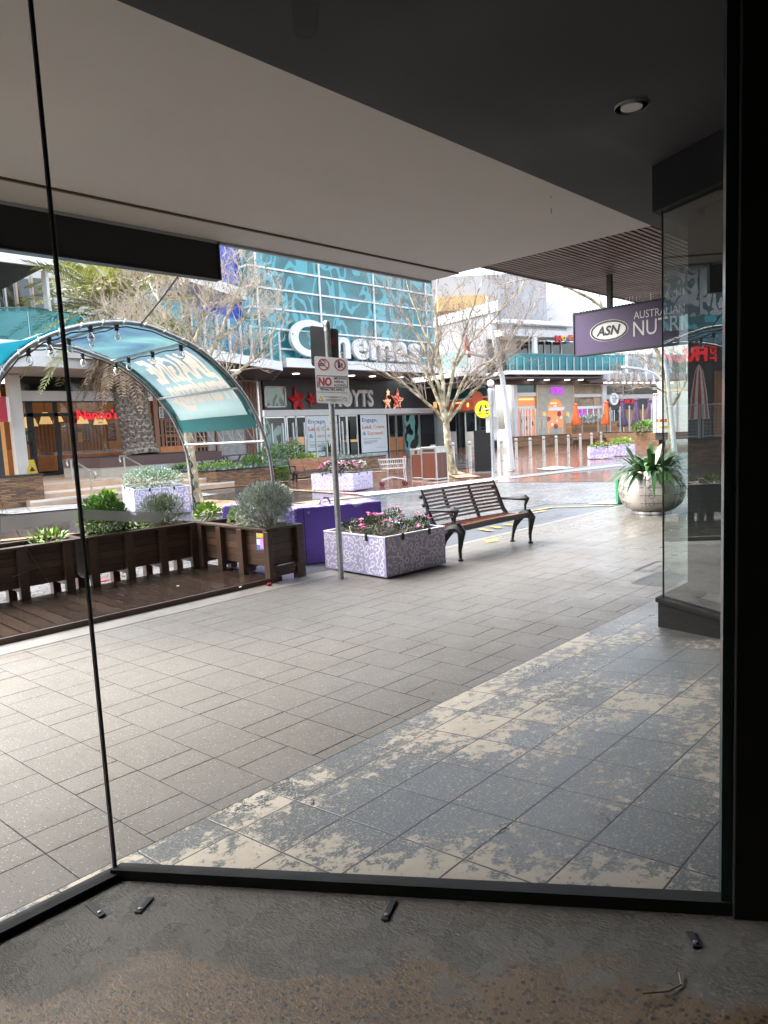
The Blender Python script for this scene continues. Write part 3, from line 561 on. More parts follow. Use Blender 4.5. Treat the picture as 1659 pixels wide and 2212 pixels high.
# downlight in the dark ceiling
t = thing('ceiling_downlight', 'round recessed downlight with dark trim ring in the charcoal ceiling', 'downlight', (3.77, 1.71, 3.15))
MB(True).lathe([(.085, -.012), (.088, -.006), (.088, .0), (.055, .0), (.055, -.010)], (0, 0, 0), 28, cap=False).build('trim_ring', M['grey'], t, smooth=True)
MB(True).lathe([(.001, -.0112), (.0555, -.0112), (.0555, -.001)], (0, 0, 0), 24).build('diffuser', M['offwhite'], t)
for a, b in (((1190.5, 449), (1191, 461)), ((1190, 423), (1190.3, 428)), ((310, 613 - 30), (311, 620 - 30))): MB().ribbon([G(*a, 3.1505), G(*b, 3.1505)], .006, (0, 0, 1)).build('scuff_mark', M['dark'], bpy.data.objects['shop_awning'])
q = [G(x, y, 3.146) for x, y in ((626, -40), (634, 70), (646, 84), (672, 84), (683, 72), (690, -40))]; tag(MB().prism(q, (0, 0, .003)).build('reflection_patch', M['blackm']), 'flat black panel painting a dark reflection on the ceiling at the top edge', 'panel')  # dark reflection painted as a flat black patch
# black sign box hung under the awning's edge
t = thing('hanging_sign', 'long plain black sign box hanging along the awning edge', 'sign', (3.4, 5.2, 2.85))
MB().box(-5, 5.14, 2.855, 3.43, 5.21, 3.148).build('sign_box', M['black'], t, bevel=.006)
MB().box(-5, 5.132, 2.838, 3.45, 5.222, 2.853).build('edge_trim', M['black'], t)
MB().box(3.432, 5.132, 2.853, 3.452, 5.222, 3.148).build('edge_trim', M['black'], t)
# ------------------------------------------------------------------ next shop: glazed corner, plinth, slatted awning, hanging sign
NC = V((4.75, 1.99, 0)); ND = V((-.447, -.894, 0)); NN = V((-.894, .447, 0))
t = thing('neighbouring_shopfront', 'dark glazed corner shopfront on a charcoal plinth across the entrance', 'shopfront', NC)
zp = .265
e = NC + ND * 2.4
mb = MB(); mb.prism([(NC.x, NC.y, 0), (e.x, e.y, 0), (e.x + .2, e.y, 0), (NC.x + .165, NC.y - .18, 0), (12, NC.y - .18, 0), (12, NC.y, 0)], (0, 0, zp - .035)); mb.build('plinth', M['plinthp'], t)
mb = MB(); mb.prism([(NC.x - .015, NC.y + .015, zp - .035), (e.x - .015, e.y, zp - .035), (e.x + .2, e.y, zp - .035), (NC.x + .165, NC.y - .2, zp - .035), (12, NC.y - .2, zp - .035), (12, NC.y + .015, zp - .035)], (0, 0, .033)); mb.build('plinth_cap', M['plinthp'], t, bevel=.006)
MB().prism([(e.x + .21, e.y, 0), (12, e.y, 0), (12, NC.y - .21, 0), (NC.x + .17, NC.y - .21, 0)], (0, 0, .245)).build('display_floor', M['fcon'], t)
mb = MB(); a = NC + ND * .03 + V((.03, 0, 0)); b = e + V((.03, 0, 0)); mb.add([(a.x, a.y, zp), (b.x, b.y, zp), (b.x, b.y, 2.86), (a.x, a.y, 2.86)], [(0, 1, 2, 3)]); mb.build('glass_pane', M['glassn'], t)
mb = MB(); mb.add([(a.x, NC.y - .03, zp), (12, NC.y - .03, zp), (12, NC.y - .03, 2.86), (a.x, NC.y - .03, 2.86)], [(0, 1, 2, 3)]); mb.build('glass_pane', M['glass'], t)
MB().tube([(a.x - .004, a.y - .006, zp), (a.x - .004, a.y - .006, 2.86)], .006, 6).build('corner_joint', M['black'], t)
mb = MB(); mb.prism([(NC.x - .02, NC.y + .02, 2.858), (e.x - .02, e.y, 2.858), (e.x + .2, e.y, 2.858), (NC.x + .16, NC.y - .18, 2.858), (12, NC.y - .18, 2.858), (12, NC.y + .02, 2.858)], (0, 0, .29)); mb.build('head_frame', M['bulk'], t)
q = AY(1492, 900, 1.9)
MB().box(q.x, e.y, .245, q.x + .05, 1.92, 3.14).build('inner_wall', M['dark'], t)
MB().box(q.x + .05, -1.2, .0, 12, -1.0, 3.14).build('inner_wall', M['blackm'], t)
mb = MB()
for k in range(2): mb.beam((e.x + .5, .2 + .7 * k, 3.0), (q.x - .05, .9 + .55 * k, 3.0), .12, .06)
mb.build('track_light', M['grey'], t, bevel=.006)
t = thing('slatted_awning', 'timber slatted awning over the next shop', 'awning', (8, 3.4, 3.35))
mb = MB(); y = 2.3
while y < 4.9: mb.box(6.2, y, 3.36, 22, y + .042, 3.40); y += .066
mb.build('slats', M['slat'], t)
MB().box(6.2, 2.2, 3.43, 22, 4.92, 3.75).build('backing', M['blackm'], t)
MB().box(6.2, 4.905, 3.35, 22, 4.95, 3.72).build('edge_beam', M['dark'], t)
SX = 8.62
t = thing('hanging_shop_sign', 'purple double-sided shop sign hanging across the footpath on a steel post', 'sign', (SX, 3.9, 2.4))
A_ = [AX(1240, 680, SX), AX(1242, 768, SX)]; zt, zb = A_[0].z, A_[1].z; y1 = 4.72; y0 = 2.15
MB().box(SX, y0, zb, SX + .16, y1, zt).build('sign_box', M['purplesign'], t)
mb = MB()
for z in (zb - .012, zt): mb.box(SX - .012, y0, z, SX + .172, y1 + .012, z + .012)
mb.box(SX - .012, y1, zb, SX + .172, y1 + .012, zt); mb.build('edge_trim', M['dark'], t)
MB().box(SX + .05, 4.225, zt + .012, SX + .11, 4.285, 3.43).build('hanger_post', M['dark'], t)
mb = MB(); y = y0
while y < y1 - .01:
    for s in (-1, 1): mb.tube([(SX + .08, y, zt + .01), (SX + .08 + s * .03, y + random.uniform(-.02, .02), zt + .12)], .0022, 3)
    y += .045
mb.build('bird_spikes', M['alu'], t)
mb = MB(); y = y0
while y < y1: mb.box(SX - .01, y, zt + .012, SX + .17, y + .022, zt + .024); y += .044
mb.build('spike_strip', M['dark'], t)
nrm = V((-1, 0, 0)); Fs = lambda x, y: AX(x, y, SX - .004)
o = Fs(1318, 712); eyv = V((0, 0, 1)); exv = V((0, -1, 0))
cE = (Fs(1276, 722) + Fs(1356, 706)) / 2; ry = (Fs(1276, 722) - Fs(1356, 706)).length / 2; rz = (Fs(1315, 690) - Fs(1318, 732)).length / 2
ring = [cE + exv * ry * math.cos(i * math.pi / 20) + eyv * rz * math.sin(i * math.pi / 20) for i in range(41)]
mb = MB(); mb.poly(ring[:-1][::1]); mb.ribbon([cE + (p - cE) * 1.0 for p in ring], .02, nrm); em = mb.build('emblem', [M['signface']], t)
mb = MB(); mb.ribbon([cE + (p - cE) * .95 + nrm * .003 for p in ring], .022, nrm); text_into(mb, 'ASN', frame(Fs(1288, 728) + nrm * .003, exv, eyv), bold=.03, shear=.25, fit=(ry * 1.32, rz * 1.0)); mb.build('emblem_lettering', M['ink'], em)
mb = MB(); p = Fs(1369, 690); text_into(mb, 'AUSTRALIAN', frame(p, exv, eyv), bold=-.002, fit=((Fs(1368, 697) - Fs(1478, 682)).length, .092)); p = Fs(1368, 727.5); text_into(mb, 'NUTRITION', frame(p, exv, eyv), bold=.0, fit=((Fs(1368, 727) - Fs(1471, 708)).length * 1.95, .185)); mb.build('lettering', M['signface'], t)
# ------------------------------------------------------------------ regulatory sign on its pole
p0 = G(737, 1250); t = thing('sign_post', 'grey pole with no smoking or alcohol sign facing us and a dark sign behind', 'sign post', p0)
top = AD(708, 703, (p0 - EYE).dot(-V(ROT.col[2]))); 
axis = V((0, 0, 1))
MB().lathe([(.031, 0), (.031, top.z - .06), (.034, top.z - .055), (.034, top.z - .012), (.024, top.z), (.001, top.z + .004)], (p0.x, p0.y, 0), 18).build('pole', M['steel'], t, smooth=True)
sx = V((.716, -.698, 0)).normalized(); sx = V((sx.x * .985 - sx.y * -.17, sx.y * .985 + sx.x * -.17, 0)).normalized(); sn = V((-sx.y, sx.x, 0)); sn = sn if sn.dot(EYE - p0) > 0 else -sn
pl = V((p0.x, p0.y, 0)) + sn * .04
Q = lambda x, y, off=0.0: AP(x, y, pl + sn * off, sn)
def panel(corners, th, m, name, rad=.02):
    c = [V(q) for q in corners]; pts = []
    for i in range(4):
        a, b, d = c[i - 1], c[i], c[(i + 1) % 4]
        for k in range(4):
            f = k / 3; pa = b + (a - b).normalized() * rad; pb = b + (d - b).normalized() * rad
            pts.append((pa * (1 - f) ** 2 + b * 2 * f * (1 - f) + pb * f * f))
    return MB().prism(pts, -sn * th)
cc = [Q(678.5, 769), Q(750.5, 774.5), Q(756, 873), Q(684.5, 870.5)]
panel(cc, .006, None, '').build('sign_panel', M['panelg'], t)
O_ = cc[3]; ux = (cc[2] - cc[3]); wS = ux.length; ux = ux.normalized(); uy = (cc[0] - cc[3]); hS = uy.length; uy = uy.normalized()
def sp(u, v, off=.003): return O_ + ux * (u * wS) + uy * (v * hS) + sn * off
mb = MB()
for u in (.27, .765):
    c = sp(u, .825); r = .155 * wS
    circ = [c + ux * r * math.cos(i * math.pi / 18) + uy * r * math.sin(i * math.pi / 18) for i in range(37)]
    mb.ribbon(circ, .026 * wS / .35 * .35 / .35 * .42, sn); a = math.radians(135)
    mb.ribbon([c + (ux * math.cos(a) + uy * math.sin(a)) * r, c - (ux * math.cos(a) + uy * math.sin(a)) * r], .024 * wS, sn)
text_into(mb, 'NO', frame(sp(.075, .37), ux, uy), bold=.04, fit=(.40 * wS, .185 * hS)); mb.build('red_print', M['ringred'], t)
mb = MB(); 
def rect(u0, v0, u1, v1, lw=.006): mb.ribbon([sp(u0, v0), sp(u1, v0)], lw, sn); mb.ribbon([sp(u1, v0), sp(u1, v1)], lw, sn); mb.ribbon([sp(u0, v1), sp(u1, v1)], lw, sn); mb.ribbon([sp(u0, v0), sp(u0, v1)], lw, sn)
rect(.045, .345, .955, .585)
for k, s in enumerate(('SMOKING', 'VAPING', 'ALCOHOL')): text_into(mb, s, frame(sp(.545, .515 - .073 * k), ux, uy), bold=.02, fit=((.375, .30, .385)[k] * wS, .052 * hS))
text_into(mb, 'PENALTIES APPLY', frame(sp(.125, .272), ux, uy), bold=.02, fit=(.74 * wS, .056 * hS)); mb.ribbon([sp(.05, .235), sp(.95, .235)], .004, sn)
for v, u0, u1 in ((.145, .22, .80), (.125, .38, .64), (.085, .27, .78), (.063, .27, .78), (.04, .45, .59)): mb.ribbon([sp(u0, v), sp(u1, v)], .0035, sn)
mb.poly([sp(u, v, .0025) for u, v in ((.14, .795), (.32, .795), (.32, .815), (.14, .815))]); mb.poly([sp(u, v, .0025) for u, v in ((.14, .83), (.32, .83), (.32, .85), (.14, .85))])
mb.ribbon([sp(u, v, .0025) for u, v in ((.33, .86), (.33, .885), (.29, .90), (.255, .905), (.27, .925), (.235, .945))], .007, sn)
mb.poly([sp(u, v, .0025) for u, v in ((.70, .76), (.765, .76), (.765, .86), (.745, .89), (.745, .935), (.72, .935), (.72, .89), (.70, .86))]); mb.poly([sp(u, v, .0025) for u, v in ((.79, .86), (.85, .86), (.83, .815), (.825, .76), (.815, .76), (.81, .815))])
mb.poly([sp(u, v, .0025) for u, v in ((.06, .05), (.20, .05), (.13, .155))]); mb.ribbon([sp(u, v) for u, v in ((.80, .10), (.86, .135), (.92, .10), (.86, .07), (.93, .06))], .006, sn)
mb.build('black_print', M['ink'], t); MB().poly([sp(u, v, .004) for u, v in ((.078, .058), (.182, .058), (.13, .138))]).build('warning_triangle', M['yellow'], t)
pl2 = V((p0.x, p0.y, 0)) - sn * .045
Q2 = lambda x, y: AP(x, y, pl2, sn)
panel([Q2(669, 703), Q2(730.5, 711), Q2(733, 803), Q2(673, 790)], .005, None, '', .025).build('back_panel', M['signback'], t)
MB().poly([Q2(x, y) + sn * .003 for x, y in ((716, 729), (723, 733), (724.5, 743), (720, 747), (716, 740))]).build('sticker', M['ringred'], t)
for z in (top.z - .10, top.z - .55, 1.95): MB().lathe([(.036, 0), (.036, .03)], (p0.x, p0.y, z), 14).build('clamp', M['steel'], t)
# ------------------------------------------------------------------ doodle-printed planter boxes
def doodles(mb, o, ex, ey, w, h, step, lw, rnd):
    nrm = ex.cross(ey); y = step * .45; row = 0
    nx = max(1, round(w / step)); ny = max(1, round(h / step)); sx_ = w / nx; sy_ = h / ny
    for j in range(ny):
        for i in range(nx):
            cx = (i + .5 + rnd.uniform(-.16, .16)) * sx_; cy = (j + .5 + rnd.uniform(-.16, .16)) * sy_; k = rnd.choice('osllwwcczo..'); a = rnd.uniform(0, 6.28); r = min(sx_, sy_) * .62
            ca, sa = math.cos(a), math.sin(a)
            def T(u, v): 
                x = min(max(cx + (u * ca - v * sa) * r, .005), w - .005); yy = min(max(cy + (u * sa + v * ca) * r, .005), h - .005); return o + ex * x + ey * yy
            if k == 'o': mb.ribbon([T(.55 * math.cos(q * .524), .55 * math.sin(q * .524)) for q in range(13)], lw, nrm)
            elif k == 'l':
                mb.ribbon([T(1.05 * math.cos(q * .3927), .36 * math.sin(q * .3927) * abs(math.sin(q * .3927)) ** .4) for q in range(17)], lw, nrm)
            elif k == 'w': mb.ribbon([T(-1.1 + q * .22, .34 * (1 if q % 2 else -1) * (1 - abs(q - 5) / 9)) for q in range(11)], lw, nrm)
            elif k == 's': mb.ribbon([T(-1 + q * .2, .4 * math.sin(q * .75)) for q in range(11)], lw * 1.1, nrm)
            elif k == 'c': mb.ribbon([T(.75 * math.cos(q * .42 + .5), .75 * math.sin(q * .42 + .5)) for q in range(11)], lw * 1.25, nrm); mb.ribbon([T(0, .0), T(.9, -.35)], lw, nrm)
            elif k == 'z': mb.ribbon([T(-.9, -.5), T(-.4, .4), T(.1, -.4), T(.5, .45), T(.95, -.2)], lw, nrm)
            else:
                for q in range(2): mb.ribbon([T(-.5 + q * .8 + .18 * math.cos(e * .785), .2 * math.sin(e * .785)) for e in range(9)], lw, nrm)
def planter_box(label, corner, ang, w, d, h, step=.1, lw=.011, seed=1, group='lilac planter boxes with white doodles'):
    t = thing('planter_box', label, 'planter', corner, ang, group); rnd = random.Random(seed); T = .018
    mb = MB(True); mb.box(0, 0, .02, w, T, h); mb.box(0, d - T, .02, w, d, h); mb.box(0, T, .02, T, d - T, h); mb.box(w - T, T, .02, w, d - T, h); mb.build('box_panels', M['lilac'], t, bevel=.002)
    mb = MB(True); e = .0015
    doodles(mb, V((.01, -e, .03)), V((1, 0, 0)), V((0, 0, 1)), w - .02, h - .04, step, lw, rnd); doodles(mb, V((-e, d - .01, .03)), V((0, -1, 0)), V((0, 0, 1)), d - .02, h - .04, step, lw, rnd)
    mb.build('doodle_print', M['motif'], t)
    mb = MB(True); mb.box(-.004, -.004, h, w + .004, T + .004, h + .012); mb.box(-.004, d - T - .004, h, w + .004, d + .004, h + .012); mb.box(-.004, T + .004, h, T + .004, d - T - .004, h + .012); mb.box(w - T - .004, T + .004, h, w + .004, d - T - .004, h + .012); mb.build('rim', M['motif'], t)
    for k in range(2):
        for q in (.28, .72):
            mb = MB(True); 
            if k == 0: mb.box(w * q - .018, -.012, h - .05, w * q + .018, -.002, h + .018)
            else: mb.box(-.012, d * q - .018, h - .05, -.002, d * q + .018, h + .018)
            mb.build('clip', M['ink'], t, bevel=.003)
    MB(True).box(T, T, .1, w - T, d - T, h - .045).build('soil', M['soil'], t)
    return t
PA = R_(-2.5); PC = V((5.05, 4.93, 0)); PW, PD, PH = .92, 1.0, .43
pb = planter_box('lilac planter box with white doodles and pink azaleas beside the sign pole', PC, PA, PW, PD, PH, .082, .0145, 3)
def shrub(name, label, cat, c, rx, ry, rz, n, L, w, m, base=None, stems=8, stemm='twig', up=.5, group=None, lump=.35, flowers=None, seed=0, inner=.25):
    """a plant made of many separate small leaves spread through its volume"""
    rnd = random.Random(seed); c = V(c); b = V(base) if base is not None else c - V((0, 0, rz)); t = thing(name, label, cat, b, 0, group)
    lob = [(V((rnd.uniform(-1, 1), rnd.uniform(-1, 1), rnd.uniform(-.5, 1))).normalized(), rnd.uniform(.6, 1.1)) for _ in range(9)]
    def pt(r0=inner):
        d = V((rnd.gauss(0, 1), rnd.gauss(0, 1), rnd.gauss(.25, 1))).normalized()
        bmp = 1 - lump + lump * max(q[1] * max(0, d.dot(q[0])) for q in lob) * 1.5
        r = (r0 + (1 - r0) * rnd.random() ** .45) * bmp; return d, c + V((d.x * rx, d.y * ry, d.z * rz)) * r
    mb = MB()
    for i in range(n):
        d, p = pt()
        if p.z < b.z: p.z = b.z + .01
        dd = (d + V((rnd.uniform(-.6, .6), rnd.uniform(-.6, .6), up + rnd.uniform(-.4, .5)))).normalized(); mb.leaf(p, dd, (rnd.uniform(-.5, .5), rnd.uniform(-.5, .5), 1), L * rnd.uniform(.6, 1.2), w * rnd.uniform(.7, 1.2), rnd.uniform(-.05, .25))
    mb.build('foliage', M[m], t)
    mb = MB()
    for i in range(stems):
        d, p = pt(.5); mb.tube([b + V((rnd.uniform(-.2, .2) * rx, rnd.uniform(-.2, .2) * ry, 0)), (b + p) / 2 + V((0, 0, .02)), p], [.008, .006, .003], 4)
    mb.build('stems', M[stemm], t)
    if flowers:
        fm, fn, fr = flowers
        for m_, k in zip(fm, range(len(fm))):
            mb = MB()
            one = fn <= 20
            for i in range(fn // len(fm)):
                d, p = pt(.85); 
                if d.z < -.1: continue
                p = p + d * fr * .6 + V((0, 0, fr * .5))
                for q in range(9):
                    a = q * .7 + rnd.random(); mb.leaf(p, V((math.cos(a), math.sin(a), rnd.uniform(.1, 1.0))), (0, 0, 1), fr * rnd.uniform(.8, 1.2), fr * .9, .1)
                if one: mb.build('flower', M[m_], t); mb = MB()
            if not one: mb.build('flowers', M[m_], t)
    return t
Mp = Matrix.Translation(PC) @ Matrix.Rotation(PA, 4, 'Z')
for i, (u, v, r, hh) in enumerate(((.16, .25, .15, .19), (.38, .55, .17, .15), (.55, .2, .15, .12), (.72, .55, .16, .19), (.86, .25, .12, .13), (.2, .72, .16, .13), (.6, .8, .15, .14))):
    b = Mp @ V((u * PW, v * PD, PH - .04))
    shrub('azalea_bush', ('azalea at the near corner of the pink-flowered planter', 'azalea in the middle of the pink-flowered planter', 'low azalea along the footpath edge of the pink-flowered planter', 'tall azalea beside the bench in the pink-flowered planter', 'small azalea at the bench corner of the planter', 'azalea behind the sign pole in the pink-flowered planter', 'azalea at the road side of the pink-flowered planter')[i], 'azalea', b + V((0, 0, hh * .5)), r, r, hh * .72, 640, .034, .014, 'darkleaf', b, 10, up=.6, group='azaleas in the near planter', flowers=(('pinkf',), (12, 14, 9, 12, 7, 8, 8)[i], .032), seed=40 + i)
# ------------------------------------------------------------------ cast-iron bench by the kerb
def bench(label, loc, rot, L, woodm, scale=1.0, group=None, iron='castiron'):
    t = thing('park_bench', label, 'bench', loc, rot, group); k = scale; I = M[iron]
    def T(*p): return tuple(q * k for q in p)
    mb = MB(True)
    for i in range(9):
        y = -.02 + i * .048; z = .405 - .012 * math.sin(i / 8 * math.pi) - .02 * (i / 8)
        n = 10
        for q in range(n):
            x0, x1 = L * q / n, L * (q + 1) / n; d0 = .03 * math.sin(math.pi * q / n); d1 = .03 * math.sin(math.pi * (q + 1) / n)
            mb.prism([T(x0, y + d0, z), T(x1, y + d1, z), T(x1, y + d1 + .038, z - .003), T(x0, y + d0 + .038, z - .003)], T(0, 0, -.022))
    mb.build('seat', woodm, t)
    mb = MB(True)
    for q in range(12):
        x0, x1 = L * q / 12, L * (q + 1) / 12; d0 = .03 * math.sin(math.pi * q / 12); d1 = .03 * math.sin(math.pi * (q + 1) / 12)
        mb.prism([T(x0, -.028 + d0, .395), T(x1, -.028 + d1, .395), T(x1, -.022 + d1, .395), T(x0, -.022 + d0, .395)], T(0, 0, -.055))
    mb.build('apron', M['greywood'] if iron == 'castiron' else woodm, t)
    mb = MB(True)
    for i in range(9):
        f = i / 8; y = .40 + .13 * f; z = .44 + .345 * f
        for q in range(10):
            x0, x1 = L * q / 10, L * (q + 1) / 10; d0 = .04 * math.sin(math.pi * q / 10); d1 = .04 * math.sin(math.pi * (q + 1) / 10)
            a, b = V((x0, y + d0, z)), V((x1, y + d1, z)); u = V((0, .35, 1)).normalized() * .013
            mb.prism([(a - u) * k, (b - u) * k, (b + u) * k, (a + u) * k], V((0, .02, -.006)) * k)
    bk = mb.build('backrest', woodm, t)
    for f in (.3, .66):
        x = L * f; dd = .04 * math.sin(math.pi * f); mb = MB(True); mb.tube([T(x, .37 + dd, .30), T(x, .415 + dd, .43), T(x, .50 + dd, .62), T(x, .56 + dd, .80)], [.016 * k, .024 * k, .024 * k, .014 * k], 6); mb.build('back_strap', I, bk, smooth=True)
    for x in (0, L):
        s = -1 if x == 0 else 1
        mb = MB(True)
        mb.tube([T(x, -.01, .02), T(x, -.005, .12), T(x, -.025, .24), T(x, -.04, .33), T(x, .01, .385), T(x, .1, .37), T(x, .2, .33)], [q * k * 1.2 for q in (.014, .018, .028, .042, .050, .044, .030)], 8)
        mb.tube([T(x, .1, .36), T(x, .17, .30), T(x, .22, .22), T(x, .25, .12), T(x, .27, .02)], [q * k * 1.15 for q in (.038, .040, .028, .018, .015)], 8)
        mb.tube([T(x, .2, .34), T(x, .33, .35), T(x, .40, .43), T(x, .455, .56), T(x, .50, .68), T(x, .555, .81)], [q * k for q in (.028, .03, .03, .026, .022, .010)], 8)
        for z, y in ((.52, .45), (.62, .49), (.72, .53)): mb.sphere(T(x, y + .03, z), .028 * k, 8)
        mb.build('end_frame', I, t, smooth=True)
        mb = MB(True); mb.tube([T(x, .43, .565), T(x, .3, .57), T(x, .15, .575), T(x, .05, .585), T(x, .0, .575)], [q * k * 1.15 for q in (.016, .017, .024, .034, .014)], 8); mb.tube([T(x, .02, .58), T(x, .055, .50), T(x, .06, .44), T(x, .03, .40)], [q * k for q in (.026, .018, .014, .02)], 8); mb.build('armrest', I, t, smooth=True)
        for y in (-.01, .27): MB(True).lathe([(.032 * k, 0), (.032 * k, .018 * k), (.02 * k, .026 * k)], T(x, y, 0), 10).build('foot_plate', I, t)
    return t
b1 = bench('dark slatted park bench with ornate cast-iron arms on the near footpath', (6.235, 4.90, 0), R_(-1), 1.43, M['benchw'])
# ------------------------------------------------------------------ timber parklet: deck, planters, canopy
t = thing('parklet_deck', 'wet dark timber deck laid along the kerb inside the planters', 'deck', (2, 6.4, 0))
MB().box(-6, 5.90, .022, 4.40, 7.25, .052).build('boards', M['deck'], t)
MB().prism([(-6, 5.865, -.02), (4.43, 5.865, -.02), (4.43, 5.90, -.02), (-6, 5.90, -.02)], (0, 0, .070)).build('edge_board', M['planter'], t, bevel=.004)
ZT = .575
def timber_box(label, x0, x1, y0, y1, posts, side, ends=()):
    t = thing('timber_planter', label, 'planter', (x0, y0, 0), 0, 'dark timber planters around the deck'); T = .03
    mb = MB(); mb.box(x0, y0, .165, x1, y0 + T, ZT - .03); mb.box(x0, y1 - T, .165, x1, y1, ZT - .03); mb.box(x0, y0 + T, .165, x0 + T, y1 - T, ZT - .03); mb.box(x1 - T, y0 + T, .165, x1, y1 - T, ZT - .03); mb.build('plank_walls', M['planterp'], t)
    for p in posts:
        mb = MB()
        if side == 'y': mb.box(p - .045, y0 - .062, .052, p + .045, y0 - .002, ZT - .028)
        else: mb.box(x0 - .062, p - .045, .052, x0 - .002, p + .045, ZT - .028)
        mb.build('post', M['planter'], t, bevel=.005)
        mb = MB()
        if side == 'y': mb.box(p - .04, y1 - .11, -.02, p + .04, y1 - .02, .165); mb.box(p - .02, y0, .11, p + .02, y1 - .11, .165)
        else: mb.box(x1 - .11, p - .04, -.02, x1 - .02, p + .04, .165); mb.box(x0, p - .02, .11, x1 - .11, p + .02, .165)
        mb.build('foot', M['planter'], t, bevel=.004)
    mb = MB(); a, b, c, d = x0 - .065, y0 - .065, x1 + .01, y1 + .01; w = .10
    mb.box(a, b, ZT - .026, c, b + w, ZT); mb.box(a, d - w * .6, ZT - .026, c, d, ZT); mb.box(a, b + w, ZT - .026, a + w, d - w * .6, ZT); mb.box(c - w * .6, b + w, ZT - .026, c, d - w * .6, ZT); mb.build('rim_cap', M['planter'], t, bevel=.003)
    MB().box(x0 + T, y0 + T, .2, x1 - T, y1 - T, ZT - .05).build('soil', M['soil'], t)
    return t
tb = timber_box('timber planter with a bolted end panel and small poster, nearest the sign pole', 4.30, 4.72, 5.90, 7.18, (5.86, 6.33, 6.74, 7.13), 'x')
mb = MB(); mb.box(4.64, 5.835, -.01, 4.735, 5.898, ZT - .028); mb.build('post', M['planter'], tb, bevel=.005)
mb = MB(); mb.box(4.335, 5.842, .06, 4.635, 5.872, .15); rl = mb.build('lower_rail', M['planter'], tb, bevel=.004)
for x in (4.37, 4.60): MB().lathe([(.016, 0), (.014, .008), (.001, .012)], (x, 5.842, .105), 10, (0, -1, 0)).build('bolt', M['castiron'], rl)
q = [AX(x, y, 4.237) for x, y in ((553.5, 1150.5), (569.5, 1152), (571, 1188), (555.5, 1187))]
ps = MB().prism(q, (-.003, 0, 0)).build('poster', M['pblue'], tb)
ex_ = (q[1] - q[0]); ey_ = (q[0] - q[3]); pp = lambda u, v: q[3] + ex_ * u + ey_ * v + V((-.005, 0, 0))
MB().poly([pp(.05, .72), pp(.95, .72), pp(.95, .97), pp(.05, .97)]).build('yellow_block', M['yellow'], ps); MB().poly([pp(.5, .1), pp(.95, .1), pp(.95, .68), pp(.5, .68)]).build('pink_block', M['magf'], ps)
MB().poly([pp(.06, .3), pp(.5, .3), pp(.5, .62), pp(.06, .62)]).build('white_block', M['posterw'], ps)
xs_ = [(2.93, 4.31), (1.36, 2.87), (-.2, 1.30)]
lb = ('dark timber planter between the pane joint and the corner, holding parsley and rosemary', 'dark timber planter left of the pane joint with a small yellow-green rosette', 'dark timber planter at the far left end of the deck run')
for (a, b), l in zip(xs_, lb):
    n = 3; timber_box(l, a, b, 7.25, 7.68, [a + .10 + (b - a - .2) * i / n for i in range(n + 1)], 'y')
S.cycles.samples = S.cycles.samples
YA = 6.0
pxA = [(0,800),(19.5,780.5),(58.6,749),(97.6,727.7),(137,713),(176,704),(215,698.4),(254,695.5),(289,697.5),(324,704),(379.5,729),(403,737),(434,756),(465.4,781.7),(490.8,807),(514,834.5),(529.9,854),(547.5,885),(563,920.5),(574.8,953.7),(582.6,983),(590,1041),(595,1130)]
arcA = [AY(x, y, YA) for x, y in pxA]
XL = arcA[-2].x
# mirror the far half of the vault below the left picture edge so the frame stands on its own leg
apex = max(arcA, key=lambda p: p.z)
left = [V((2 * apex.x - p.x, YA, p.z)) for p in arcA if p.x > 2 * apex.x - arcA[0].x + .05]
arcA = left[::-1] + arcA
lo_ = 1.0; 
YB = 7.6
for _ in range(40):
    if AY(413, 1051, YB).x < XL: YB += .02
    else: YB -= .02
YB = max(6.9, min(8.4, YB))
def resample(pts, n):
    L = [0]
    for a, b in zip(pts[:-1], pts[1:]): L.append(L[-1] + (b - a).length)
    out = []
    for i in range(n):
        s = L[-1] * i / (n - 1); j = 0
        while j < len(L) - 2 and L[j + 1] < s: j += 1
        f = (s - L[j]) / max(1e-9, L[j + 1] - L[j]); out.append(pts[j].lerp(pts[j + 1], min(1, f)))
    return out
def smooth(pts, it=3):
    for _ in range(it): pts = [pts[0]] + [(pts[i-1] + pts[i] * 2 + pts[i+1]) / 4 for i in range(1, len(pts)-1)] + [pts[-1]]
    return pts
NA = 90
cA = smooth(resample(arcA, NA), 4)
zi = [i for i, p in enumerate(cA) if p.z > .5]; cA = cA[zi[0]:zi[-1] + 1]; NA = len(cA)
def near_i(px):
    p = AY(px[0], px[1], YA); return min(range(NA), key=lambda i: (cA[i] - p).length)
iP1, iP2, iP3, iP4 = near_i((262, 697)), near_i((407, 742)), near_i((514, 836)), near_i((577, 957))
dY = V((0, YB - YA, 0))
t = thing('parklet_canopy', 'barrel-vaulted pipe frame canopy with printed sea-green canvas over the deck', 'canopy', (4.5, 6.2, .5))
for off in (V((0, 0, 0)), dY): MB().tube([p + off for p in cA], .019, 10).build('arch_pipe', M['steel'], t, smooth=True)
for i in (iP1, iP2, iP3, iP4, NA - 1 - iP2 if NA - 1 - iP2 > 0 else 3): MB().tube([cA[i], cA[i] + dY], .0135, 8).build('purlin_pipe', M['steel'], t, smooth=True)
def nrm_i(i):
    a = cA[max(0, i - 1)]; b = cA[min(NA - 1, i + 1)]; d = (b - a).normalized(); n = V((-d.z, 0, d.x)); return n if n.z > 0 or n.x > 0 and d.z < 0 and abs(n.z) < .3 else n
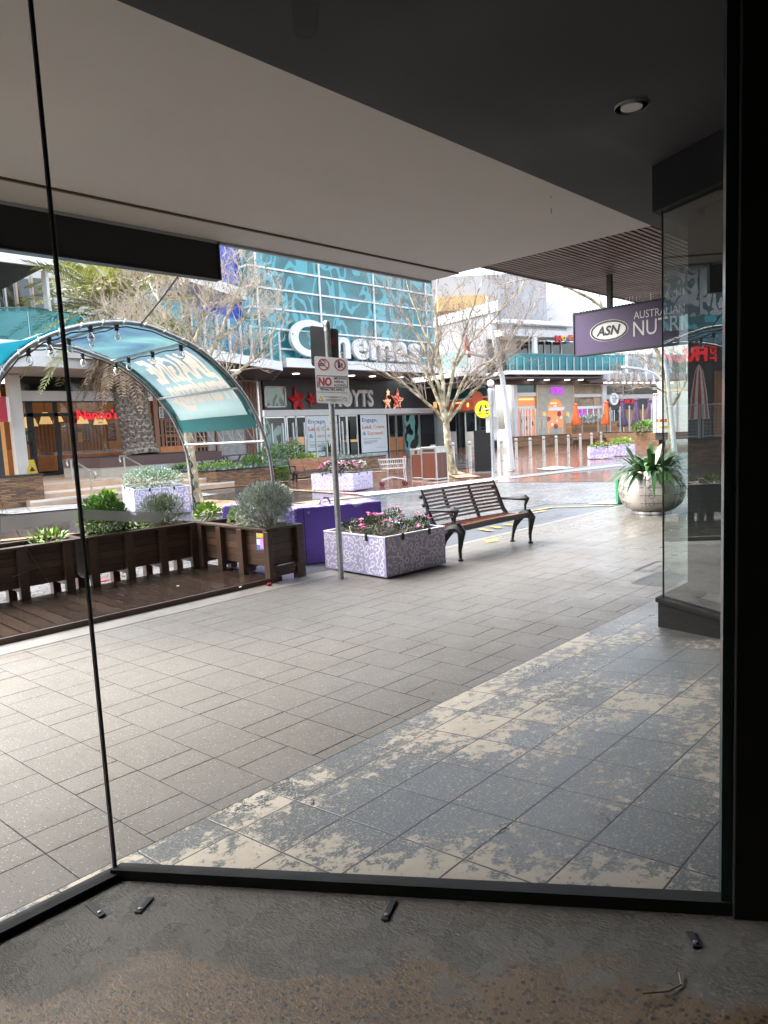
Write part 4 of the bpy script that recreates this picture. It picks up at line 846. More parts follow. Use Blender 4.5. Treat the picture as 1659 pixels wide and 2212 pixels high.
def surf(u, fi, off=.03):
    fi = max(0, min(NA - 1.001, fi)); i = int(fi); f = fi - i; p = cA[i].lerp(cA[i + 1], f); d = (cA[i + 1] - cA[i]).normalized(); n = V((-d.z, 0, d.x))
    if n.dot(p - V((apex.x, YA, .9))) < 0: n = -n
    return p + n * off + dY * u
iF0 = max(2, NA - 1 - iP4); iF1 = iP4 - 3.2
def cloth(u0f, u1, f0, f1, n, m, name, off=.03, K=6, tris=None):
    mb = MB(); vs = []
    grid = {}
    if tris:
        du = 1.0 / K; df = (f1 - f0) / n
        for A, B_, C_ in tris:
            x0, x1 = min(A[0], B_[0], C_[0]), max(A[0], B_[0], C_[0]); y0, y1 = min(A[1], B_[1], C_[1]), max(A[1], B_[1], C_[1])
            den = (B_[1] - C_[1]) * (A[0] - C_[0]) + (C_[0] - B_[0]) * (A[1] - C_[1])
            if abs(den) < 1e-12: continue
            for a in range(max(0, int((y0 - f0) / df)), min(n, int((y1 - f0) / df) + 1)):
                ua = u0f((y0 + y1) / 2); du = (u1 - ua) / K
                for b in range(max(0, int((x0 - ua) / du) - 1), min(K, int((x1 - ua) / du) + 2)):
                    fi = f0 + df * (a + .5); u0 = u0f(fi); u = u0 + (u1 - u0) * (b + .5) / K
                    l1 = ((B_[1] - C_[1]) * (u - C_[0]) + (C_[0] - B_[0]) * (fi - C_[1])) / den; l2 = ((C_[1] - A[1]) * (u - C_[0]) + (A[0] - C_[0]) * (fi - C_[1])) / den
                    if l1 >= -.001 and l2 >= -.001 and l1 + l2 <= 1.001: grid[(a, b)] = 1
    for a in range(n + 1):
        fi = f0 + (f1 - f0) * a / n
        for b in range(K + 1):
            u0 = u0f(fi); u = u0 + (u1 - u0) * b / K; vs.append(surf(u, fi, off + .012 * math.sin(math.pi * b / K) * math.sin(fi * 1.1)))
    mb.v = vs; mb.f = [(a*(K+1)+b, a*(K+1)+b+1, (a+1)*(K+1)+b+1, (a+1)*(K+1)+b) for a in range(n) for b in range(K)]; mb.m = [grid.get((a, b), 0) for a in range(n) for b in range(K)]
    return mb.build(name, m, t, smooth=True)
gap = lambda fi: .055 if fi > iP2 else .02
# printing on the inside of the canvas (it reads from the street, so it is mirrored from here)
tris = []
def on_cloth(tmp, mb=None):
    for f in tmp.f:
        for q in range(1, len(f) - 1): tris.append([(tmp.v[i].x, tmp.v[i].y) for i in (f[0], f[q], f[q + 1])])
tmp = MB(); text_into(tmp, 'IMAGINE', Matrix.Identity(4), bold=.035, fit=(.66, -(iP3 - iP2) * .58), res=2); tmp.v = [V((p.x + .17, p.y + iP2 + (iP3 - iP2) * .76, 0)) for p in tmp.v]; on_cloth(tmp)
tmp = MB(); text_into(tmp, 'Frankston', Matrix.Identity(4), bold=.03, shear=.35, fit=(.74, -(iP3 - iP2) * .52), res=2); tmp.v = [V((p.x + .10, p.y + iP3 + (iP4 - iP3) * .22, 0)) for p in tmp.v]; on_cloth(tmp)
def swoosh(u0, u1, f, h, w=.5):
    tmp = MB(); n = 16; vs = []
    for k in range(n + 1):
        s = k / n; u = u0 + (u1 - u0) * s; c = f + h * .35 * math.sin(s * 5.2); th = h * .5 * math.sin(math.pi * s) ** .8; vs += [V((u, c - th * .5, 0)), V((u, c + th * .5, 0))]
    tmp.add(vs, [(2*k, 2*k+2, 2*k+3, 2*k+1) for k in range(n)]); on_cloth(tmp)
dI = iP4 - iP3
swoosh(.60, .90, iP3 + dI * .22, dI * .26); swoosh(.72, .86, iP3 + dI * .58, dI * .09); swoosh(.76, .84, iP3 + dI * .52, -dI * .07); swoosh(.70, .80, iP3 + dI * .83, dI * .12)
tmp = MB(); text_into(tmp, 'Frankston City', Matrix.Identity(4), bold=.01, shear=.3, fit=(.18, -dI * .10), res=2); tmp.v = [V((p.x + .68, p.y + iP3 + dI * .74, 0)) for p in tmp.v]; on_cloth(tmp)
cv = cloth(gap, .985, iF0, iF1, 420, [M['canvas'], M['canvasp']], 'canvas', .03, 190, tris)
cloth(lambda f: gap(f) - .012, .10, iP2 + 1, iF1, 30, M['teal'], 'hem', .022).parent = cv
cloth(lambda f: .94, .995, iP2 + 1, iF1, 30, M['teal'], 'hem', .022).parent = cv
cloth(gap, .985, iF1 - 1.6, iF1 + .9, 3, M['teal'], 'hem', .018).parent = cv
mb = MB(); ii = iP2 + 2
while ii < iP4: mb.tube([surf(gap(ii), ii), surf(.0, ii + .9, .02), surf(gap(ii), ii + 1.5)], .0055, 4); ii += 1.7
for q in range(8): u = .1 + q * .118; mb.tube([surf(u, iF1 + .6, .02), surf(u + .03, iP4, .01), surf(u + .08, iF1 + .6, .02)], .005, 4)
ii = 3
while ii < iP2 + 2: mb.tube([surf(.0, ii, -.024), surf(-.014, ii + .35, 0), surf(.0, ii + .7, .026), surf(.03, ii + 1.6, .01)], .007, 5); ii += 3.1
mb.build('lacing_rope', M['rope'], t, smooth=True)
fl_ = [(0, 742), (30, 738), (60, 733), (100, 716), (137, 702), (137, 712), (97.6, 726.7), (58.6, 748), (19.5, 779.5), (0, 799), (-30, 830), (-30, 747)]
MB().prism([AY(x, y, YA + .03) for x, y in fl_], (0, .004, 0)).build('side_flap', M['canvasl'], t)
mb = MB()
for off, i0, i1 in ((V((0, 0, 0)), 8, iP3), (dY, 8, iP3)):
    pts = []
    for i in range(i0, i1, 2): pts.append(cA[i] + off + V((0, -.01, -.03 - .022 * math.sin((i - i0) * .8) ** 2)))
    mb.tube(pts, .006, 4)
for i in (iP1, iP2): mb.tube([cA[i] + dY * (k / 12) + V((0, 0, -.026 - .016 * math.sin(k * .9) ** 2)) for k in range(13)], .006, 4)
mb.tube([cA[-1] + dY + V((.02 * math.sin(k * 1.3), .02 * math.cos(k * 1.3) - .02, .03 * k)) for k in range(26)], .008, 5)
fc = mb.build('festoon_cable', M['ink'], None, smooth=True); tag(fc, 'black festoon cable wound along the canopy pipes', 'cable')
bp = [(AY(60, 752, YA), 'lowest on the left of the near arch'), (AY(105, 727, YA), 'on the near arch left of the pane joint'), (AY(194, 701, YA), 'near the top of the near arch')]
bp += [(cA[iP1] + dY * u, s) for u, s in ((.03, 'at the near end of the ridge pipe'), (.35, 'second along the ridge pipe'), (.66, 'third along the ridge pipe'), (.95, 'at the far end of the ridge pipe'))]
bp += [(AY(178, 763, YB), 'against the palm fronds on the far arch'), (AY(250, 781, YB), 'at the far end of the middle pipe')]
bp += [(cA[iP2] + dY * u, s) for u, s in ((.74, 'above the letters on the middle pipe'), (.42, 'halfway along the middle pipe'), (.08, 'at the near end of the middle pipe'))]
for p, s in bp:
    b = thing('festoon_bulb', 'unlit clear festoon bulb ' + s, 'light bulb', p, 0, 'festoon bulbs under the canopy')
    MB(True).lathe([(.012, .0), (.021, -.004), (.021, -.03), (.016, -.034), (.015, -.05), (.019, -.052), (.019, -.062)], (0, 0, 0), 10).build('socket', M['ink'], b, smooth=True)
    MB(True).lathe([(.012, -.060), (.018, -.072), (.031, -.098), (.033, -.112), (.026, -.131), (.012, -.142), (.001, -.144)], (0, 0, 0), 14).build('glass', M['bulb'], b, smooth=True)
    MB(True).tube([(0, 0, -.06), (.004, 0, -.085), (-.004, 0, -.105), (.004, 0, -.115)], .0035, 4).build('filament', M['fil'], b)
a = AY(304, 700, 6.0); b = AY(388, 592, 5.24)
tag(MB().tube([a, a.lerp(b, .5) + V((0, 0, -.01)), b], .008, 5).build('tie_strap', M['dark'], None), 'dark tie strap running from canopy arch up to the awning', 'strap')
# plants standing in the timber planters
def on_planter(px, y): p = AY(px, 1000, y); return V((p.x, y, ZT - .05))
shrub('parsley_plant', 'bushy bright green parsley behind the pane joint in the timber planter', 'plant', on_planter(213, 7.45) + V((0, 0, .17)), .30, .17, .24, 2400, .045, .026, 'green2', on_planter(213, 7.45), 12, seed=2)
shrub('leafy_plant', 'tall bright sprig rising behind the parsley', 'plant', on_planter(222, 7.55) + V((0, 0, .30)), .16, .12, .17, 260, .075, .045, 'green', on_planter(222, 7.55), 6, seed=3)
shrub('leafy_plant', 'low rosette of yellow-green leaves at the left of the planter', 'plant', on_planter(87, 7.42) + V((0, 0, .04)), .16, .12, .08, 90, .09, .035, 'green', on_planter(87, 7.42), 3, up=.9, seed=4)
shrub('leafy_plant', 'small yellow-green leaves between parsley and rosemary', 'plant', on_planter(283, 7.42) + V((0, 0, .05)), .18, .12, .09, 110, .08, .035, 'green', on_planter(283, 7.42), 3, up=.9, seed=5)
shrub('rosemary_bush', 'grey-green rosemary bush at the corner of the timber planters', 'shrub', on_planter(342, 7.5) + V((0, 0, .16)), .27, .2, .23, 4500, .055, .007, 'rosemary', on_planter(342, 7.5), 22, up=.9, seed=6, inner=.1)
pX = lambda px, x: V((x, AX(px, 1000, x).y, ZT - .05))
shrub('leafy_plant', 'fresh green leafy plant left of the second canopy leg', 'plant', pX(441, 4.52) + V((0, 0, .10)), .16, .16, .12, 260, .07, .045, 'green', pX(441, 4.52), 5, seed=7)
shrub('leafy_plant', 'small bright green plant against the sage bush', 'plant', pX(512, 4.5) + V((0, 0, .10)), .12, .12, .12, 190, .06, .04, 'green', pX(512, 4.5), 5, seed=8)
shrub('sage_bush', 'large round silver-grey bush in the end timber planter', 'shrub', pX(583, 4.52) + V((0, .10, .22)), .31, .31, .29, 8500, .055, .010, 'sage', pX(583, 4.52) + V((0, .1, 0)), 40, up=.8, seed=9, lump=.42, inner=.12)
# ------------------------------------------------------------------ purple concrete barriers
def barrier(label, a, b, w, h):
    d = (b - a); d.z = 0; L = d.length; t = thing('concrete_barrier', label, 'barrier', (a.x, a.y, -.03), math.atan2(d.y, d.x), 'purple concrete barriers')
    MB(True).prism([(0, 0, 0), (0, w, 0), (0, w * .97, h), (0, w * .03, h)], (L, 0, 0)).build('block', M['purple'], t, bevel=.015)
    MB(True).tube([(L * .42 + .07 * math.cos(q * .314), w * .5, h - .02 + .10 * math.sin(q * .314)) for q in range(11)], .011, 6).build('lifting_loop', M['purple'], t, smooth=True)
    return t
barrier('long purple painted concrete barrier with chipped edges behind the pink-flowered planter', AD(641, 1200, 8.32), AD(830, 1190, 8.75), .55, .69)
barrier('second purple barrier mostly hidden behind the silver bush', AD(484, 1190, 9.0), AD(575, 1190, 8.95), .5, .70)
# ------------------------------------------------------------------ further planter boxes on the plaza
def box_at(label, corner, right, back, h, **k):
    a = G(*corner); r = G(*right); ang = math.atan2(r.y - a.y, r.x - a.x); w = (r - a).length
    d = (G(*back) - a).length; return planter_box(label, V((a.x, a.y, -.03)), ang, w, d, h, **k), a, ang, w, d
t1, a1, g1, w1, d1 = box_at('lilac planter box of white and pink cyclamen in the middle of the plaza', (765, 1059), (806, 1052), (710, 1054.5), .47, step=.11, lw=.018, seed=5)
def inbox(a, g, w, d, u, v, h): return V((a.x + w * u * math.cos(g) - d * v * math.sin(g), a.y + w * u * math.sin(g) + d * v * math.cos(g), h))
for i, (u, v, m, l) in enumerate(((.2, .6, ('pinkf', 'whitef', 'magf'), 'pink and white cyclamen clump at the left of the plaza planter'), (.25, .25, ('magf', 'pinkf', 'whitef'), 'magenta cyclamen clump in the middle of the plaza planter'), (.75, .25, ('whitef', 'whitef', 'magf'), 'white cyclamen clump at the right of the plaza planter'), (.75, .75, ('whitef', 'whitef'), 'white cyclamen clump at the back of the plaza planter'))):
    b = inbox(a1, g1, w1, d1, u, v, .42); shrub('cyclamen', l, 'flowers', b + V((0, 0, .14)), w1 * .25, d1 * .25, .17, 160, .08, .06, 'darkleaf', b, 5, group='cyclamen clumps in the plaza planter', flowers=(m, 75, .045), seed=60 + i)
t2, a2, g2, w2, d2 = box_at('lilac planter box with a pale clipped shrub, behind the timber planters', (294, 1115), (413, 1104), (287, 1098), .58, step=.11, lw=.021, seed=6)
b = inbox(a2, g2, w2, d2, .5, .5, .5); shrub('clipped_shrub', 'pale variegated shrub filling the planter behind the canopy leg', 'shrub', b + V((0, 0, .2)), w2 * .52, d2 * .5, .27, 1900, .07, .04, 'fern', b, 12, seed=71, lump=.1)
a3 = G(1274, 991); g3, w3, d3 = R_(-57), .98, .98; t3 = planter_box('lilac planter box with yellow flowers at the right of the plaza', V((a3.x, a3.y, -.03)), g3, w3, d3, .50, step=.2, lw=.03, seed=7)
b = inbox(a3, g3, w3, d3, .5, .5, .42); shrub('bedding_flowers', 'low yellow and orange flowers in the right-hand plaza planter', 'flowers', b + V((0, 0, .06)), w3 * .5, d3 * .5, .12, 300, .1, .06, 'green2', b, 4, flowers=(('yelf',), 24, .06), seed=72)
a4 = G(1322, 985); t4 = planter_box('lilac planter box with clipped greenery behind the metal pot plant', V((a4.x, a4.y, -.03)), g3, w3, d3, .5, step=.2, lw=.03, seed=8)
b = inbox(a4, g3, w3, d3, .5, .5, .45); shrub('clipped_shrub', 'low yellow-green shrub in the planter behind the metal pot', 'shrub', b + V((0, 0, .1)), w3 * .5, d3 * .5, .2, 600, .1, .06, 'green', b, 6, seed=73, lump=.1)
# ------------------------------------------------------------------ bins, trolley, bollards
def litter_bin(label, px, w, d, h, ang, slot):
    c = G(*px); t = thing('litter_bin', label, 'bin', (c.x, c.y, -.03), ang, 'timber-slatted litter bins')
    fr = .045; mb = MB(True)
    for x in (0, w - fr):
        for y in (0, d - fr): mb.box(x, y, 0, x + fr, y + fr, h)
    for z in (0.02, h - .16):
        mb.box(fr, .004, z, w - fr, .03, z + (.04 if z < .1 else .16)); mb.box(fr, d - .03, z, w - fr, d - .004, z + (.04 if z < .1 else .16)); mb.box(.004, fr, z, .03, d - fr, z + (.04 if z < .1 else .16)); mb.box(w - .03, fr, z, w - .004, d - fr, z + (.04 if z < .1 else .16))
    mb.box(-.01, -.01, h, w + .01, d + .01, h + .03); mb.build('steel_frame', M['stainless'], t, bevel=.003)
    mb = MB(True); mb.box(fr + .004, .012, .064, w - fr - .004, d - .012, h - .164); mb.box(.012, fr + .004, .064, .0125, d - fr - .004, h - .164); mb.box(w - .0125, fr + .004, .064, w - .012, d - fr - .004, h - .164); mb.build('timber_panel', M['bin'], t)
    if slot == 'round': MB(True).lathe([(.001, .0), (.05, .0), (.062, .004), (.062, .01)], (.012, d * .5, h - .08), 16, (-1, 0, 0)).build('opening', M['ink'], t)
    else: MB(True).box(-.002, d * .12, h - .12, .003, d * .88, h - .04).build('opening', M['ink'], t)
    mb = MB(True); mb.tube([(w * .35, d * .5, h + .03), (w * .35, d * .5, h + .07), (w * .62, d * .5, h + .07), (w * .62, d * .5, h + .03)], .012, 6); mb.box(w * .3, d * .42, h + .03, w * .42, d * .58, h + .09); mb.build('ashtray', M['stainless'], t)
    return t
litter_bin('large square litter bin clad in red-brown slats beside the tree trunk', (943.8, 1036), .60, .58, 1.0, R_(3), 'slot')
litter_bin('narrow recycling bin with a round hole, left of the square bin', (913, 1033.5), .34, .46, .94, R_(3), 'round')
c = G(850, 1046); t = thing('shopping_trolley', 'abandoned wire shopping trolley with red handle on the plaza', 'trolley', (c.x, c.y, -.03), R_(-40)); k = .80
mb = MB(True)
def wire(a, b, r=.006): mb.tube([V(a) * k, V(b) * k], r, 4)
for z, x0, x1, w in ((.62, -.42, .42, .26), (.95, -.5, .40, .30), (.78, -.46, .41, .28)):
    wire((x0, -w, z), (x1, -w, z), .009); wire((x0, w, z), (x1, w, z), .009); wire((x0, -w, z), (x0, w, z), .009); wire((x1, -w, z), (x1, w, z), .009)
for i in range(13):
    f = i / 12; xa = -.42 + .84 * f; xb = -.5 + .9 * f; wire((xa, -.26, .62), (xb, -.30, .95)); wire((xa, .26, .62), (xb, .30, .95)); wire((xa, -.26, .62), (xa, .26, .62))
for i in range(9): y = -.26 + .52 * i / 8; wire((-.42, y, .62), (-.5, y * 1.15, .95)); wire((.42, y, .62), (.40, y * 1.15, .95))
mb.build('basket', M['stainless'], t)
mb = MB(True)
for y in (-.25, .25): mb.tube([V(p) * k for p in ((.40, y, .62), (.42, y, .5), (.45, y, .16), (.42, y, .12))], .013, 6); mb.tube([V(p) * k for p in ((.44, y, .2), (0, y, .3), (-.40, y * .8, .22), (-.42, y * .8, .12))], .013, 6); mb.tube([V(p) * k for p in ((.42, y, .62), (.46, y, 1.0))], .013, 6)
mb.build('chassis', M['alu'], t, smooth=True)
MB(True).tube([V(p) * k for p in ((.47, -.31, 1.0), (.47, .31, 1.0))], .02, 8).build('handle', M['red'], t, smooth=True)
for x, y in ((.42, -.25), (.42, .25), (-.42, -.2), (-.42, .2)):
    w_ = MB(True).lathe([(.03, -.015), (.062, -.012), (.062, .012), (.03, .015)], V((x, y, .066)) * k, 14, (0, 1, 0)).build('wheel', M['ink'], t); MB(True).lathe([(.001, -.02), (.04, -.018), (.04, .018), (.001, .02)], V((x, y, .066)) * k, 10, (0, 1, 0)).build('hub', M['ringred'], w_)
bol = [(979.7, 999.6), (1015.8, 996.5), (1084, 993), (1115.6, 988), (1145.8, 986), (1175, 982), (1202, 979), (1228, 976), (1253.8, 972), (1278, 969), (1298.5, 966)]
bs = ('behind the litter bins', 'left of the black board', 'just left of the leaning mast', 'just right of the leaning mast', 'third right of the mast', 'fourth right of the mast', 'in front of the arched doorway', 'left of the far bench', 'before the left end of the far bench', 'before the right half of the far bench', 'last in the row by the right plaza planter')
for i, p in enumerate(bol):
    c = G(*p); b = thing('bollard', 'stainless bollard ' + bs[i], 'bollard', (c.x, c.y, -.03), 0, 'row of stainless bollards')
    MB(True).lathe([(.075, 0), (.075, .86), (.082, .865), (.082, .92), (.05, .945), (.001, .95)], (0, 0, 0), 16).build('post', M['stainless'], b, smooth=True); MB(True).lathe([(.078, .80), (.078, .835)], (0, 0, 0), 16).build('band', M['dark'], b); MB(True).lathe([(.11, 0), (.11, .02)], (0, 0, 0), 16).build('base_plate', M['steel'], b)
# ------------------------------------------------------------------ crossing sign, black board, leaning light masts
c = G(1066, 1032); dep = (c - EYE).dot(-V(ROT.col[2])); t = thing('crossing_sign', 'round yellow pedestrian crossing sign on a grey pole', 'road sign', (c.x, c.y, 0)); H_ = AD(1069, 822, dep).z
MB(True).lathe([(.055, -.03), (.055, H_ - .25)], (0, 0, 0), 12).build('pole', M['steel'], t, smooth=True)
MB(True).lathe([(.075, H_ - .75), (.09, H_ - .72), (.1, H_ - .28), (.07, H_ - .25)], (0, 0, 0), 12).build('lantern', M['alu'], t, smooth=True); MB(True).sphere((0, 0, H_ - .1), .11, 12).build('camera_dome', M['white'], t, smooth=True)
dn = (EYE - c); dn.z = 0; dn.normalize(); dn = (dn + V((-.35, 0, 0))).normalized(); dr = V((-dn.y, dn.x, 0))
cd = AD(1044, 884, dep - .15) - V((c.x, c.y, 0)); R0 = .275
d_ = MB(True).lathe([(.001, .0), (R0, .0), (R0, .03), (.001, .03)], cd, 32, -dn).build('disc', M['yellow'], t)
d_.data.materials[0] = P('signal_yellow', (.80, .72, .01), .4, var=.03, emit=(.9, .8, 0), es=.12)  # faint glow added to the disc colour, no lamp in it
MB(True).lathe([(R0 - .02, 0), (R0 - .012, .004), (R0 - .005, .004), (R0, 0)], cd, 32, dn, cap=False).build('disc_rim', M['signback'], d_)
mb = MB(True); up = V((0, 0, 1)); f_ = lambda u, v: cd + dr * u * R0 + up * v * R0 + dn * .006
for s in (-1, 1): mb.poly([f_(s * .12, .45), f_(s * .3, .45), f_(s * .52, -.2), f_(s * .3, -.3)][::s]); mb.ribbon([f_(s * .28, -.42), f_(s * .42, -.5), f_(s * .58, -.46)], .03, dn)
mb.build('walking_legs', M['ink'], d_)
MB(True).tube([cd, (0, 0, cd.z)], .03, 6).build('bracket', M['steel'], t); q = AD(1063, 917, dep + .1) - V((c.x, c.y, 0)); mb = MB(True); mb.obox(q, dr * .19, dn * .008, (0, 0, .24)); mb.build('back_sign', M['alu'], t, bevel=.01)
a, b = G(1026, 1019), G(1066, 1017); d_ = (b - a).normalized(); t = thing('advertising_board', 'tall plain black board standing on the plaza before the bollards', 'board', (a + b) / 2)
MB().obox((a + b) / 2 + V((0, 0, .70)), d_ * (b - a).length / 2, V((-d_.y, d_.x, 0)) * .06, (0, 0, .73)).build('board', M['black'], t, bevel=.008)
mb = MB(); mb.tube([a + d_ * .2 + V((0, 0, 1.43)), a + d_ * .2 + V((0, 0, 1.52)), a + d_ * .4 + V((0, 0, 1.52)), a + d_ * .4 + V((0, 0, 1.43))], .01, 5); mb.build('lifting_handle', M['dark'], t); MB().obox((a + b) / 2 + V((0, 0, -.02)), d_ * .4, V((-d_.y, d_.x, 0)) * .2, (0, 0, .015)).build('base_plate', M['steel'], t)
def mast(label, px, arm, lean_dep=0.0, r0=.12):
    p0 = G(*px[0]); dep = (p0 - EYE).dot(-V(ROT.col[2])); t = thing('light_mast', label, 'street light', p0, 0, 'leaning white light masts'); pts = [p0] + [AD(x, y, dep) for x, y in px[1:]]; n = len(pts)
    MB().tube(resample(pts, 24), [r0 * (1 - .55 * i / 23) for i in range(24)], 10).build('leaning_pole', M['lgrey'], t, smooth=True)
    ap = resample(smooth(resample([AD(x, y, dep) for x, y in arm], 12), 2), 12); MB().tube(ap, [.05 - .002 * i for i in range(12)], 6).build('curved_arm', M['lgrey'], t, smooth=True); e = ap[-1]; MB().obox(e, (ap[-1] - ap[-2]).normalized() * .35, V((0, .09, 0)), (0, 0, .04)).build('lamp_head', M['lgrey'], t, bevel=.01)
    return t
mast('leaning pale light mast rising through the plane tree branches', [(1105, 1014), (1098, 929), (1092, 864), (1085, 815), (1077, 783), (1064, 722), (1056, 680), (1052, 640)], [(1075, 792), (1062, 778), (1046, 770), (1028, 766)])
mast('leaning pale light mast behind the hanging purple sign', [(1458, 985), (1450, 900), (1440, 800), (1428, 740), (1424, 690), (1420, 640)], [(1432, 826), (1420, 810), (1395, 799), (1365, 795)], r0=.11)
# ------------------------------------------------------------------ big metal pot with strap-leaved plant
c = G(1408, 1108); t = thing('metal_pot', 'big round brushed-metal pot with etched rope knots on the footpath', 'plant pot', (c.x, c.y, 0)); rp = .515
MB(True).lathe([(.30, 0), (.31, .01), (.31, .05), (.29, .06)], (0, 0, 0), 30).build('base_ring', M['stainless'], t, smooth=True)
prof = [(.28, .055), (.36, .08), (.45, .16), (.50, .27), (rp, .38), (.50, .50), (.46, .60), (.41, .67), (.385, .70), (.37, .70), (.36, .64), (.001, .62)]
MB(True).lathe(prof, (0, 0, 0), 48).build('bowl', M['potm'], t, smooth=True)
def potp(a, z):
    for (r0, z0), (r1, z1) in zip(prof[:-1], prof[1:]):
        if z0 <= z <= z1: r = r0 + (r1 - r0) * (z - z0) / max(1e-6, z1 - z0); return V((math.cos(a) * (r + .003), math.sin(a) * (r + .003), z))
    return V((math.cos(a) * .4, math.sin(a) * .4, z))
mb = MB(True)
for a in [math.pi * 2 * i / 6 + .2 for i in range(6)]: mb.tube([potp(a, .06 + .63 * q / 14) for q in range(15)], .008, 5)
mb.build('seam_rib', M['stainless'], t, smooth=True)
mb = MB(True); aC = math.atan2(-c.y, -c.x)
for s in range(-2, 4):
    for z in (.2, .33, .45, .57):
        a0 = aC + s * 1.047 - .35
        pts = [potp(a0 + q * .05, z + (.012 * math.sin(q * 1.2) if 5 < q < 9 else .004)) for q in range(15)]; mb.tube(pts, .006, 3); mb.tube([potp(a0 + .35 + .09 * math.cos(q * .524), z + .045 * math.sin(q * .524)) for q in range(13)], .006, 3)
mb.build('etched_knots', M['potline'], t)
pl_ = thing('strap_leaf_plant', 'dark green strap-leaved plant arching out of the metal pot', 'plant', (c.x, c.y, .62)); mb = MB(True); rnd = random.Random(4)
for i in range(135):
    a = rnd.uniform(0, 6.283); el = rnd.uniform(.35, 1.3); L = rnd.uniform(.55, .98); d = V((math.cos(a) * math.cos(el), math.sin(a) * math.cos(el), math.sin(el))); mb.leaf(V((math.cos(a), math.sin(a), 0)) * rnd.uniform(.03, .28) + V((0, 0, .02)), d, (0, 0, 1), L, rnd.uniform(.06, .09), rnd.uniform(.42, .78) * (1.15 - el * .25), 8)
mb.build('leaves', M['strap'], pl_, smooth=True)
# green A-board edge, drain covers, litter
q = G(1334, 1085); t = thing('cafe_board', 'green-framed pavement board half hidden behind the metal pot', 'board', (q.x, q.y, 0)); mb = MB(); mb.obox(q + V((.25, -.1, .2)), V((.24, -.1, 0)), V((.02, .05, 0)) * .3, (0, 0, .21)); mb.build('panel', M['green2'], t); MB().obox(q + V((-.005, .0, .21)), V((.012, -.005, 0)), V((.02, .05, 0)) * .6, (0, 0, .225)).build('frame', P('green_frame', (.015, .19, .08), .5), t)
def cover(label, pts, m, bars):
    q = [G(*p) for p in pts]; t = thing('drain_cover', label, 'drain cover', q[0]); mb = MB(); 
    for a, b in zip(q, q[1:] + q[:1]): mb.ribbon([a + V((0, 0, .005)), b + V((0, 0, .005))], .03, (0, 0, 1))
    mb.build('rim', M['grate'], t); mb = MB()
    for i in range(1, bars): f = i / bars; mb.ribbon([q[0].lerp(q[1], f) + V((0, 0, .004)), q[3].lerp(q[2], f) + V((0, 0, .004))], .012, (0, 0, 1))
    for i in range(1, bars): f = i / bars; mb.ribbon([q[0].lerp(q[3], f) + V((0, 0, .0045)), q[1].lerp(q[2], f) + V((0, 0, .0045))], .01, (0, 0, 1))
    mb.build('bars', M['grate'], t)
cover('rectangular steel grate in the footpath beside the next shop', ((1364, 1259), (1420, 1236), (1480, 1241), (1450, 1268)), None, 9)
cover('paver-filled access cover beyond the steel grate', ((1370, 1232), (1418, 1213), (1470, 1216), (1440, 1236)), None, 2)
def flat(name, label, cat, px, m, r, rot=0.0, z=.004, ar=1.0):
    c = G(*px); rr = random.Random(int(px[0])); n = 9; pts = [V((c.x + math.cos(i * 6.283 / n + rot) * r * rr.uniform(.6, 1.1), c.y + math.sin(i * 6.283 / n + rot) * r * ar * rr.uniform(.6, 1.1), z + c.z)) for i in range(n)]
    o = MB().prism(pts, (0, 0, .004)).build(name, m); return tag(o, label, cat)
p = G(578, 1267); o = MB().lathe([(.012, 0), (.016, .006), (.016, .05), (.012, .056)], V((p.x, p.y, .016)), 10, (1, .2, 0)).build('crushed_can', M['red'], None, smooth=True); tag(o, 'crushed red can lying on the kerb by the deck end', 'can')
o = flat('wrapper', 'red plastic wrapper on the cobbles under the timber planters', 'litter', (217, 1250), M['redfab'], .09, z=-.02); 
for i, (x, y, l) in enumerate(((268, 1256, 'pale paper scrap on the wet deck near the middle'), (520, 1280, 'pale paper scrap on the deck edge'), (385, 1277, 'small pale scrap further right on the deck'))): flat('paper_scrap', l, 'litter', (x, y), M['white'], .016, z=.054)
for i, (x, y, l) in enumerate(((745, 1895, 'dark curled twig bit near the window sill'), (600, 1706, 'thin dark strand on the worn tile edge'), (676, 1735, 'short dark strand on the worn tiles'), (1085, 1796, 'dark twig scrap left of the pane centre'), (935, 1500, 'small dark leaf scrap at the paving joint'), (1305, 1765, 'dark leaf scrap on the painted tiles at right'), (880, 1402, 'dark leaf scrap in the middle of the footpath'))):
    zz = 0
    for _ in range(8): p = G(x, y, zz); zz = ramp(p.y)
    rr = random.Random(i); d = V((rr.uniform(-1, 1), rr.uniform(-1, 1), 0)).normalized() * rr.uniform(.015, .03)
    tag(MB().tube([p - d + V((0, 0, .004)), p + V((.006, .004, .006)), p + d + V((0, 0, .004))], .0018, 4).build('twig_scrap', M['ink']), l, 'debris')
zz = 0
for _ in range(8): p = G(1460, 2140, zz); zz = fl(p.y)
tag(MB().tube([p + V((-.06, .05, .004)), p + V((-.02, .01, .005)), p + V((.02, -.005, .005)), p + V((.05, .012, .006))], .002, 4).build('dried_strand', M['deadpalm']), 'pale dried strand curled on the concrete shop floor', 'debris')
# ------------------------------------------------------------------ street-parallel facades: a rectangle of the photograph on the plane Y
def ry(x0, y0, x1, y1, Y):
    a = AY(x0, y0, Y); b = AY(x1, y1, Y); return min(a.x, b.x), max(a.x, b.x), min(a.z, b.z), max(a.z, b.z)
def slab(t, name, m, px, Y, d=.1, parent=None, **k):
    x0, x1, z0, z1 = ry(*px, Y); return MB().box(x0, Y, z0, x1, Y + d, z1).build(name, m, parent or t, **k)
EY = V((0, 0, 1)); EXX = V((1, 0, 0))
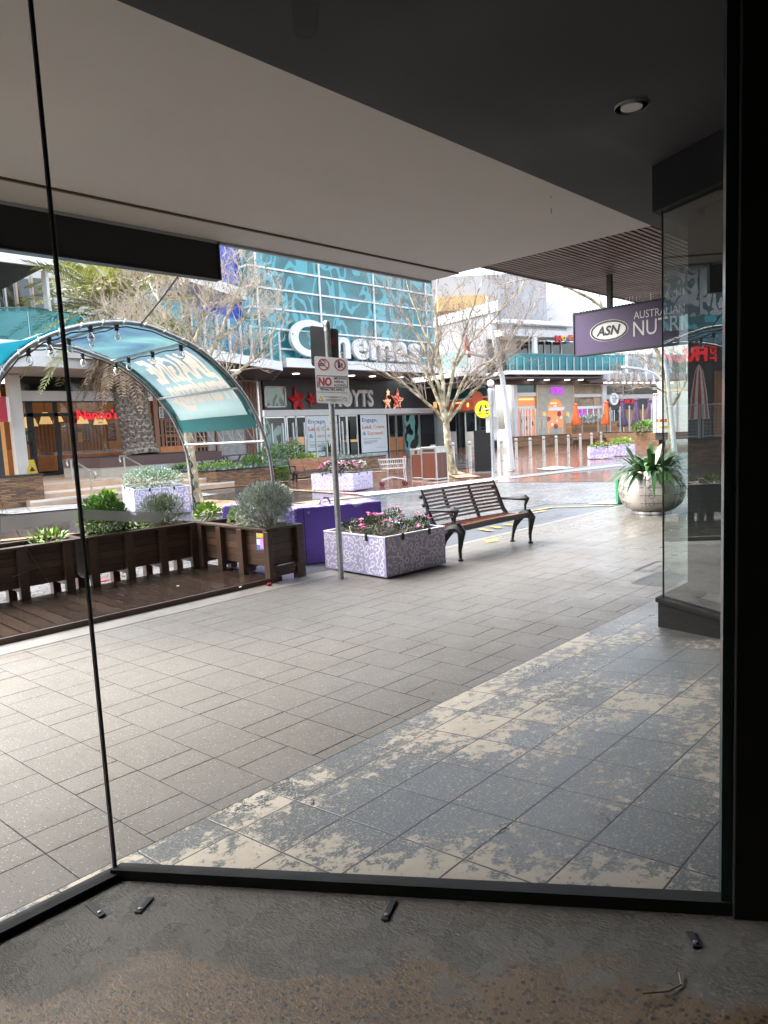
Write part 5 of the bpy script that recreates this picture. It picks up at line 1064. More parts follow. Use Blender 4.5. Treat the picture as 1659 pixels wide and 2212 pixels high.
# ------------------------------------------------------------------ restaurant with red lettering, raised on its terrace
YN = 28.0; ZF = .52
t = thing('stone_retaining_wall', 'stacked ledge-stone wall left of the restaurant steps', 'stone wall', (5, 20, 0)); MB().box(-3, 20.05, -.05, 7.25, 20.5, .80).build('wall', M['ledge'], t); MB().box(-3, 20.02, .80, 7.27, 20.52, .85).build('coping', M['slate'], t)
t = thing('entrance_steps', 'pale sandstone steps up to the restaurant terrace', 'steps', (9, 20, 0))
for i, (x0, y0) in enumerate(((6.75, 19.75), (7.3, 20.25))):
    a = MB().box(x0, y0, -.05 + .17 * i, 13.2, y0 + .5 if i == 0 else 20.75, .14 + .17 * i).build('tread', M['sand'], t, bevel=.008); MB().box(x0, y0 - .004, .09 + .17 * i, 13.2, y0 + .03, .145 + .17 * i).build('nosing', M['offwhite'], a)
MB().box(7.3, 20.75, -.05, 16, 28, .48).build('landing', M['sand'], t); MB().box(7.4, 20.78, .48, 13, 21.3, .486).build('tactile_strip', M['tact'], t)
o = MB().box(-6, 20.5, -.05, 7.3, 34, .50).build('terrace', M['redpave']); o['kind'] = 'structure'; o = MB().box(7.3, 28, -.05, 16, 34, .50).build('terrace', M['warmfl']); o['kind'] = 'structure'
t = thing('palm_planter_wall', 'rendered concrete planter wall with maroon cap around the palm', 'planter wall', (12, 22.6, 0)); x0, x1, _, _ = ry(216, 1000, 428, 1000, 22.6)
MB().box(x0, 22.6, .3, x1, 25.6, .80).build('rendered_wall', M['concrete'], t); MB().box(x0 - .02, 22.57, .80, x1 + 1.0, 25.6, 1.12).build('cap', M['maroon'], t); MB().box(ry(320, 1000, 360, 1000, 22.6)[0], 22.585, .3, ry(320, 1000, 360, 1000, 22.6)[1], 22.599, .79).build('metal_plate', M['grey'], t); MB().box(x0 + .1, 22.7, 1.1, x1 + .9, 25.5, 1.14).build('soil', M['soil'], t)
for i, (pa, pb, l) in enumerate((((149, 985), (180, 1050), 'steel handrail in front of the restaurant doorway'), ((262, 985), (299, 1050), 'steel handrail beside the concrete planter wall'))):
    t = thing('handrail', l, 'handrail', (0, 0, 0), 0, 'steel handrails at the steps'); a = AY(pa[0], 992, 20.9); b = AY(pb[0], 1018, 20.2); a.x = (a.x + b.x) / 2; b.x = a.x
    t.location = (a.x, a.y, 0); MB().tube([(a.x - .0, a.y + .25, .98), (a.x, a.y + .32, 1.08), (a.x, a.y + .25, 1.18), (a.x, a.y, 1.18), (a.x, b.y - .6, .82), (a.x, b.y - .85, .80), (a.x, b.y - .92, .72), (a.x, b.y - .85, .64), (a.x, b.y - .6, .64)], .024, 8).build('rail', M['stainless'], t, smooth=True)
    for y, z in ((a.y, 1.17), (b.y - .55, .82)): MB().tube([(a.x, y, 0 if y < 20 else .3), (a.x, y, z)], .024, 8).build('post', M['stainless'], t, smooth=True)
t = thing('restaurant_building', 'restaurant with dark-framed windows and warm timber interior behind the palm', 'restaurant', (10, YN, .5))
x0, x1, z0, z1 = ry(40, 849, 480, 849, YN)
slab(t, 'fascia_band', M['white'], (44, 844, 330, 866), YN - .15, .12); slab(t, 'upper_glazing', M['darkglass'], (40, 800, 330, 846), YN + .02, .06)
for px in (40, 140, 240, 325): slab(t, 'glazing_bar', M['dark'], (px, 800, px + 2, 846), YN, .02)
c0, c1, _, _ = ry(6, 880, 44, 880, YN - .5); col = MB().box(c0 + .15, YN - .9, .5, c1 - .05, YN - .5, 4.2).build('column', M['offwhite'], t, bevel=.02)
slab(t, 'glass_front', M['glass'], (44, 866, 320, 1030), YN, .004)
fx = MB(); 
for a, b, c_, d in ((68, 866, 71, 1024), (122, 866, 129, 1024), (318, 866, 322, 1000), (44, 866, 322, 869), (44, 893, 322, 896), (44, 1022, 130, 1028), (44, 958, 70, 960), (44, 931, 70, 933)): q = ry(a, b, c_, d, YN - .03); fx.box(q[0], YN - .05, q[2], q[1], YN + .05, q[3])
fx.build('window_frame', M['black'], t)
dr = slab(t, 'door', M['glass'], (72, 898, 121, 1022), YN - .06, .004); q = ry(74, 985, 76, 960, YN - .1); MB().tube([(q[0], YN - .12, q[2]), (q[0], YN - .12, q[3] + .2)], .02, 6).build('handle', M['black'], dr)
q = ry(72, 985, 320, 962, YN - .02); mb = MB(); n = 60
for i in range(n): xx = q[0] + (q[1] - q[0]) * i / n; mb.poly([(xx, YN - .035, q[3] - .22), (xx + .05, YN - .035, q[3] - .15), (xx, YN - .035, q[3] - .08)]); mb.poly([(xx + .11, YN - .035, q[3] - .22), (xx + .06, YN - .035, q[3] - .15), (xx + .11, YN - .035, q[3] - .08)])
mb.build('window_decal', M['offwhite'], t)
X0, X1 = ry(40, 900, 330, 900, YN)[:2]
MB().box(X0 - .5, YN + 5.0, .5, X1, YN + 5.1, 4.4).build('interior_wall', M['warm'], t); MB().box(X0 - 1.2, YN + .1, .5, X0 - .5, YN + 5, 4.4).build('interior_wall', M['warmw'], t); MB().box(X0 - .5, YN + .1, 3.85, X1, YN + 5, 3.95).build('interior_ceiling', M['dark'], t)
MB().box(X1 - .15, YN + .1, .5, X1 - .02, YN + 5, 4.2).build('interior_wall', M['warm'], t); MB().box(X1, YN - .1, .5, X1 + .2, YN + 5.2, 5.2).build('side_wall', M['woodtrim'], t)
mb = MB()
for i in range(22): mb.box(X0 + .2 + i * .16 + 1.2, YN + 3.2, 1.2, X0 + .26 + i * .16 + 1.2, YN + 3.24, 3.0)
for i in range(14): mb.box(X0 + 1.2, YN + 3.15, 1.3 + i * .12, X0 + 4.6, YN + 3.19, 1.34 + i * .12)
mb.build('slat_screen', M['woodtrim'], t)
MB().box(X0 + 1.3, YN + 2.0, .5, X0 + 4.2, YN + 2.5, 1.25).build('bench_seat', M['vinyl'], t); MB().box(X0 + 4.9, YN + 3.6, .5, X0 + 9.5, YN + 4, 1.35).build('bench_seat', M['vinyl'], t); MB().box(X0 - .1, YN + .8, .5, X0 + .9, YN + 1.6, 1.55).build('counter', M['warm'], t)
for px, py, s in ((178, 935, 1), (245, 933, 1), (258, 932, .8)):
    p = AY(px, py, YN + 3.3); tt = MB().box(p.x - .35, YN + 3.28, p.z - .4, p.x + .35, YN + 3.32, p.z + .4).build('wall_picture', M['ink'], t); MB().box(p.x - .28, YN + 3.26, p.z - .33, p.x + .28, YN + 3.275, p.z + .33).build('artwork', M['yelf' if px != 245 else 'pmural'], tt)
for px, py in ((159, 918), (170, 918), (159, 940), (170, 940)): p = AY(px, py, YN + 2.9); MB().box(p.x - .16, YN + 2.9, p.z - .3, p.x + .16, YN + 2.93, p.z + .3).build('artwork', M['orangefab' if py < 930 else 'yelf'], t)
for px, py, s in ((52, 912, .7), (98, 903, .75), (125, 901, .6), (178, 903, .72), (216, 903, .85), (72, 912, .5)):
    p = AY(px, py, YN + 1.6); l = MB().lathe([(.34 * s, -.32 * s), (.13 * s, .3 * s)], p, 16).build('lamp_shade', M['lamp'], t, smooth=True); MB().tube([p + V((0, 0, .3 * s)), (p.x, p.y, 3.85)], .012, 4).build('lamp_cord', M['ink'], l)
p = AY(58, 925, YN + .5); q = ry(50, 905, 64, 952, YN + .25); MB().box(q[0], YN + .25, q[2] - .1, q[1], YN + .3, q[3] - .5).build('menu_board', M['ink'], t)
MB().box(q[0] + .06, YN + .23, q[2] - .02, q[1] - .06, YN + .248, q[3] - .6).build('menu_sheet', M['posterw'], t)
mb = MB(); a, b = AY(20, 812, YN - 3.4), AY(330, 800, YN); zc = 4.62
MB().box(a.x - 1.5, YN - 3.2, zc, b.x + 1.5, YN, zc + .1).build('canopy_soffit', M['woodtrim'], t); MB().prism([(a.x - 2, YN - 3.4, zc - .05), (b.x + 1.0, YN - 3.4, zc - .05), (b.x + 1.0, YN - 3.4, zc + .45), (a.x - 2, YN - 3.4, zc + .45)], (0, .15, 0)).build('canopy_fascia', M['white'], t)
for px, py in ((132, 803), (255, 812), (48, 808), (233, 806), (95, 806)):
    p = AY(px, py, YN - 1.5); MB().lathe([(.001, -.02), (.13, -.02), (.15, 0)], (p.x, p.y, zc), 14).build('downlight', M['downl'], t)
# upper level: angled glass balcony and dark shopfront windows
MB().box(-1.5, YN - .2, 5.2, X1 + 1.6, YN + 4, 5.3).build('upper_floor', M['grey'], t); MB().box(-14, YN + 1.0, 5.3, X1 + 1.2, YN + 1.3, 9.6).build('upper_wall', M['lgrey'], t)
bz0, bz1 = 5.05, 6.55; pc = AY(62, 664, 24.6); pL = V((pc.x - 3.4, 27.0, 0)); pR = V((pc.x + 6.5, 26.0, 0)); pc = V((pc.x, 24.6, 0)); zt_ = AY(62, 664, 24.6).z; zb_ = zt_ - 1.55
for a, b in ((pL, pc), (pc, pR)):
    g_ = MB().add([(a.x, a.y, zb_), (b.x, b.y, zb_), (b.x, b.y, zt_), (a.x, a.y, zt_)], [(0, 1, 2, 3)]).build('balcony_glass', M['bal'], t); MB().beam((a.x, a.y, zt_), (b.x, b.y, zt_), .05, .04).build('top_rail', M['tglass'], g_)
for f, a, b in ((.55, pL, pc), (1.0, pL, pc), (.5, pc, pR), (.98, pc, pR)): p = a.lerp(b, f); MB().box(p.x - .05, p.y + .02, zb_ - .3, p.x + .05, p.y + .1, zt_ - .12).build('balcony_post', M['lgrey'], t)
MB().prism([(pL.x - 4, pL.y, zb_ - .35), (pL.x, pL.y, zb_ - .35), (pc.x, pc.y - .05, zb_ - .35), (pR.x, pR.y - .05, zb_ - .35), (pR.x, YN + 1, zb_ - .35), (pL.x - 4, YN + 1, zb_ - .35)], (0, 0, .33)).build('balcony_slab', M['white'], t)
for i, (a, b) in enumerate(((0, 10), (12, 34), (39, 68), (74, 96), (100, 118))): slab(t, 'upper_window', M['darkglass'], (a - 3, 600, b, 672), YN + .95, .04)
for a in (10, 35, 70, 97): slab(t, 'upper_mullion', M['offwhite' if a < 12 else 'sand'], (a, 596, a + 4, 674), YN + .90, .05)
zs = AY(80, 577, YN - 3.4).z; xs1 = AY(94, 577, YN - 3.4).x; MB().prism([(-6, YN - 3.0, zs), (xs1, YN - 3.4, zs), (xs1, YN + 1, zs), (-6, YN + 1, zs)], (0, 0, .12)).build('upper_soffit', M['dark'], t); MB().prism([(-6, YN - 3.1, zs + .02), (xs1 + .3, YN - 3.5, zs + .02), (xs1 + .3, YN - 3.4, zs + .02), (-6, YN - 3.0, zs + .02)], (0, 0, 1.1)).build('roof_fascia', M['white'], t)
slab(t, 'upper_column', M['white'], (94, 548, 112, 672), YN - 3.3, .4)
t = thing('restaurant_sign', 'glowing red cursive restaurant lettering beside the palm trunk', 'sign', (10, YN - .12, 3)); a = AY(167, 907, YN - .16); b = AY(254, 884, YN - .16); mb = MB(); text_into(mb, "Nando's", frame(a, EXX, EY), ext=.03, bold=.02, fit=(b.x - a.x, b.z - a.z), res=4); mb.build('lettering', M['redlit'], t)
c = AY(262, 884, YN - .1); tag(MB().lathe([(.001, 0), (.32, 0), (.32, .04), (.001, .04)], c, 24, (0, -1, 0)).build('round_sign', M['ink']), 'round dark hanging disc right of the red lettering', 'sign')
p = AY(68, 1024, YN - .8); t = thing('wet_floor_sign', 'yellow folding wet floor sign in the restaurant doorway', 'floor sign', (p.x, p.y, .5)); mb = MB()
for s in (-1, 1): mb.prism([V((p.x - .2, p.y + s * .18, .51)), V((p.x + .2, p.y + s * .18, .51)), V((p.x + .12, p.y + s * .03, 1.14)), V((p.x - .12, p.y + s * .03, 1.14))], (0, s * .015, 0))
mb.build('boards', M['yellow'], t); mb = MB(); mb.poly([V((p.x - .1, p.y - .155, .72)), V((p.x + .1, p.y - .155, .72)), V((p.x, p.y - .11, .9))]); mb.box(p.x - .14, p.y - .19, .56, p.x + .14, p.y - .185, .6); mb.build('print', M['ink'], t)
# striped bar next door, out to the left: seen mirrored in the next shop's glass
t = thing('bar_building', 'dark bar front left of the restaurant, red and white corner panel', 'bar', (3, 26.6, .5)); XB = AY(30, 900, 26.6).x
MB().box(-12, 26.7, .3, XB - .45, 27.2, 5.2).build('wall', M['dark'], t); q = ry(-30, 870, 24, 911, 26.6); mb = MB(); MB().box(q[0], 26.6, q[2], q[1], 26.69, q[3] + .2).build('white_panel', M['white'], t); MB().box(q[0], 26.57, q[2], AY(16, 900, 26.6).x, 26.598, q[3] + .2).build('red_stripe', M['red'], t); MB().box(-12, 26.3, 4.95, XB, 27.2, 5.44).build('canopy_edge', M['cinel'], t); MB().box(-12, 26.6, 7.8, XB, 27.2, 9.5).build('upper_wall', M['dark'], t)
MB().box(-12, 26.4, 5.45, 4.2, 26.5, 7.8).build('lattice_screen', M['lattice'], t)
for x in (-9, -6, -3, 0, 3): MB().box(x - .05, 26.3, 5.5, x + .05, 26.4, 7.8).build('screen_post', M['lgrey'], t)
for x in (-5.5, -2.6, .2): 
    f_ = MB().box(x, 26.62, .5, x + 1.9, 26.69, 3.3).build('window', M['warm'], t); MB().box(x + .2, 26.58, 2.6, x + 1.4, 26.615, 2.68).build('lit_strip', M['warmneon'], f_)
t = thing('bar_sign', 'glowing red bar lettering on the dark front, seen mirrored in the glass', 'sign', (0, 26.6, 4)); mb = MB(); text_into(mb, 'FRIDAYS', frame((-3.32, 26.6, 3.72), EXX, EY), ext=.04, bold=.04, fit=(2.5, .62)); text_into(mb, 'TGI', frame((-3.42, 26.6, 3.68), (0, 0, 1), (-1, 0, 0)), ext=.04, bold=.03, fit=(.72, .24)); mb.build('lettering', M['redneon'], t)
t = thing('market_umbrella', 'closed red and white striped umbrella before the bar', 'umbrella', (-1.75, 22.5, .35)); mb = MB(True); n = 16
for k in range(n):
    mb.mi = k % 2; a0, a1 = k * 6.283 / n, (k + 1) * 6.283 / n; rs = [(.03, 2.95), (.14, 2.7), (.26, 1.9), (.34, 1.1)]
    for (r0, z0), (r1, z1) in zip(rs[:-1], rs[1:]): mb.add([(r0 * math.cos(a0), r0 * math.sin(a0), z0), (r1 * math.cos(a0), r1 * math.sin(a0), z1), (r1 * math.cos(a1), r1 * math.sin(a1), z1), (r0 * math.cos(a1), r0 * math.sin(a1), z0)], [(0, 1, 2, 3)])
mb.build('canvas', [M['redfab'], M['creamfab']], t); MB(True).tube([(0, 0, 0), (0, 0, 2.95)], .03, 6).build('pole', M['alu'], t)
t = thing('mesh_fence', 'galvanised mesh fence panels along the bar terrace', 'fence', (-2, 20.6, .85)); mb = MB()
for i in range(4):
    x = -6 + i * 2.4; 
    for a, b in (((x, 20.6, .9), (x + 2.3, 20.6, .9)), ((x, 20.6, 1.9), (x + 2.3, 20.6, 1.9)), ((x, 20.6, .85), (x, 20.6, 1.92)), ((x + 2.3, 20.6, .85), (x + 2.3, 20.6, 1.92))): mb.tube([a, b], .025, 5)
    for k in range(1, 20): mb.tube([(x + 2.3 * k / 20, 20.6, .9), (x + 2.3 * k / 20, 20.6, 1.9)], .004, 3)
    for k in range(1, 9): mb.tube([(x, 20.6, .9 + k / 9), (x + 2.3, 20.6, .9 + k / 9)], .004, 3)
mb.build('panels', M['steel'], t)
# ------------------------------------------------------------------ brick and timber cafe with balcony
YC = 39.6
t = thing('brick_cafe', 'grey brick cafe with oiled timber doors below an angled glass balcony', 'cafe', (22, YC, 0)); q = ry(300, 800, 566, 1000, YC)
MB().box(q[0] - 2, YC, -.05, q[1], YC + .3, 6.5).build('brick_wall', M['brickg'], t)
for a, b in ((390, 398), (462, 470), (543, 550)): slab(t, 'timber_post', M['woodtrim'], (a, 826, b, 985), YC - .12, .11)
x0, x1, z0, z1 = ry(320, 870, 392, 968, YC); MB().box(x0, YC - .06, z0, x1, YC - .01, z1 + .6).build('dark_window', M['darkglass'], t); mb = MB()
for px in (345, 378): a, b, _, _ = ry(px, 900, px + 6, 900, YC - .1); mb.box(a, YC - .12, z0, b, YC - .07, z1 + .6)
for py in (906, 941, 975): _, _, a, b = ry(330, py, 330, py + 2, YC - .1); mb.box(x0, YC - .11, a, x1, YC - .065, a + .1)
mb.build('window_frame', M['woodtrim'], t)
for a, b in ((356, 389), (391, 420), (421, 450)):
    x0, x1, z0, z1 = ry(a, 910, b, 975, YC - .1); d = MB().box(x0, YC - .08, z0, x1, YC - .05, z1).build('door', M['darkglass'], t); mb = MB()
    for k in range(4): xx = x0 + (x1 - x0) * k / 3; mb.box(xx - .04, YC - .13, z0, xx + .04, YC - .082, z1)
    for k in range(7): zz = z0 + (z1 - z0) * k / 6; mb.box(x0, YC - .125, zz - .035, x1, YC - .085, zz + .035)
    mb.build('lattice_frame', M['orplank'], d)
mb = MB()
for i in range(24): x = ry(322, 850, 322, 850, YC)[0] + i * .12; mb.box(x, YC - .14, 4.0, x + .05, YC - .09, 5.5)
x = ry(524, 850, 524, 850, YC)[0]
for i in range(9): mb.box(x + i * .12, YC - .14, .2, x + .05 + i * .12, YC - .09, 5.3)
mb.build('timber_battens', M['woodtrim'], t)
s = slab(t, 'hanging_board', M['posterw'], (343, 879, 354, 903), YC - .3, .05); mb = MB(); x0, x1, z0, z1 = ry(343, 879, 354, 903, YC - .32)
for k, ch in enumerate('福豚亭'): text_into(mb, ch, frame((x0 + (x1 - x0) * .2, YC - .312, z1 - (z1 - z0) * (.32 + .31 * k)), EXX, EY), fit=((x1 - x0) * .6, (z1 - z0) * .24))
mb.build('board_lettering', M['ink'], s)
pa, pb = AD(452, 776, 34.2), AD(607, 801, 41.6); zb = (pa.z + pb.z) / 2; pa.z = pb.z = zb; back = V((pb.x + 4.5, YC + 1, zb)); bl = V((pa.x - 6, YC + 1, zb)); pl = pa + (pa - pb).normalized() * 5
MB().prism([pl, pb, back, bl], (0, 0, .12)).build('balcony_soffit', M['soffitd'], t); dd = (pb - pl).normalized(); nn_ = V((dd.y, -dd.x, 0)); MB().prism([pl + nn_ * .02, pb + nn_ * .02, pb + nn_ * .02 + V((0, 0, .5)), pl + nn_ * .02 + V((0, 0, .5))], nn_ * .1).build('balcony_fascia', M['white'], t); MB().prism([pb + dd * .02, back, back + V((0, 0, .5)), pb + dd * .02 + V((0, 0, .5))], dd * .1).build('balcony_fascia', M['lgrey'], t)
MB().add([pl + V((0, 0, .55)), pb + V((0, 0, .55)), pb + V((0, 0, 2.35)), pl + V((0, 0, 2.35))], [(0, 1, 2, 3)]).build('balcony_glass', M['bal'], t)
for i in range(9): p = pb - dd * (1.15 * i + .1); MB().obox(p + nn_ * .06 + V((0, 0, 1.25)), dd * .1, nn_ * .03, (0, 0, .95)).build('balcony_post', M['lgrey'], t)
MB().box(pa.x - 8, YC - .2, zb + .4, AY(470, 700, YC).x, YC + .5, 13).build('upper_wall', M['grey'], t); MB().prism([pl + V((0, 0, 3.5)), pb - dd * 3.6 + V((0, 0, 3.5)), pb - dd * 3.6 + V((0, 3, 3.5)), pl + V((0, 5, 3.5))], (0, 0, .55)).build('roof_eave', M['white'], t)
MB().box(pa.x - 6, YC - 3.4, zb + 4.9, AY(452, 650, YC - 3.4).x, YC - 1.02, 12.5).build('roof_sign_wall', M['white'], t)
for px in (398, 420): p = AD(px, 720, 36); tt = thing('cafe_umbrella', 'small grey terrace umbrella on the balcony' if px == 398 else 'small grey terrace umbrella nearer the blue tower', 'umbrella', (p.x + 3, p.y + 2, zb + .1)); MB(True).lathe([(1.0, 2.2), (.9, 2.25), (.02, 2.6)], (0, 0, 0), 8).build('canopy', M['grey'], tt); MB(True).tube([(0, 0, 0), (0, 0, 2.5)], .03, 5).build('pole', M['alu'], tt)
for a, b in ((505, 812), (520, 826)): p = AD(a, b, 40); MB().lathe([(.001, -.03), (.16, -.03), (.18, 0)], (p.x, p.y, zb - .0), 12).build('downlight', M['downl'], t)
def picnic(label, px, dep, rot):
    p = AD(px, 1000, dep); t = thing('picnic_table', label, 'picnic table', (p.x, p.y, -.03), rot, 'weathered picnic tables'); mb = MB(True); mb.box(-1.0, -.4, .72, 1.0, .4, .77); mb.build('table_top', M['greywood'], t)
    for s in (-1, 1):
        MB(True).box(-1.0, s * .78 - .14, .42, 1.0, s * .78 + .14, .46).build('seat', M['greywood'], t)
        mb = MB(True); mb.beam((s * .7, -.75, 0), (s * .7, -.22, .72), .09, .05); mb.beam((s * .7, .75, 0), (s * .7, .22, .72), .09, .05); mb.beam((s * .7, -.9, .39), (s * .7, .9, .39), .05, .09); mb.build('legs', M['greywood'], t)
picnic('weathered grey picnic table before the brick cafe, fully visible', 505, 36.5, .15); picnic('weathered grey picnic table half hidden by the canopy leg', 452, 34, .15); picnic('weathered grey picnic table behind the glass screen', 690, 36, -.1)
# ------------------------------------------------------------------ cinema: charcoal fascia below, teal glass box above
YH = 40.0; YG = 34.0
t = thing('cinema_building', 'cinema with charcoal fascia, poster-covered doors and big teal glass box above', 'cinema', (36, YH, 0))
xL, xR = ry(566, 900, 945, 900, YH)[:2]
slab(t, 'fascia', M['fascia'], (566, 800, 955, 886), YH, .4); q = ry(569, 884, 955, 903, YH - .15); zt2 = AY(569, 884, YH).z; MB().box(q[0], YH - .2, 3.02, q[1], YH + .1, 3.45).build('transom_band', M['white'], t)
MB().box(xL - .3, YH + .5, -.05, xR + 8, YH + .7, 6).build('back_wall', M['fascia'], t); MB().box(xL - .1, YH + .05, -.05, xL + .12, YH + .4, 5.6).build('corner_pier', M['brickg'], t)
w_ = slab(t, 'upper_window', M['film'], (572, 836, 617, 878), YH - .05, .04); mb = MB(); x0, x1, z0, z1 = ry(570, 834, 619, 880, YH - .08)
for b in ((x0, z0, x1, z0 + .1), (x0, z1 - .1, x1, z1), (x0, z0, x0 + .1, z1), (x1 - .1, z0, x1, z1)): mb.box(b[0], YH - .12, b[1], b[2], YH - .055, b[3])
mb.build('window_frame', M['white'], w_); zg = 3.02
def shopglass(a, b, m, z0=-.03, z1=3.0, name='glazing'): x0, x1, _, _ = ry(a, 950, b, 950, YH - .02); o = MB().box(x0, YH - .04, z0, x1, YH - .02, z1).build(name, M[m], t); mb = MB(); [mb.box(q - .05, YH - .09, z0, q + .05, YH - .045, z1) for q in (x0, x1)]; mb.box(x0, YH - .09, z1 - .1, x1, YH - .045, z1); mb.build('glazing_frame', M['alu'], o); return o, x0, x1
shopglass(572, 617, 'film'); 
for a, b in ((621, 640), (641, 662), (734, 749), (751, 772), (840, 856), (857, 872)):
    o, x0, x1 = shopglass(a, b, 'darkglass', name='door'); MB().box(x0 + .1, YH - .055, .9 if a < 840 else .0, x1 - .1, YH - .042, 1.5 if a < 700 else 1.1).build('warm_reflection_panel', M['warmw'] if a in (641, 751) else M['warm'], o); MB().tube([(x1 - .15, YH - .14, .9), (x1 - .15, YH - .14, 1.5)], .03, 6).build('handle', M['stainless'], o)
shopglass(873, 906, 'filmt'); shopglass(907, 940, 'darkglass')
for a, b, lab in ((663, 730, 'white poster'), (780, 836, 'white poster')):
    x0, x1, _, _ = ry(a, 950, b, 950, YH - .06); s = MB().box(x0, YH - .09, .0, x1, YH - .06, 2.98).build('poster', M['posterw'], t); w = x1 - x0; F = lambda u, z: V((x0 + w * u, YH - .096, z))
    for s_, u, z, wid, mm, hh in (('Engage,', .06, 2.34, .58, 'pblue', .38), ('Lead,', .06, 1.84, .36, 'pred', .34), ('Create', .47, 1.88, .44, 'porange', .28), ('&', .07, 1.38, .12, 'pblue', .28), ('Succeed.', .24, 1.38, .62, 'porange', .30)): mb = MB(); text_into(mb, s_, frame(F(u, z), EXX, EY), bold=.015, fit=(w * wid, hh)); mb.build('poster_lettering', M[mm], s)
    mb = MB(); [mb.ribbon([F(.08, z), F(e, z)], .05, (0, -1, 0)) for z, e in ((1.08, .75), (.9, .62), (.8, .58), (.7, .4))]; text_into(mb, 'WOODLEIGH', frame(F(.55, .3), EXX, EY), fit=(w * .36, .10)); mb.build('poster_small_print', M['pgrey'], s)
    if a == 663: mb = MB()
gz0 = AY(640, 794, YG).z; gx0, gx1 = AY(544, 700, YG).x, AY(936, 700, YG).x; ZT_ = 16.5
MB().box(gx0, YG, gz0 + .55, gx1, YG + 4, ZT_).build('glass_box', M['cine'], t); MB().box(gx0 - .05, YG + .0, gz0 + .6, gx0 - .01, YG + .75, ZT_).build('glass_return', M['cinel'], t)
o_ = MB().box(AY(612, 795, YG).x, YG - .35, gz0 - .02, gx1 + 1.2, YG + .0, gz0 + .52).build('canopy_fascia', M['white'], t); MB().box(gx0 - 2, YG + .05, gz0 - .02, gx1 + 1.2, YH + .1, gz0 + .1).build('canopy_soffit', M['soffitd'], t)
rows = [AY(556, y, YG).z for y in (707, 664, 620, 576, 533)]; step_ = (rows[3] - rows[0]) / 3
mb = MB(); z = rows[0] - step_ * 2
while z < ZT_: 
    if z > gz0 + .6: mb.box(gx0 - .06, YG - .09, z - .05, gx1, YG - .005, z + .05); mb.box(gx0 - .11, YG - .09, z - .05, gx0 - .06, YG + .75, z + .05)
    z += step_
vx = [AY(555, 640, YG).x, AY(690, 640, YG).x, AY(806, 640, YG).x, AY(918, 640, YG).x]
for x in vx: mb.box(x - .05, YG - .1, gz0 + .6, x + .05, YG - .004, ZT_)
mb.build('mullions', M['white'], t)
bx0, bx1 = AY(455, 650, YG + .8).x, gx0 - .12; MB().box(bx0, YG + .8, 6.3, bx1, YG + 2.2, 17).build('blue_tower', M['blue'], t)
for px, py in ((578, 824), (640, 821), (692, 822), (760, 818), (805, 822), (865, 822)): p = AY(px, py, YG + 3); MB().lathe([(.001, -.04), (.22, -.04), (.26, 0)], (p.x, p.y, gz0 - .02), 14).build('downlight', M['downl'], t)
q = ry(655, 838, 812, 882, YH - .1)
t = thing('cinema_name_sign', 'white block cinema lettering on the charcoal fascia', 'sign', (q[0], YH, q[2])); mb = MB(); x1 = AY(803, 850, YH).x; xY = AY(752, 850, YH).x; lw_ = (x1 - xY) / 3 * 1.02; xs0 = x1 - lw_ * 5
zA, zB = AY(780, 879, YH).z, AY(780, 842, YH).z; text_into(mb, 'HOYTS', frame((xs0, YH - .1, zA), EXX, EY), ext=.09, bold=.03, fit=(x1 - xs0, zB - zA)); mb.build('lettering', M['white'], t)
t = thing('cinemas_sign', 'giant white rounded lettering across the teal glass box', 'sign', (30, YG, gz0)); a = AY(629, 791, YG - .6); mb = MB(); zb_ = gz0 + .62
hC = AY(660, 690, YG - .6).z - zb_; hx = AY(760, 728, YG - .6).z - zb_; cx0 = AY(629, 740, YG - .6).x; cx1 = AY(700, 740, YG - .6).x; e1 = AY(908, 760, YG - .6).x
text_into(mb, 'C', frame((cx0, YG - .5, zb_), EXX, EY), ext=.12, bold=.022, fit=(cx1 - cx0, hC), res=8); text_into(mb, 'inemas', frame((cx1 + .1, YG - .5, zb_), EXX, EY), ext=.12, bold=.028, fit=(e1 - cx1 - .1, hC * .82), res=6, space=1.08); mb.build('lettering', M['white'], t)
def star(label, px, py, R, m, rot=0.0, dots=False):
    c = AY(px, py, YH - .15); t = thing('wall_star', label, 'star', c, 0, 'red stars on the cinema fascia'); mb = MB(); ring = []
    for i in range(10): r = R if i % 2 == 0 else R * .42; a = math.pi / 2 + i * math.pi / 5 + rot; ring.append(c + V((math.cos(a) * r * .9, 0, math.sin(a) * r * 1.12)))
    tip = c + V((0, -R * .28, 0)); bk = c + V((0, .12, 0))
    for i in range(10): mb.add([ring[i], ring[(i + 1) % 10], tip], [(0, 1, 2)]); mb.add([ring[i], ring[(i + 1) % 10], bk], [(2, 1, 0)])
    s = mb.build('star_body', M['redstar'], t)
    if dots:
        mb = MB(); rr = random.Random(px)
        for i in range(10):
            for _ in range(7):
                u, v = rr.random(), rr.random(); 
                if u + v > 1: u, v = 1 - u, 1 - v
                p = ring[i] * u * .93 + ring[(i + 1) % 10] * v * .93 + tip * (1 - .93 * (u + v)); mb.sphere(p + V((0, -.012, 0)), .035, 6)
        mb.build('bulbs', M['starb'], s)
star('largest plain red star left of the cinema name', 642, 864, .98, 'r', .12); star('middle plain red star beside the pole sign', 674, 862, .62, 'r', .35); star('smallest plain red star low on the fascia', 654, 882, .33, 'r', .15)
star('small lit-dotted red star at top right of the fascia', 838, 848, .28, 'r', 0, True); star('middle lit-dotted red star right of the cinema name', 836, 869, .62, 'r', .05, True); star('largest lit-dotted red star at the right of the fascia', 858, 866, 1.0, 'r', -.12, True)
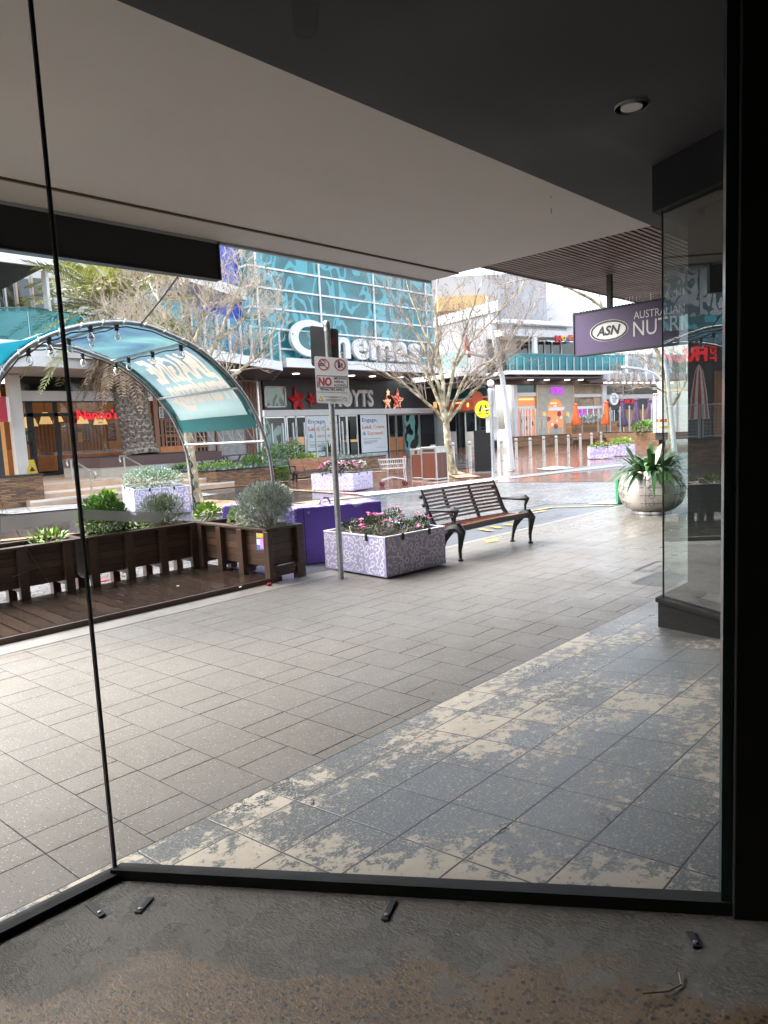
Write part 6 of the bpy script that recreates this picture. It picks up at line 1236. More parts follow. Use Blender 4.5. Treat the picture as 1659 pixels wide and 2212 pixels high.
# ------------------------------------------------------------------ planted stone wall, glass screens and bench before the cinema
wp = [G(300, 1053), G(470, 1052), G(620, 1036), G(835, 1009)]
t = thing('garden_wall', 'long stacked ledge-stone garden wall across the plaza', 'stone wall', wp[1]); mb = MB(); cp = MB(); so_ = MB()
for a, b in zip(wp[:-1], wp[1:]):
    d = (b - a).normalized(); n = V((-d.y, d.x, 0)); h = .50
    mb.prism([a, b, b + n * .35, a + n * .35], (0, 0, h)); cp.prism([a - n * .02 + V((0, 0, h)), b - n * .02 + V((0, 0, h)), b + n * .37 + V((0, 0, h)), a + n * .37 + V((0, 0, h))], (0, 0, .04)); so_.poly([a + n * .3 + V((0, 0, h - .03)), b + n * .3 + V((0, 0, h - .03)), b + n * 5.5 + V((0, 0, h - .25)), a + n * 5.5 + V((0, 0, h - .25))])
mb.build('wall', M['ledge'], t); cp.build('coping', M['slate'], t); so_.build('garden_soil', M['soil'], t)
def along(f):
    L = [(b - a).length for a, b in zip(wp[:-1], wp[1:])]; s = f * sum(L)
    for (a, b), l in zip(zip(wp[:-1], wp[1:]), L):
        if s <= l: return a.lerp(b, s / l), V((-(b - a).normalized().y, (b - a).normalized().x, 0))
        s -= l
    return wp[-1], V((0, 1, 0))
gcs = MB(); rr = random.Random(5)
for i in range(5200):
    f = rr.random(); p, n = along(f); p = p + n * rr.uniform(.3, 2.2) + V((0, 0, .46)); gcs.leaf(p, (rr.uniform(-1, 1), rr.uniform(-1, 1), rr.uniform(.4, 1.6)), (0, 0, 1), rr.uniform(.08, .22), .05, .1)
g_ = gcs.build('ground_cover', M['greycov']); g_['kind'] = 'stuff'; tag(g_, 'grey-green ground cover along the top of the garden wall', 'ground cover')
def at_wall(px, n_off=.9):
    best = min((abs(px - (829.5 + FOC * (lambda c: c.x / -c.z)(ROT.transposed() @ (along(i / 200)[0] + along(i / 200)[1] * n_off - EYE)))), i) for i in range(201)); p, n = along(best[1] / 200); return p + n * n_off + V((0, 0, .45))
for px, l, m, fm, hh, r in ((338, 'purple-flowered plant with broad leaves left of the tree', 'green2', 'purf', .55, .5), (365, 'white daisy mound left of the pale trunk', 'green2', 'whitef', .2, .35), (395, 'white daisy mound behind the pale trunk', 'green2', 'whitef', .2, .3), (470, 'bright green low plant patch on the wall', 'green', None, .22, .95), (610, 'purple statice clump behind the bench', 'green2', 'purf', .75, .55), (635, 'tall purple statice clump by the glass screens', 'green2', 'purf', .85, .5), (580, 'mauve wispy flower clump left of the bench', 'green2', 'purf', .6, .5), (545, 'green strappy plant near the trailing ivy', 'green2', None, .35, .4), (660, 'bright green edging plants at the bench end', 'green', None, .3, .6)):
    b = at_wall(px); shrub('flowering_plant', l, 'plant', b + V((0, 0, hh * .5)), r, r * .6, hh * .6, 330, .16, .05, m, b, 6, up=.9, seed=px, flowers=((fm,), 60, .055) if fm else None)
for px, l in ((712, 'spiky cycad left of the pole behind the screens'), (768, 'spiky cycad right of the pole behind the screens')):
    b = at_wall(px, 3.0) + V((0, 0, -.1)); tt = thing('cycad', l, 'plant', b); mb = MB(); rr = random.Random(px)
    for i in range(46):
        a = rr.uniform(0, 6.283); el = rr.uniform(.15, 1.2); mb.leaf(b + V((0, 0, .35)), (math.cos(a) * math.cos(el), math.sin(a) * math.cos(el), math.sin(el)), (0, 0, 1), rr.uniform(.8, 1.2), .07, .35, 4)
    mb.build('fronds', M['darkleaf'], tt); MB().lathe([(.14, 0), (.16, .2), (.1, .4)], b, 8).build('trunk', M['palmbark'], tt)
mb = MB(); rr = random.Random(8); p, n = along(.47)
for i in range(420): f = rr.random(); q, n = along(.455 + .05 * rr.random()); mb.leaf(q - n * rr.uniform(.03, .14) + V((0, 0, .52 - .5 * f * f)), (rr.uniform(-1, 1), -1, rr.uniform(-1, .3)), (0, 0, 1), .09, .06, .1)
tag(mb.build('trailing_ivy', M['green2']), 'green ivy trailing down the stone wall left of the bench', 'ivy')
t = thing('glass_screen', 'tall glass wind screens with steel posts behind the garden wall', 'glass screen', at_wall(700, 2.4))
pts = [at_wall(px, off) for px, off in ((560, 3.2), (595, 3.0), (640, 2.6), (686, 2.2), (730, 2.0), (800, 1.9))]
mb = MB(); 
for a, b in zip(pts[:-1], pts[1:]): mb.add([a, b, b + V((0, 0, 1.5)), a + V((0, 0, 1.5))], [(0, 1, 2, 3)])
mb.build('panes', M['scr'], t)
for a, b in zip(pts, pts[1:] + [pts[-1]]):
    for q in (a, a.lerp(b, .5)): MB().box(q.x - .03, q.y - .03, q.z - .3, q.x + .03, q.y + .03, q.z + 1.65).build('screen_post', M['steel'], t)
fb = G(620, 1045); fe = G(700, 1038); bench('orange-brown slatted bench against the garden wall', (fb.x + .2, fb.y - .25, -.03), math.atan2(fe.y - fb.y, fe.x - fb.x), 1.75, M['benchlt'], 1.0, iron='castiron')
# ------------------------------------------------------------------ orange-band restaurant on the corner, set at the turn of the street
def plane_fr(P1, P2):
    d = (P2 - P1); d.z = 0; d.normalize(); n = V((d.y, -d.x, 0)); return d, (n if n.dot(EYE - P1) > 0 else -n)
def facade(P1, P2):
    d, n = plane_fr(P1, P2); ang = math.atan2(d.y, d.x)
    def W(x, y): p = AP(x, y, P1, n) - P1; return p.dot(d), p.z + P1.z
    def rect(t, name, m, px, y0=0.0, dep=.1, parent=None, **k):
        (a, za), (b, zb) = W(px[0], px[1]), W(px[2], px[3]); (a2, za2), (b2, zb2) = W(px[0], px[3]), W(px[2], px[1])
        l0, l1 = min((a + a2) / 2, (b + b2) / 2), max((a + a2) / 2, (b + b2) / 2); z0, z1 = (zb + za2) / 2, (za + zb2) / 2; z0, z1 = min(z0, z1), max(z0, z1)
        return MB(True).box(l0, y0, z0, l1, y0 + dep, z1).build(name, M[m] if isinstance(m, str) else m, parent or t, **k)
    return d, n, ang, W, rect
O1 = AY(942, 960, YH + .1); O1.z = 0; O2 = AD(1062, 960, 56.0); O2.z = 0
d, n, ang, Wc, rc = facade(O1, O2)
t = thing('corner_restaurant', 'white corner restaurant with an orange band and dark windows behind the plane tree', 'restaurant', O1, ang)
rc(t, 'wall', 'white', (936, 826, 1066, 975), .0, .3); rc(t, 'lower_panel', 'offwhite', (944, 933, 1062, 972), -.03, .028); rc(t, 'orange_band', 'orange', (936, 865, 1066, 888), -.5, .49); rc(t, 'upper_glazing', 'tglass', (965, 836, 1056, 860), -.04, .038)
for a, b in ((966, 985), (1008, 1026), (1030, 1056)): w_ = rc(t, 'window', 'darkglass', (a, 890, b, 932), -.04, .038); rc(t, 'window_frame', 'white', (a - 2, 889, a, 933), -.09, .085, w_)
dr = rc(t, 'door', 'darkglass', (987, 890, 1005, 968), -.05, .048); rc(t, 'door_frame', 'black', (999, 890, 1001, 968), -.1, .048, dr)
rc(t, 'lit_strip', 'warmneon', (990, 869, 1012, 871), -.54, .03); rc(t, 'lit_emblem', 'lamp', (947, 868, 954, 881), -.55, .04); rc(t, 'lit_strip', 'warmneon', (1020, 870, 1023, 879), -.56, .04)
rc(t, 'canopy_fascia', 'lgrey', (925, 806, 1066, 822), -3.0, .2); rc(t, 'canopy_soffit', 'soffitd', (925, 822, 1066, 824), -2.8, 2.8); rc(t, 'upper_wall', 'dgrey', (925, 690, 1066, 806), .6, .3); rc(t, 'teal_balcony', 'tglass', (930, 770, 1066, 806), -2.6, .05); rc(t, 'parapet', 'grey', (925, 668, 1066, 690), .5, .3)
c = AP(1049, 862, O1, n) + n * .8; tag(MB().lathe([(.001, 0), (.62, 0), (.62, .12), (.001, .12)], c, 28, n).build('round_sign', M['orange']), 'round orange projecting sign behind the yellow crossing disc', 'sign'); u = thing('closed_umbrella', 'closed red umbrella on the upper balcony behind the tree', 'umbrella', (0, 0, 0), 0)
p = AP(1009, 772, O1 + n * 2, n); u.location = p; MB(True).lathe([(.32, 0), (.26, .6), (.15, 1.3), (.03, 1.75)], (0, 0, 0), 8).build('canvas', M['redfab'], u); MB(True).tube([(0, 0, -.6), (0, 0, 1.8)], .03, 5).build('pole', M['alu'], u)
t = thing('grey_block', 'tall grey rear block with tan rooftop boxes rising over the corner', 'building', AD(1000, 900, 75)); MB().obox(AD(1010, 720, 78), V((.7, -.7, 0)) * 8, V((.7, .7, 0)) * 4, (0, 0, 5.4)).build('wall', M['grey'], t); MB().obox(AD(998, 662, 72), V((.7, -.7, 0)) * 2.7, V((.7, .7, 0)) * 2, (0, 0, .7)).build('tan_box', M['tan'], t)
MB().obox(AD(1068, 641, 82), V((.7, -.7, 0)) * 2.9, V((.7, .7, 0)) * 2, (0, 0, 1.0)).build('tan_box', M['tan'], t); MB().obox(AD(1100, 690, 80), V((.7, -.7, 0)) * 7.5, V((.7, .7, 0)) * 1, (0, 0, 1.6)).build('white_parapet', M['white'], t)
# ------------------------------------------------------------------ the shopping wing across the end of the plaza
Wa, Wb = AD(1060, 945, 55.0), AD(1300, 945, 61.4); Wa.z = Wb.z = 0
d, n, ang, Ww, rw = facade(Wa, Wb)
t = thing('shopping_wing', 'two-storey shopping wing with teal glass balcony and arcade shops', 'building', Wa, ang)
rw(t, 'upper_wall', 'white', (1062, 690, 1245, 712), .4, .3); rw(t, 'louvre_panel', 'dark', (1116, 703, 1230, 720), .3, .09)
for k in range(7): rw(t, 'louvre_blade', 'alu', (1117, 704 + k * 2.3, 1229, 705 + k * 2.3), .2, .09)
rw(t, 'roof_fascia', 'white', (1062, 699, 1245, 703), -.6, .9); rw(t, 'eave', 'lgrey', (1062, 720, 1250, 734), -1.5, 1.8); rw(t, 'upper_recess', 'darkglass', (1062, 734, 1250, 812), .5, .1); rw(t, 'white_roof_box', 'white', (1120, 680, 1212, 699), 3, 3); rw(t, 'grey_roof_box', 'grey', (1214, 678, 1238, 692), 4, 3)
for px in (1082, 1105, 1150, 1168, 1184, 1200, 1220): rw(t, 'upper_mullion', 'lgrey', (px, 736, px + 2.5, 800), .42, .07)
rw(t, 'upper_column', 'white', (1125, 734, 1131, 815), -1.6, .3); rw(t, 'upper_column', 'white', (1293, 770, 1297, 815), -1.6, .3)
bg_ = rw(t, 'balcony_glass', 'bal', (1060, 772, 1312, 803), -1.9, .02); rw(t, 'top_rail', 'tglass', (1060, 771, 1312, 773), -1.92, .06, bg_); rw(t, 'lower_film', M['tglass'], (1060, 795, 1312, 805), -1.87, .02, bg_)
for k in range(17): rw(t, 'balcony_post', 'steel', (1064 + k * 15.2, 778, 1066.2 + k * 15.2, 812), -1.96, .05)
for k, px in enumerate((1090, 1120, 1150, 1172, 1210, 1240, 1268)): rw(t, 'balcony_planter', 'cinel', (px, 780, px + 10, 801), -1.4, .4)
rw(t, 'balcony_slab', 'white', (1058, 806, 1300, 814), -2.1, 2.6); rw(t, 'slab_soffit', 'soffitd', (1058, 814, 1306, 831), -.25, .2)
MB(True).box(-.5, -2.0, Ww(1060, 812)[1] - .35, Ww(1306, 812)[0], -.0, Ww(1060, 812)[1] - .25).build('arcade_soffit', M['soffitd'], t)
for px in (1135, 1170, 1214, 1243): l, z = Ww(px, 828); MB(True).lathe([(.001, -.05), (.2, -.05), (.24, 0)], (l, -.6, Ww(1060, 812)[1] - .36), 12).build('downlight', M['downl'], t)
for k in range(12): l, z = Ww(1276 + k * 13, 829); MB(True).lathe([(.001, -.08), (.13, -.08), (.15, 0)], (l, -1.6, z), 12).build('downlight', M['downl'], t)
rw(t, 'shop_wall', 'offwhite', (1110, 828, 1420, 952), .15, .2)
rw(t, 'louvre_canopy', 'grey', (1262, 812, 1460, 824), -2.2, 2.2)
for k in range(9): rw(t, 'canopy_blade', 'lgrey', (1268 + k * 16, 812, 1270 + k * 16, 828), -2.4, 2.2)
lt = rw(t, 'lattice_screen', 'latticef', (1286, 766, 1470, 806), -.6, .1); 
for px in (1291, 1337, 1379, 1432): rw(t, 'screen_post', 'white', (px, 764, px + 6, 815), -.7, .09)
rw(t, 'screen_rail', 'lgrey', (1286, 806, 1470, 814), -.65, .3); rw(t, 'lattice_screen', 'latticef', (1238, 766, 1290, 803), -.3, .1)
rw(t, 'column', 'lgrey', (1110, 828, 1117, 950), -.1, .22); rw(t, 'column', 'white', (1300, 828, 1309, 905), -.1, .22)
# left arcade shop: orange lit interior behind folding doors
rw(t, 'high_window', 'tglass', (1118, 831, 1158, 848), .1, .045); rw(t, 'transom', 'offwhite', (1117, 848, 1160, 856), .0, .14); i_ = rw(t, 'lit_window', 'orangelit', (1119, 857, 1157, 876), .1, .045); rw(t, 'lit_strip', 'warmneon', (1122, 861, 1154, 864), .06, .03, i_)
w_ = rw(t, 'lit_window', 'orangelit', (1118, 884, 1158, 946), .12, .025); 
for px in (1117, 1123, 1129, 1134, 1140, 1147, 1157): rw(t, 'door_stile', 'white', (px, 882, px + 2, 948), .0, .11, w_)
for px, py in ((1126, 905), (1138, 900), (1149, 910), (1136, 920)): rw(t, 'hanging_disc', 'ink', (px, py, px + 5, py + 9), .085, .02, w_)
# rendered arch shop
a0 = rw(t, 'arch_wall', 'concrete', (1164, 829, 1238, 948), -.02, .165); rw(t, 'timber_trim', 'sand', (1159, 829, 1163, 948), -.05, .18); rw(t, 'timber_trim', 'sand', (1237, 829, 1240, 912), -.05, .18)
l0, zb = Ww(1183.5, 944); l1, _ = Ww(1216.5, 944); zt = Ww(1200, 862)[1]; r = (l1 - l0) / 2; cxx = (l0 + l1) / 2
pts = [(l0, -.035, zb), (l1, -.035, zb)] + [(cxx + r * math.cos(a * math.pi / 14), -.035, zt - r + r * math.sin(a * math.pi / 14)) for a in range(15)]
ar = MB(True).prism(pts, (0, .014, 0)).build('arched_doorway', M['orangelit'], t); rw(t, 'lower_door', 'concrete', (1187, 924, 1213, 945), -.05, .014, ar)
rw(t, 'white_header', 'posterw', (1183, 880, 1217, 887), -.12, .06, ar); rw(t, 'lit_strip', 'warmneon', (1188, 870, 1202, 872), -.06, .02, ar); rw(t, 'green_exit', 'posterw', (1194, 875, 1201, 879), -.07, .02, ar)
for px, py, s in ((1185, 905, 8), (1207, 894, 9), (1200, 921, 9), (1202, 909, 5), (1192, 917, 5), (1211, 902, 5)): q = Ww(px, py); MB(True).lathe([(.001, 0), (s * .025, 0), (s * .025, .02), (.001, .02)], (q[0], -.04, q[1]), 14, (0, -1, 0)).build('door_disc', M['ringred'] if s > 6 else M['posterw'], ar)
for px in (1174, 1225): rw(t, 'wall_lamp', 'lamp', (px - 3, 891, px + 3, 899), -.15, .12); rw(t, 'menu_case', 'sand', (px - 4, 905, px + 4, 925), -.07, .045)
q0, q1 = Ww(1188, 853), Ww(1215, 836)
s_ = thing('neon_sign', 'purple neon frozen dessert shop lettering above the arch', 'sign', Wa + d * q0[0] + V((0, 0, q0[1])), ang); mb = MB(True); text_into(mb, 'YOMG', frame((0, -.1, 0), (1, 0, 0), (0, 0, 1)), ext=.03, bold=-.006, fit=(q1[0] - q0[0], q1[1] - q0[1])); mb.build('lettering', M['purneon'], s_)
# burger shop
rw(t, 'high_window', 'mural', (1242, 832, 1298, 851), .05, .09); rw(t, 'transom', 'offwhite', (1240, 851, 1300, 858), -.02, .16); mu = rw(t, 'sketch_mural', 'mural', (1242, 859, 1283, 876), .05, .09); rw(t, 'tan_panel', 'sand', (1284, 859, 1298, 876), .05, .09)
q0, q1 = Ww(1255, 862), Ww(1281, 857.5); mb = MB(True); text_into(mb, 'FRANKSTON', frame((q0[0], .044, q0[1] - .02), (1, 0, 0), (0, 0, 1)), bold=.02, fit=(q1[0] - q0[0], .2)); mb.build('mural_lettering', M['ink'], mu)
rw(t, 'transom', 'white', (1240, 877, 1300, 883), -.02, .16); w_ = rw(t, 'shop_window', 'pmural', (1240, 884, 1298, 918), .08, .06)
for px in (1240, 1256, 1268, 1281, 1293): rw(t, 'window_frame', 'white', (px, 883, px + 2.2, 922), .0, .075, w_)
rw(t, 'window_sill', 'white', (1240, 917, 1300, 924), -.02, .15)
q0, q1 = Ww(1247, 907), Ww(1262, 886); nb = thing('neon_sign', 'square purple neon burger outline in the shop window', 'sign', Wa + d * q0[0] + V((0, 0, q0[1])), ang); mb = MB(True); w, h = q1[0] - q0[0], q1[1] - q0[1]
for z0, z1 in ((0, .3), (.65, 1)): mb.tube([(0, -.05, z0 * h), (w, -.05, z0 * h), (w, -.05, z1 * h), (0, -.05, z1 * h), (0, -.05, z0 * h)], .06, 5)
mb.tube([(w * i / 6, -.05, h * (.45 + .06 * (-1) ** i)) for i in range(7)], .06, 5); mb.build('neon_tube', M['purneon'], nb)
# dark laser-game shop
rw(t, 'dark_shopfront', 'black', (1310, 862, 1400, 884), -.12, .25); rw(t, 'high_window', 'darkglass', (1310, 833, 1345, 851), .0, .14); rw(t, 'high_window', 'darkglass', (1351, 833, 1420, 851), .0, .14); rw(t, 'transom', 'lgrey', (1309, 852, 1420, 861), -.03, .17)
w_ = rw(t, 'shop_window', 'darkglass', (1310, 885, 1345, 935), .05, .09); rw(t, 'shop_window', 'warm', (1347, 884, 1410, 930), .05, .09)
for px in (1310, 1321, 1326, 1338, 1346): rw(t, 'window_frame', 'alu', (px, 884, px + 1.6, 935), -.02, .065, w_)
for px, py in ((1312, 890), (1335, 887), (1359, 879), (1368, 880)): rw(t, 'lit_lamp', 'lamp', (px, py, px + 4, py + 3), -.06, .05)
q0, q1 = Ww(1318, 873), Ww(1368, 863); s_ = thing('shop_sign', 'red outlined lettering on the black shop front', 'sign', Wa + d * q0[0] + V((0, 0, q0[1])), ang); mb = MB(True); text_into(mb, 'STRIKE', frame((0, -.2, 0), (1, 0, 0), (0, 0, 1)), ext=.02, bold=.0, shear=.25, fit=(q1[0] - q0[0], q1[1] - q0[1])); mb.build('lettering', M['redlit'], s_)
c = AP(1324.5, 862, Wa + n * 1.0, n); s_ = thing('round_sign', 'round white projecting sign with a burger outline', 'sign', c); MB().lathe([(.001, 0), (.52, 0), (.52, .14), (.001, .14)], c, 28, n).build('disc', M['posterw'], s_); mb = MB(); cc_ = c + n * .145; dx = d
for a, b in ((.06, .30), ): mb.ribbon([cc_ + dx * .24 * math.cos(i * math.pi / 10) + V((0, 0, .02 + .28 * math.sin(i * math.pi / 10))) for i in range(11)], .05, n)
mb.ribbon([cc_ - dx * .24 + V((0, 0, .02)), cc_ + dx * .24 + V((0, 0, .02))], .05, n); mb.ribbon([cc_ - dx * .24 + V((0, 0, -.08)), cc_ + dx * .24 + V((0, 0, -.08))], .05, n); mb.ribbon([cc_ + dx * u + V((0, 0, v)) for u, v in ((-.24, -.18), (.24, -.18), (.22, -.28), (-.22, -.28), (-.24, -.18))], .05, n); mb.build('burger_outline', M['ink'], s_)
hs = thing('letter_sign', 'multicoloured lettering hanging from the upper eave', 'sign', AP(1200, 740, Wa + n * 1.7, n), ang); o_ = AP(1200, 740, Wa + n * 1.7, n)
for ch, px, py, w, h, mm in (('H', 1200, 740, 11, 15, 'red'), ('O', 1213, 737, 8.5, 11, 'yellow'), ('L', 1221, 740, 7, 11, 'pblue'), ('E', 1229, 735, 7, 11, 'orange'), ('Y', 1237, 740, 8, 12, 'teal')):
    p = AP(px, py, Wa + n * 1.7, n); q = AP(px + w, py - h, Wa + n * 1.7, n); mb = MB(); text_into(mb, ch, frame(p, d, EY), ext=.08, bold=.06, fit=((q - p).dot(d), q.z - p.z)); mb.build('letter', M[mm], hs)
# terrace in front of the wing: stone wall, timber planter, umbrellas, screens, bench
sA, sB, sC = AD(1108, 962, 49), AD(1285, 962, 50.5), AD(1425, 962, 43)
t = thing('terrace_wall', 'dark stacked-stone terrace wall before the arcade shops', 'stone wall', sA); mb = MB(); cp = MB()
for a, b in ((sA, sB), (sB, sC)):
    a = V((a.x, a.y, -.05)); b = V((b.x, b.y, -.05)); dd = (b - a).normalized(); nn = V((-dd.y, dd.x, 0)); nn = nn if nn.dot(EYE - a) < 0 else -nn; h = .80; mb.prism([a, b, b + nn * .4, a + nn * .4], (0, 0, h)); cp.prism([a - nn * .02 + V((0, 0, h)), b - nn * .02 + V((0, 0, h)), b + nn * .42 + V((0, 0, h)), a + nn * .42 + V((0, 0, h))], (0, 0, .04))
mb.build('wall', M['ledge'], t); cp.build('coping', M['slate'], t)
o = MB(); o.poly([V((sA.x, sA.y + .3, .55)), V((sB.x, sB.y + .3, .55)), V((sC.x + 1, sC.y + .3, .55)), V((Wb.x + 8, Wb.y + 2, .55)), V((Wa.x - 1, Wa.y + 1, .55))]); o = o.build('terrace', M['redpave']); o['kind'] = 'structure'
p0, p1 = AD(1236, 945, 51.5), AD(1345, 940, 53); ang2 = math.atan2(p1.y - p0.y, p1.x - p0.x); L = V((p1.x - p0.x, p1.y - p0.y, 0)).length
t = thing('terrace_planter', 'long orange timber planter box on the terrace', 'planter', (p0.x, p0.y, .55), ang2); MB(True).box(0, 0, 0, L, .8, 1.0).build('box', M['orplank'], t); MB(True).box(.05, .05, .95, L - .05, .75, .99).build('soil', M['soil'], t)
b = V(((p0.x + p1.x) / 2, (p0.y + p1.y) / 2 + .4, 1.55)); shrub('terrace_greenery', 'row of leafy green plants along the terrace planter', 'plant', b + V((0, 0, .12)), L * .5, .6, .28, 1100, .2, .1, 'sage', b, 10, seed=91)
p = AD(1392, 935, 45); shrub('terrace_greenery', 'green shrub left of the truck on the stone wall', 'plant', V((p.x, p.y, 1.0)), 1.3, .6, .35, 500, .2, .1, 'green2', V((p.x, p.y, .7)), 6, seed=92)
for px, py0, py1, m, l in ((1244, 918, 871, 'orangefab', 'closed orange umbrella left of the burger neon'), (1310, 917, 866, 'orangefab', 'closed orange umbrella before the white column'), (1345, 922, 862, 'purplefab', 'closed purple umbrella under the red lettering'), (1375, 922, 860, 'purplefab', 'closed purple umbrella in the middle of the dark shop'), (1404, 918, 862, 'purplefab', 'closed purple umbrella nearest the truck')):
    dep = 50.5; p = AD(px, py0, dep); zt = AD(px, py1, dep).z; h = zt - p.z; u = thing('closed_umbrella', l, 'umbrella', (p.x, p.y, .55), 0, 'closed cafe umbrellas on the terrace'); zb = p.z - .55; mb = MB(True); rr = random.Random(px)
    mb.lathe([(.03, zb + h), (.15, zb + h * .94), (.10, zb + h * .89), (.17, zb + h * .6), (.24, zb + h * .3), (.32, zb + h * .06), (.26, zb)], (0, 0, 0), 14)
    mb.v = [V((q.x * (1 + .28 * math.sin(6 * math.atan2(q.y, q.x) + q.z * 2)), q.y * (1 + .28 * math.sin(6 * math.atan2(q.y, q.x) + q.z * 2)), q.z)) for q in mb.v]; mb.build('canvas', M[m], u, smooth=True); MB(True).tube([(0, 0, 0), (0, 0, zb + h)], .035, 6).build('pole', M['ink'], u)
t = thing('terrace_screen', 'row of glass screen panels with tall steel posts along the terrace', 'glass screen', sA); mb = MB(); pp_ = []
for px, dep in ((1125, 49.6), (1160, 49.8), (1219, 50.2), (1258, 50.6), (1292, 50.8), (1319, 50.2), (1340, 49.5), (1360, 48.5), (1389, 47), (1408, 46)): p = AD(px, 930, dep); pp_.append(V((p.x, p.y, .7)))
for a, b in zip(pp_[:-1], pp_[1:]): mb.add([a, b, b + V((0, 0, 1.5)), a + V((0, 0, 1.5))], [(0, 1, 2, 3)])
mb.build('panes', M['scr'], t)
for q in pp_: MB().box(q.x - .035, q.y - .035, .6, q.x + .035, q.y + .035, 2.55).build('screen_post', M['steel'], t)
a, b = G(1250, 962), G(1312, 960); q0 = AD(1246, 962, 47.5); bench('orange-brown bench before the terrace stone wall at the far right', (q0.x, q0.y, -.03), ang, 2.6, M['benchlt'], 1.05, iron='castiron')
# white box truck
q = AD(1411, 965, 40.0); t = thing('box_truck', 'white box truck parked at the right behind the metal pot plant', 'truck', (q.x, q.y, 0), R_(-74)); H1 = AD(1411, 851, 40.0).z
MB(True).box(0, 0, .75, 2.5, 6, H1).build('cargo_box', M['truckw'], t, bevel=.02)
MB(True).box(.1, .1, .35, 2.4, 7.5, .74).build('chassis', M['dark'], t); MB(True).box(.1, 6.1, .5, 2.4, 7.9, 2.5).build('cab', M['truckw'], t, bevel=.1)
mb = MB(True)
for x in (.12, 1.22, 2.3): mb.box(x, -.05, .8, x + .06, -.002, H1 - .05)
for z in (1.0, 1.8, 2.6, 3.2):
    for x in (.0, 1.05, 2.1): mb.box(x, -.08, z, x + .25, -.052, z + .05)
mb.build('door_hardware', M['alu'], t); mb = MB(True)
for k in range(8): mb.mi = k % 2; mb.add([(.1 + k * .12, -.01, 1.35), (.22 + k * .12, -.01, 1.35), (.27 + k * .12, -.01, 1.52), (.15 + k * .12, -.01, 1.52)], [(0, 1, 2, 3)])
mb.build('reflective_stripe', [M['red'], M['yellow']], t); MB(True).box(.3, -.02, 1.0, .8, -.004, 1.12).build('number_plate', M['yellow'], t); MB(True).box(.02, -.03, H1 - .12, .25, -.004, H1 - .03).build('marker_light', M['redlit'], t)
for x in (.3, 2.2):
    for y in (1.4, 6.6): w_ = MB(True).lathe([(.25, -.14), (.45, -.12), (.45, .12), (.25, .14)], (x, y, .42), 18, (1, 0, 0)).build('wheel', M['ink'], t); MB(True).lathe([(.001, -.15), (.25, -.14), (.25, .14), (.001, .15)], (x, y, .42), 14, (1, 0, 0)).build('rim', M['alu'], w_)
# ------------------------------------------------------------------ trees
def bare_tree(label, trunk, limbs, dep, r0, seed, levels=3, dens=1.0, seeds=.3, twr=.006, off=1.2, tm='bark', up=.35, wm='twigd', group='bare plane trees', len0=1.0):
    rnd = random.Random(seed); base = AD(*trunk[0], dep); base.z = min(base.z, -.03); t = thing('plane_tree', label, 'tree', base, 0, group)
    tp = resample(smooth([AD(x, y, dep) for x, y in trunk], 1), 12); MB().tube(tp, [r0 * (1.45 - .9 * min(1, i / 2.2) * .5 - .3 * i / 11) for i in range(12)], 10).build('trunk', M[tm], t, smooth=True)
    big = MB(); tw = MB(); sb = MB()
    def grow(p, dr, L, r, lev):
        n = 5 if lev > 1 else 3; pts = [p]; q = p.copy(); dd = dr.copy()
        for i in range(n):
            dd = (dd + V((rnd.uniform(-.32, .32), rnd.uniform(-.32, .32), rnd.uniform(-.2, .3) + up * .22))).normalized(); q = q + dd * L / n; pts.append(q.copy())
        rs = [max(twr * .55, r * (1 - .8 * i / n)) for i in range(n + 1)]
        (big if r > .022 else tw).tube(pts, rs, 5 if r > .022 else 3, cap=False)
        if lev > 0:
            k = max(2, int(rnd.uniform(3, 6) * dens))
            for i in range(k):
                f = rnd.uniform(.25, 1.0) * n; j = min(n - 1, int(f)); pp = pts[j].lerp(pts[j + 1], f - j); ax = (pts[j + 1] - pts[j]).normalized(); sd = V((rnd.gauss(0, 1), rnd.gauss(0, 1), rnd.gauss(.25, .8))); sd = (sd - ax * sd.dot(ax)).normalized()
                grow(pp, (ax * rnd.uniform(.5, 1.0) + sd * rnd.uniform(.45, .95)).normalized(), L * rnd.uniform(.42, .68), max(twr, r * rnd.uniform(.36, .55)), lev - 1)
        elif rnd.random() < seeds: sb.sphere(q + V((0, 0, -.05)), rnd.uniform(.014, .022), 6)
    for lb in limbs:
        px, o0, o1, rr = lb[0], lb[1], lb[2], lb[3]; m = len(px); pts = [AD(x, y, dep + o0 + (o1 - o0) * i / (m - 1)) for i, (x, y) in enumerate(px)]; pts = resample(smooth(resample(pts, m * 3), 2), 16)
        for i in range(2, 16): pts[i] = pts[i] + V((rnd.uniform(-1, 1), rnd.uniform(-1, 1), rnd.uniform(-1, 1))) * .035
        big.tube(pts, [max(.012, rr * (1 - .85 * i / 15)) for i in range(16)], 7, cap=False); L = sum((b - a).length for a, b in zip(pts[:-1], pts[1:]))
        for i in range(int(16 * dens)):
            f = rnd.uniform(.22, 1.0) * 15; j = min(14, int(f)); pp = pts[j].lerp(pts[j + 1], f - j); ax = (pts[j + 1] - pts[j]).normalized(); sd = V((rnd.gauss(0, 1), rnd.gauss(0, 1), rnd.gauss(.35, .8))); sd = (sd - ax * sd.dot(ax)).normalized()
            grow(pp, (ax * rnd.uniform(.35, .9) + sd * rnd.uniform(.5, 1.0) + V((0, 0, up * .5))).normalized(), len0 * rnd.uniform(.7, 1.5) * (1.15 - .5 * f / 15), max(.012, rr * (1 - .8 * f / 15) * .42), levels - 1)
    cr = big.build('crown', M[tm], t, smooth=True); tw.build('twigs', M[wm], cr)
    if sb.v: sb.build('seed_balls', M['seed'], cr)
    return t
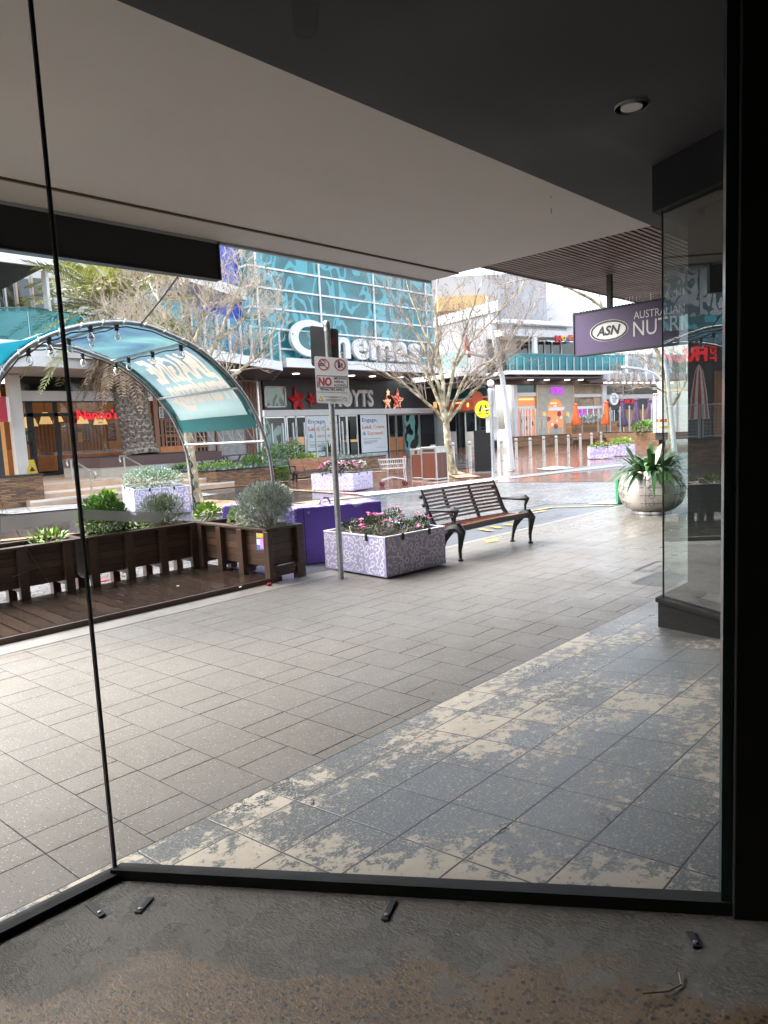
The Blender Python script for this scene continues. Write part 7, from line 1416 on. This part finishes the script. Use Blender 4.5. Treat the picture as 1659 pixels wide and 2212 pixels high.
bare_tree('bare mottled plane tree forking low beside the litter bins', [(978, 1026), (972, 990), (966, 950), (964, 915), (963, 898)],
 [([(962, 912), (935, 880), (905, 858), (868, 822), (820, 800), (770, 785)], 0, -1.0, 0.062), ([(961, 905), (946, 868), (934, 830), (915, 795), (880, 765), (830, 755)], 0, .8, 0.074), ([(963, 903), (957, 850), (953, 800), (944, 740), (940, 660), (946, 585), (950, 540)], 0, .3, 0.093), ([(962, 890), (950, 835), (925, 770), (890, 700), (850, 650), (815, 600)], .1, -.8, 0.068),
  ([(968, 905), (984, 860), (996, 826), (1020, 800), (1062, 778), (1105, 745)], 0, -.9, 0.068), ([(969, 910), (992, 876), (1022, 846), (1058, 810), (1100, 775), (1150, 725)], 0, .9, 0.056), ([(964, 880), (978, 800), (996, 735), (1020, 665), (1045, 600), (1060, 550)], 0, .6, 0.068), ([(955, 800), (935, 760), (905, 690), (880, 620), (870, 560)], .2, 1.2, 0.050), ([(985, 790), (1015, 740), (1065, 690), (1110, 640), (1140, 600)], .3, -1.2, 0.050), ([(1000, 835), (1040, 800), (1085, 760), (1125, 700), (1160, 650)], .2, 1.4, 0.043)],
 23.6, .15, 11, 3, 1.12, .14, .0055, len0=1.2)
bare_tree('bare plane tree whose pale trunk stands behind the canopy leg, crown over the palm', [(424, 1086), (419, 1040), (414, 1000), (408, 960), (404, 920), (402, 880)],
 [([(402, 890), (385, 820), (360, 760), (330, 700), (305, 640), (285, 590)], 0, -.8, .08), ([(402, 885), (410, 800), (412, 730), (405, 660), (395, 590), (390, 550)], 0, .5, .09), ([(403, 890), (440, 800), (470, 730), (490, 680), (520, 620), (535, 560)], 0, .8, .07), ([(404, 895), (450, 850), (500, 815), (555, 770), (590, 720), (620, 660)], 0, -.6, .075), ([(395, 800), (350, 745), (300, 710), (260, 690), (225, 670)], 0, .7, .06), ([(398, 780), (360, 690), (330, 620), (300, 570)], 0, 1.2, .06), ([(410, 760), (440, 690), (450, 630), (455, 570)], 0, -1.0, .06), ([(470, 735), (520, 700), (545, 660), (560, 600)], .3, 1.0, .05), ([(375, 790), (330, 772), (285, 750), (250, 735)], 0, -1.3, .05)],
 17.3, .135, 12, 3, 1.3, .10, .0048, len0=.78, wm='twig')
bare_tree('bare tree behind the hanging purple sign with a branch reaching left', [(1452, 985), (1448, 900), (1440, 820), (1425, 760), (1400, 720)],
 [([(1405, 725), (1340, 690), (1290, 655), (1240, 625), (1180, 605), (1120, 600), (1070, 625)], 0, -1, .11), ([(1420, 760), (1400, 690), (1370, 640), (1330, 610)], 0, 1, .07), ([(1440, 830), (1420, 800), (1400, 780), (1380, 770), (1360, 765)], 0, .8, .06), ([(1445, 850), (1425, 840), (1395, 835), (1365, 840), (1345, 845)], 0, -1, .05), ([(1450, 880), (1480, 830), (1500, 780)], 0, -.5, .07)],
 33, .13, 13, 3, 1.1, .1, .009, len0=1.3)
# Canary palm behind the first plane tree
pb_ = AD(305, 984, 25.0); pt_ = AD(252, 692, 25.0); t = thing('palm_tree', 'stout palm with shaggy brown skirt in front of the restaurant', 'palm', pb_)
rnd = random.Random(21); mb = MB(); n = 46; pts = [pb_.lerp(pt_, i / n) for i in range(n + 1)]
mb.tube(pts, [.55 + .10 * max(0, 1 - i / 4) + (.035 if i % 2 else -.02) for i in range(n + 1)], 20)
k = 0
for i in range(2, n):
    for j in range(14):
        a = j * 6.283 / 14 + (i % 2) * .22 + rnd.uniform(-.05, .05); o = V((math.cos(a), math.sin(a), 0)); p = pts[i] + o * .54; mb.leaf(p, (o * .55 + V((0, 0, .8))), o, .16, .18, -.1)
mb.build('trunk', M['palmbark'], t)
def frond(mb, c, az, el, L, droop, n=40, lw=.075, ll=.66):
    d0 = V((math.cos(az) * math.cos(el), math.sin(az) * math.cos(el), math.sin(el))); pts = []
    for i in range(n + 1):
        s = i / n; pts.append(c + d0 * L * s - V((0, 0, 1)) * droop * L * s * s)
    mb.tube(pts[::4], [.035 * (1 - .85 * i / (len(pts[::4]) - 1)) for i in range(len(pts[::4]))], 4, cap=False)
    for i in range(4, n + 1):
        tt = (pts[i] - pts[i - 1]).normalized(); sd = tt.cross(V((0, 0, 1))); sd = sd.normalized() if sd.length > .05 else V((math.sin(az), -math.cos(az), 0)); upv = sd.cross(tt); l = ll * math.sin(math.pi * (.12 + .86 * i / n)) ** .6 + .05
        for s in (-1, 1): mb.leaf(pts[i], sd * s * .75 + tt * .65 + upv * rnd.uniform(.05, .4), upv, l * rnd.uniform(.85, 1.1), lw, .12)
mb = MB(); ct = pt_ + V((0, 0, .25))
for i in range(66): frond(mb, ct + V((rnd.uniform(-.2, .2), rnd.uniform(-.2, .2), rnd.uniform(-.2, .3))), i * 2.399, rnd.uniform(-.55, 1.2), rnd.uniform(3.0, 4.0), rnd.uniform(.25, .5))
mb.build('crown', M['palm'], t)
mb = MB()
for i in range(34): frond(mb, ct + V((0, 0, -.5)), i * 2.399, rnd.uniform(-1.15, -.75), rnd.uniform(1.9, 2.7), rnd.uniform(.1, .35), 30, .055, .40)
mb.build('dead_fronds', M['deadpalm'], t)
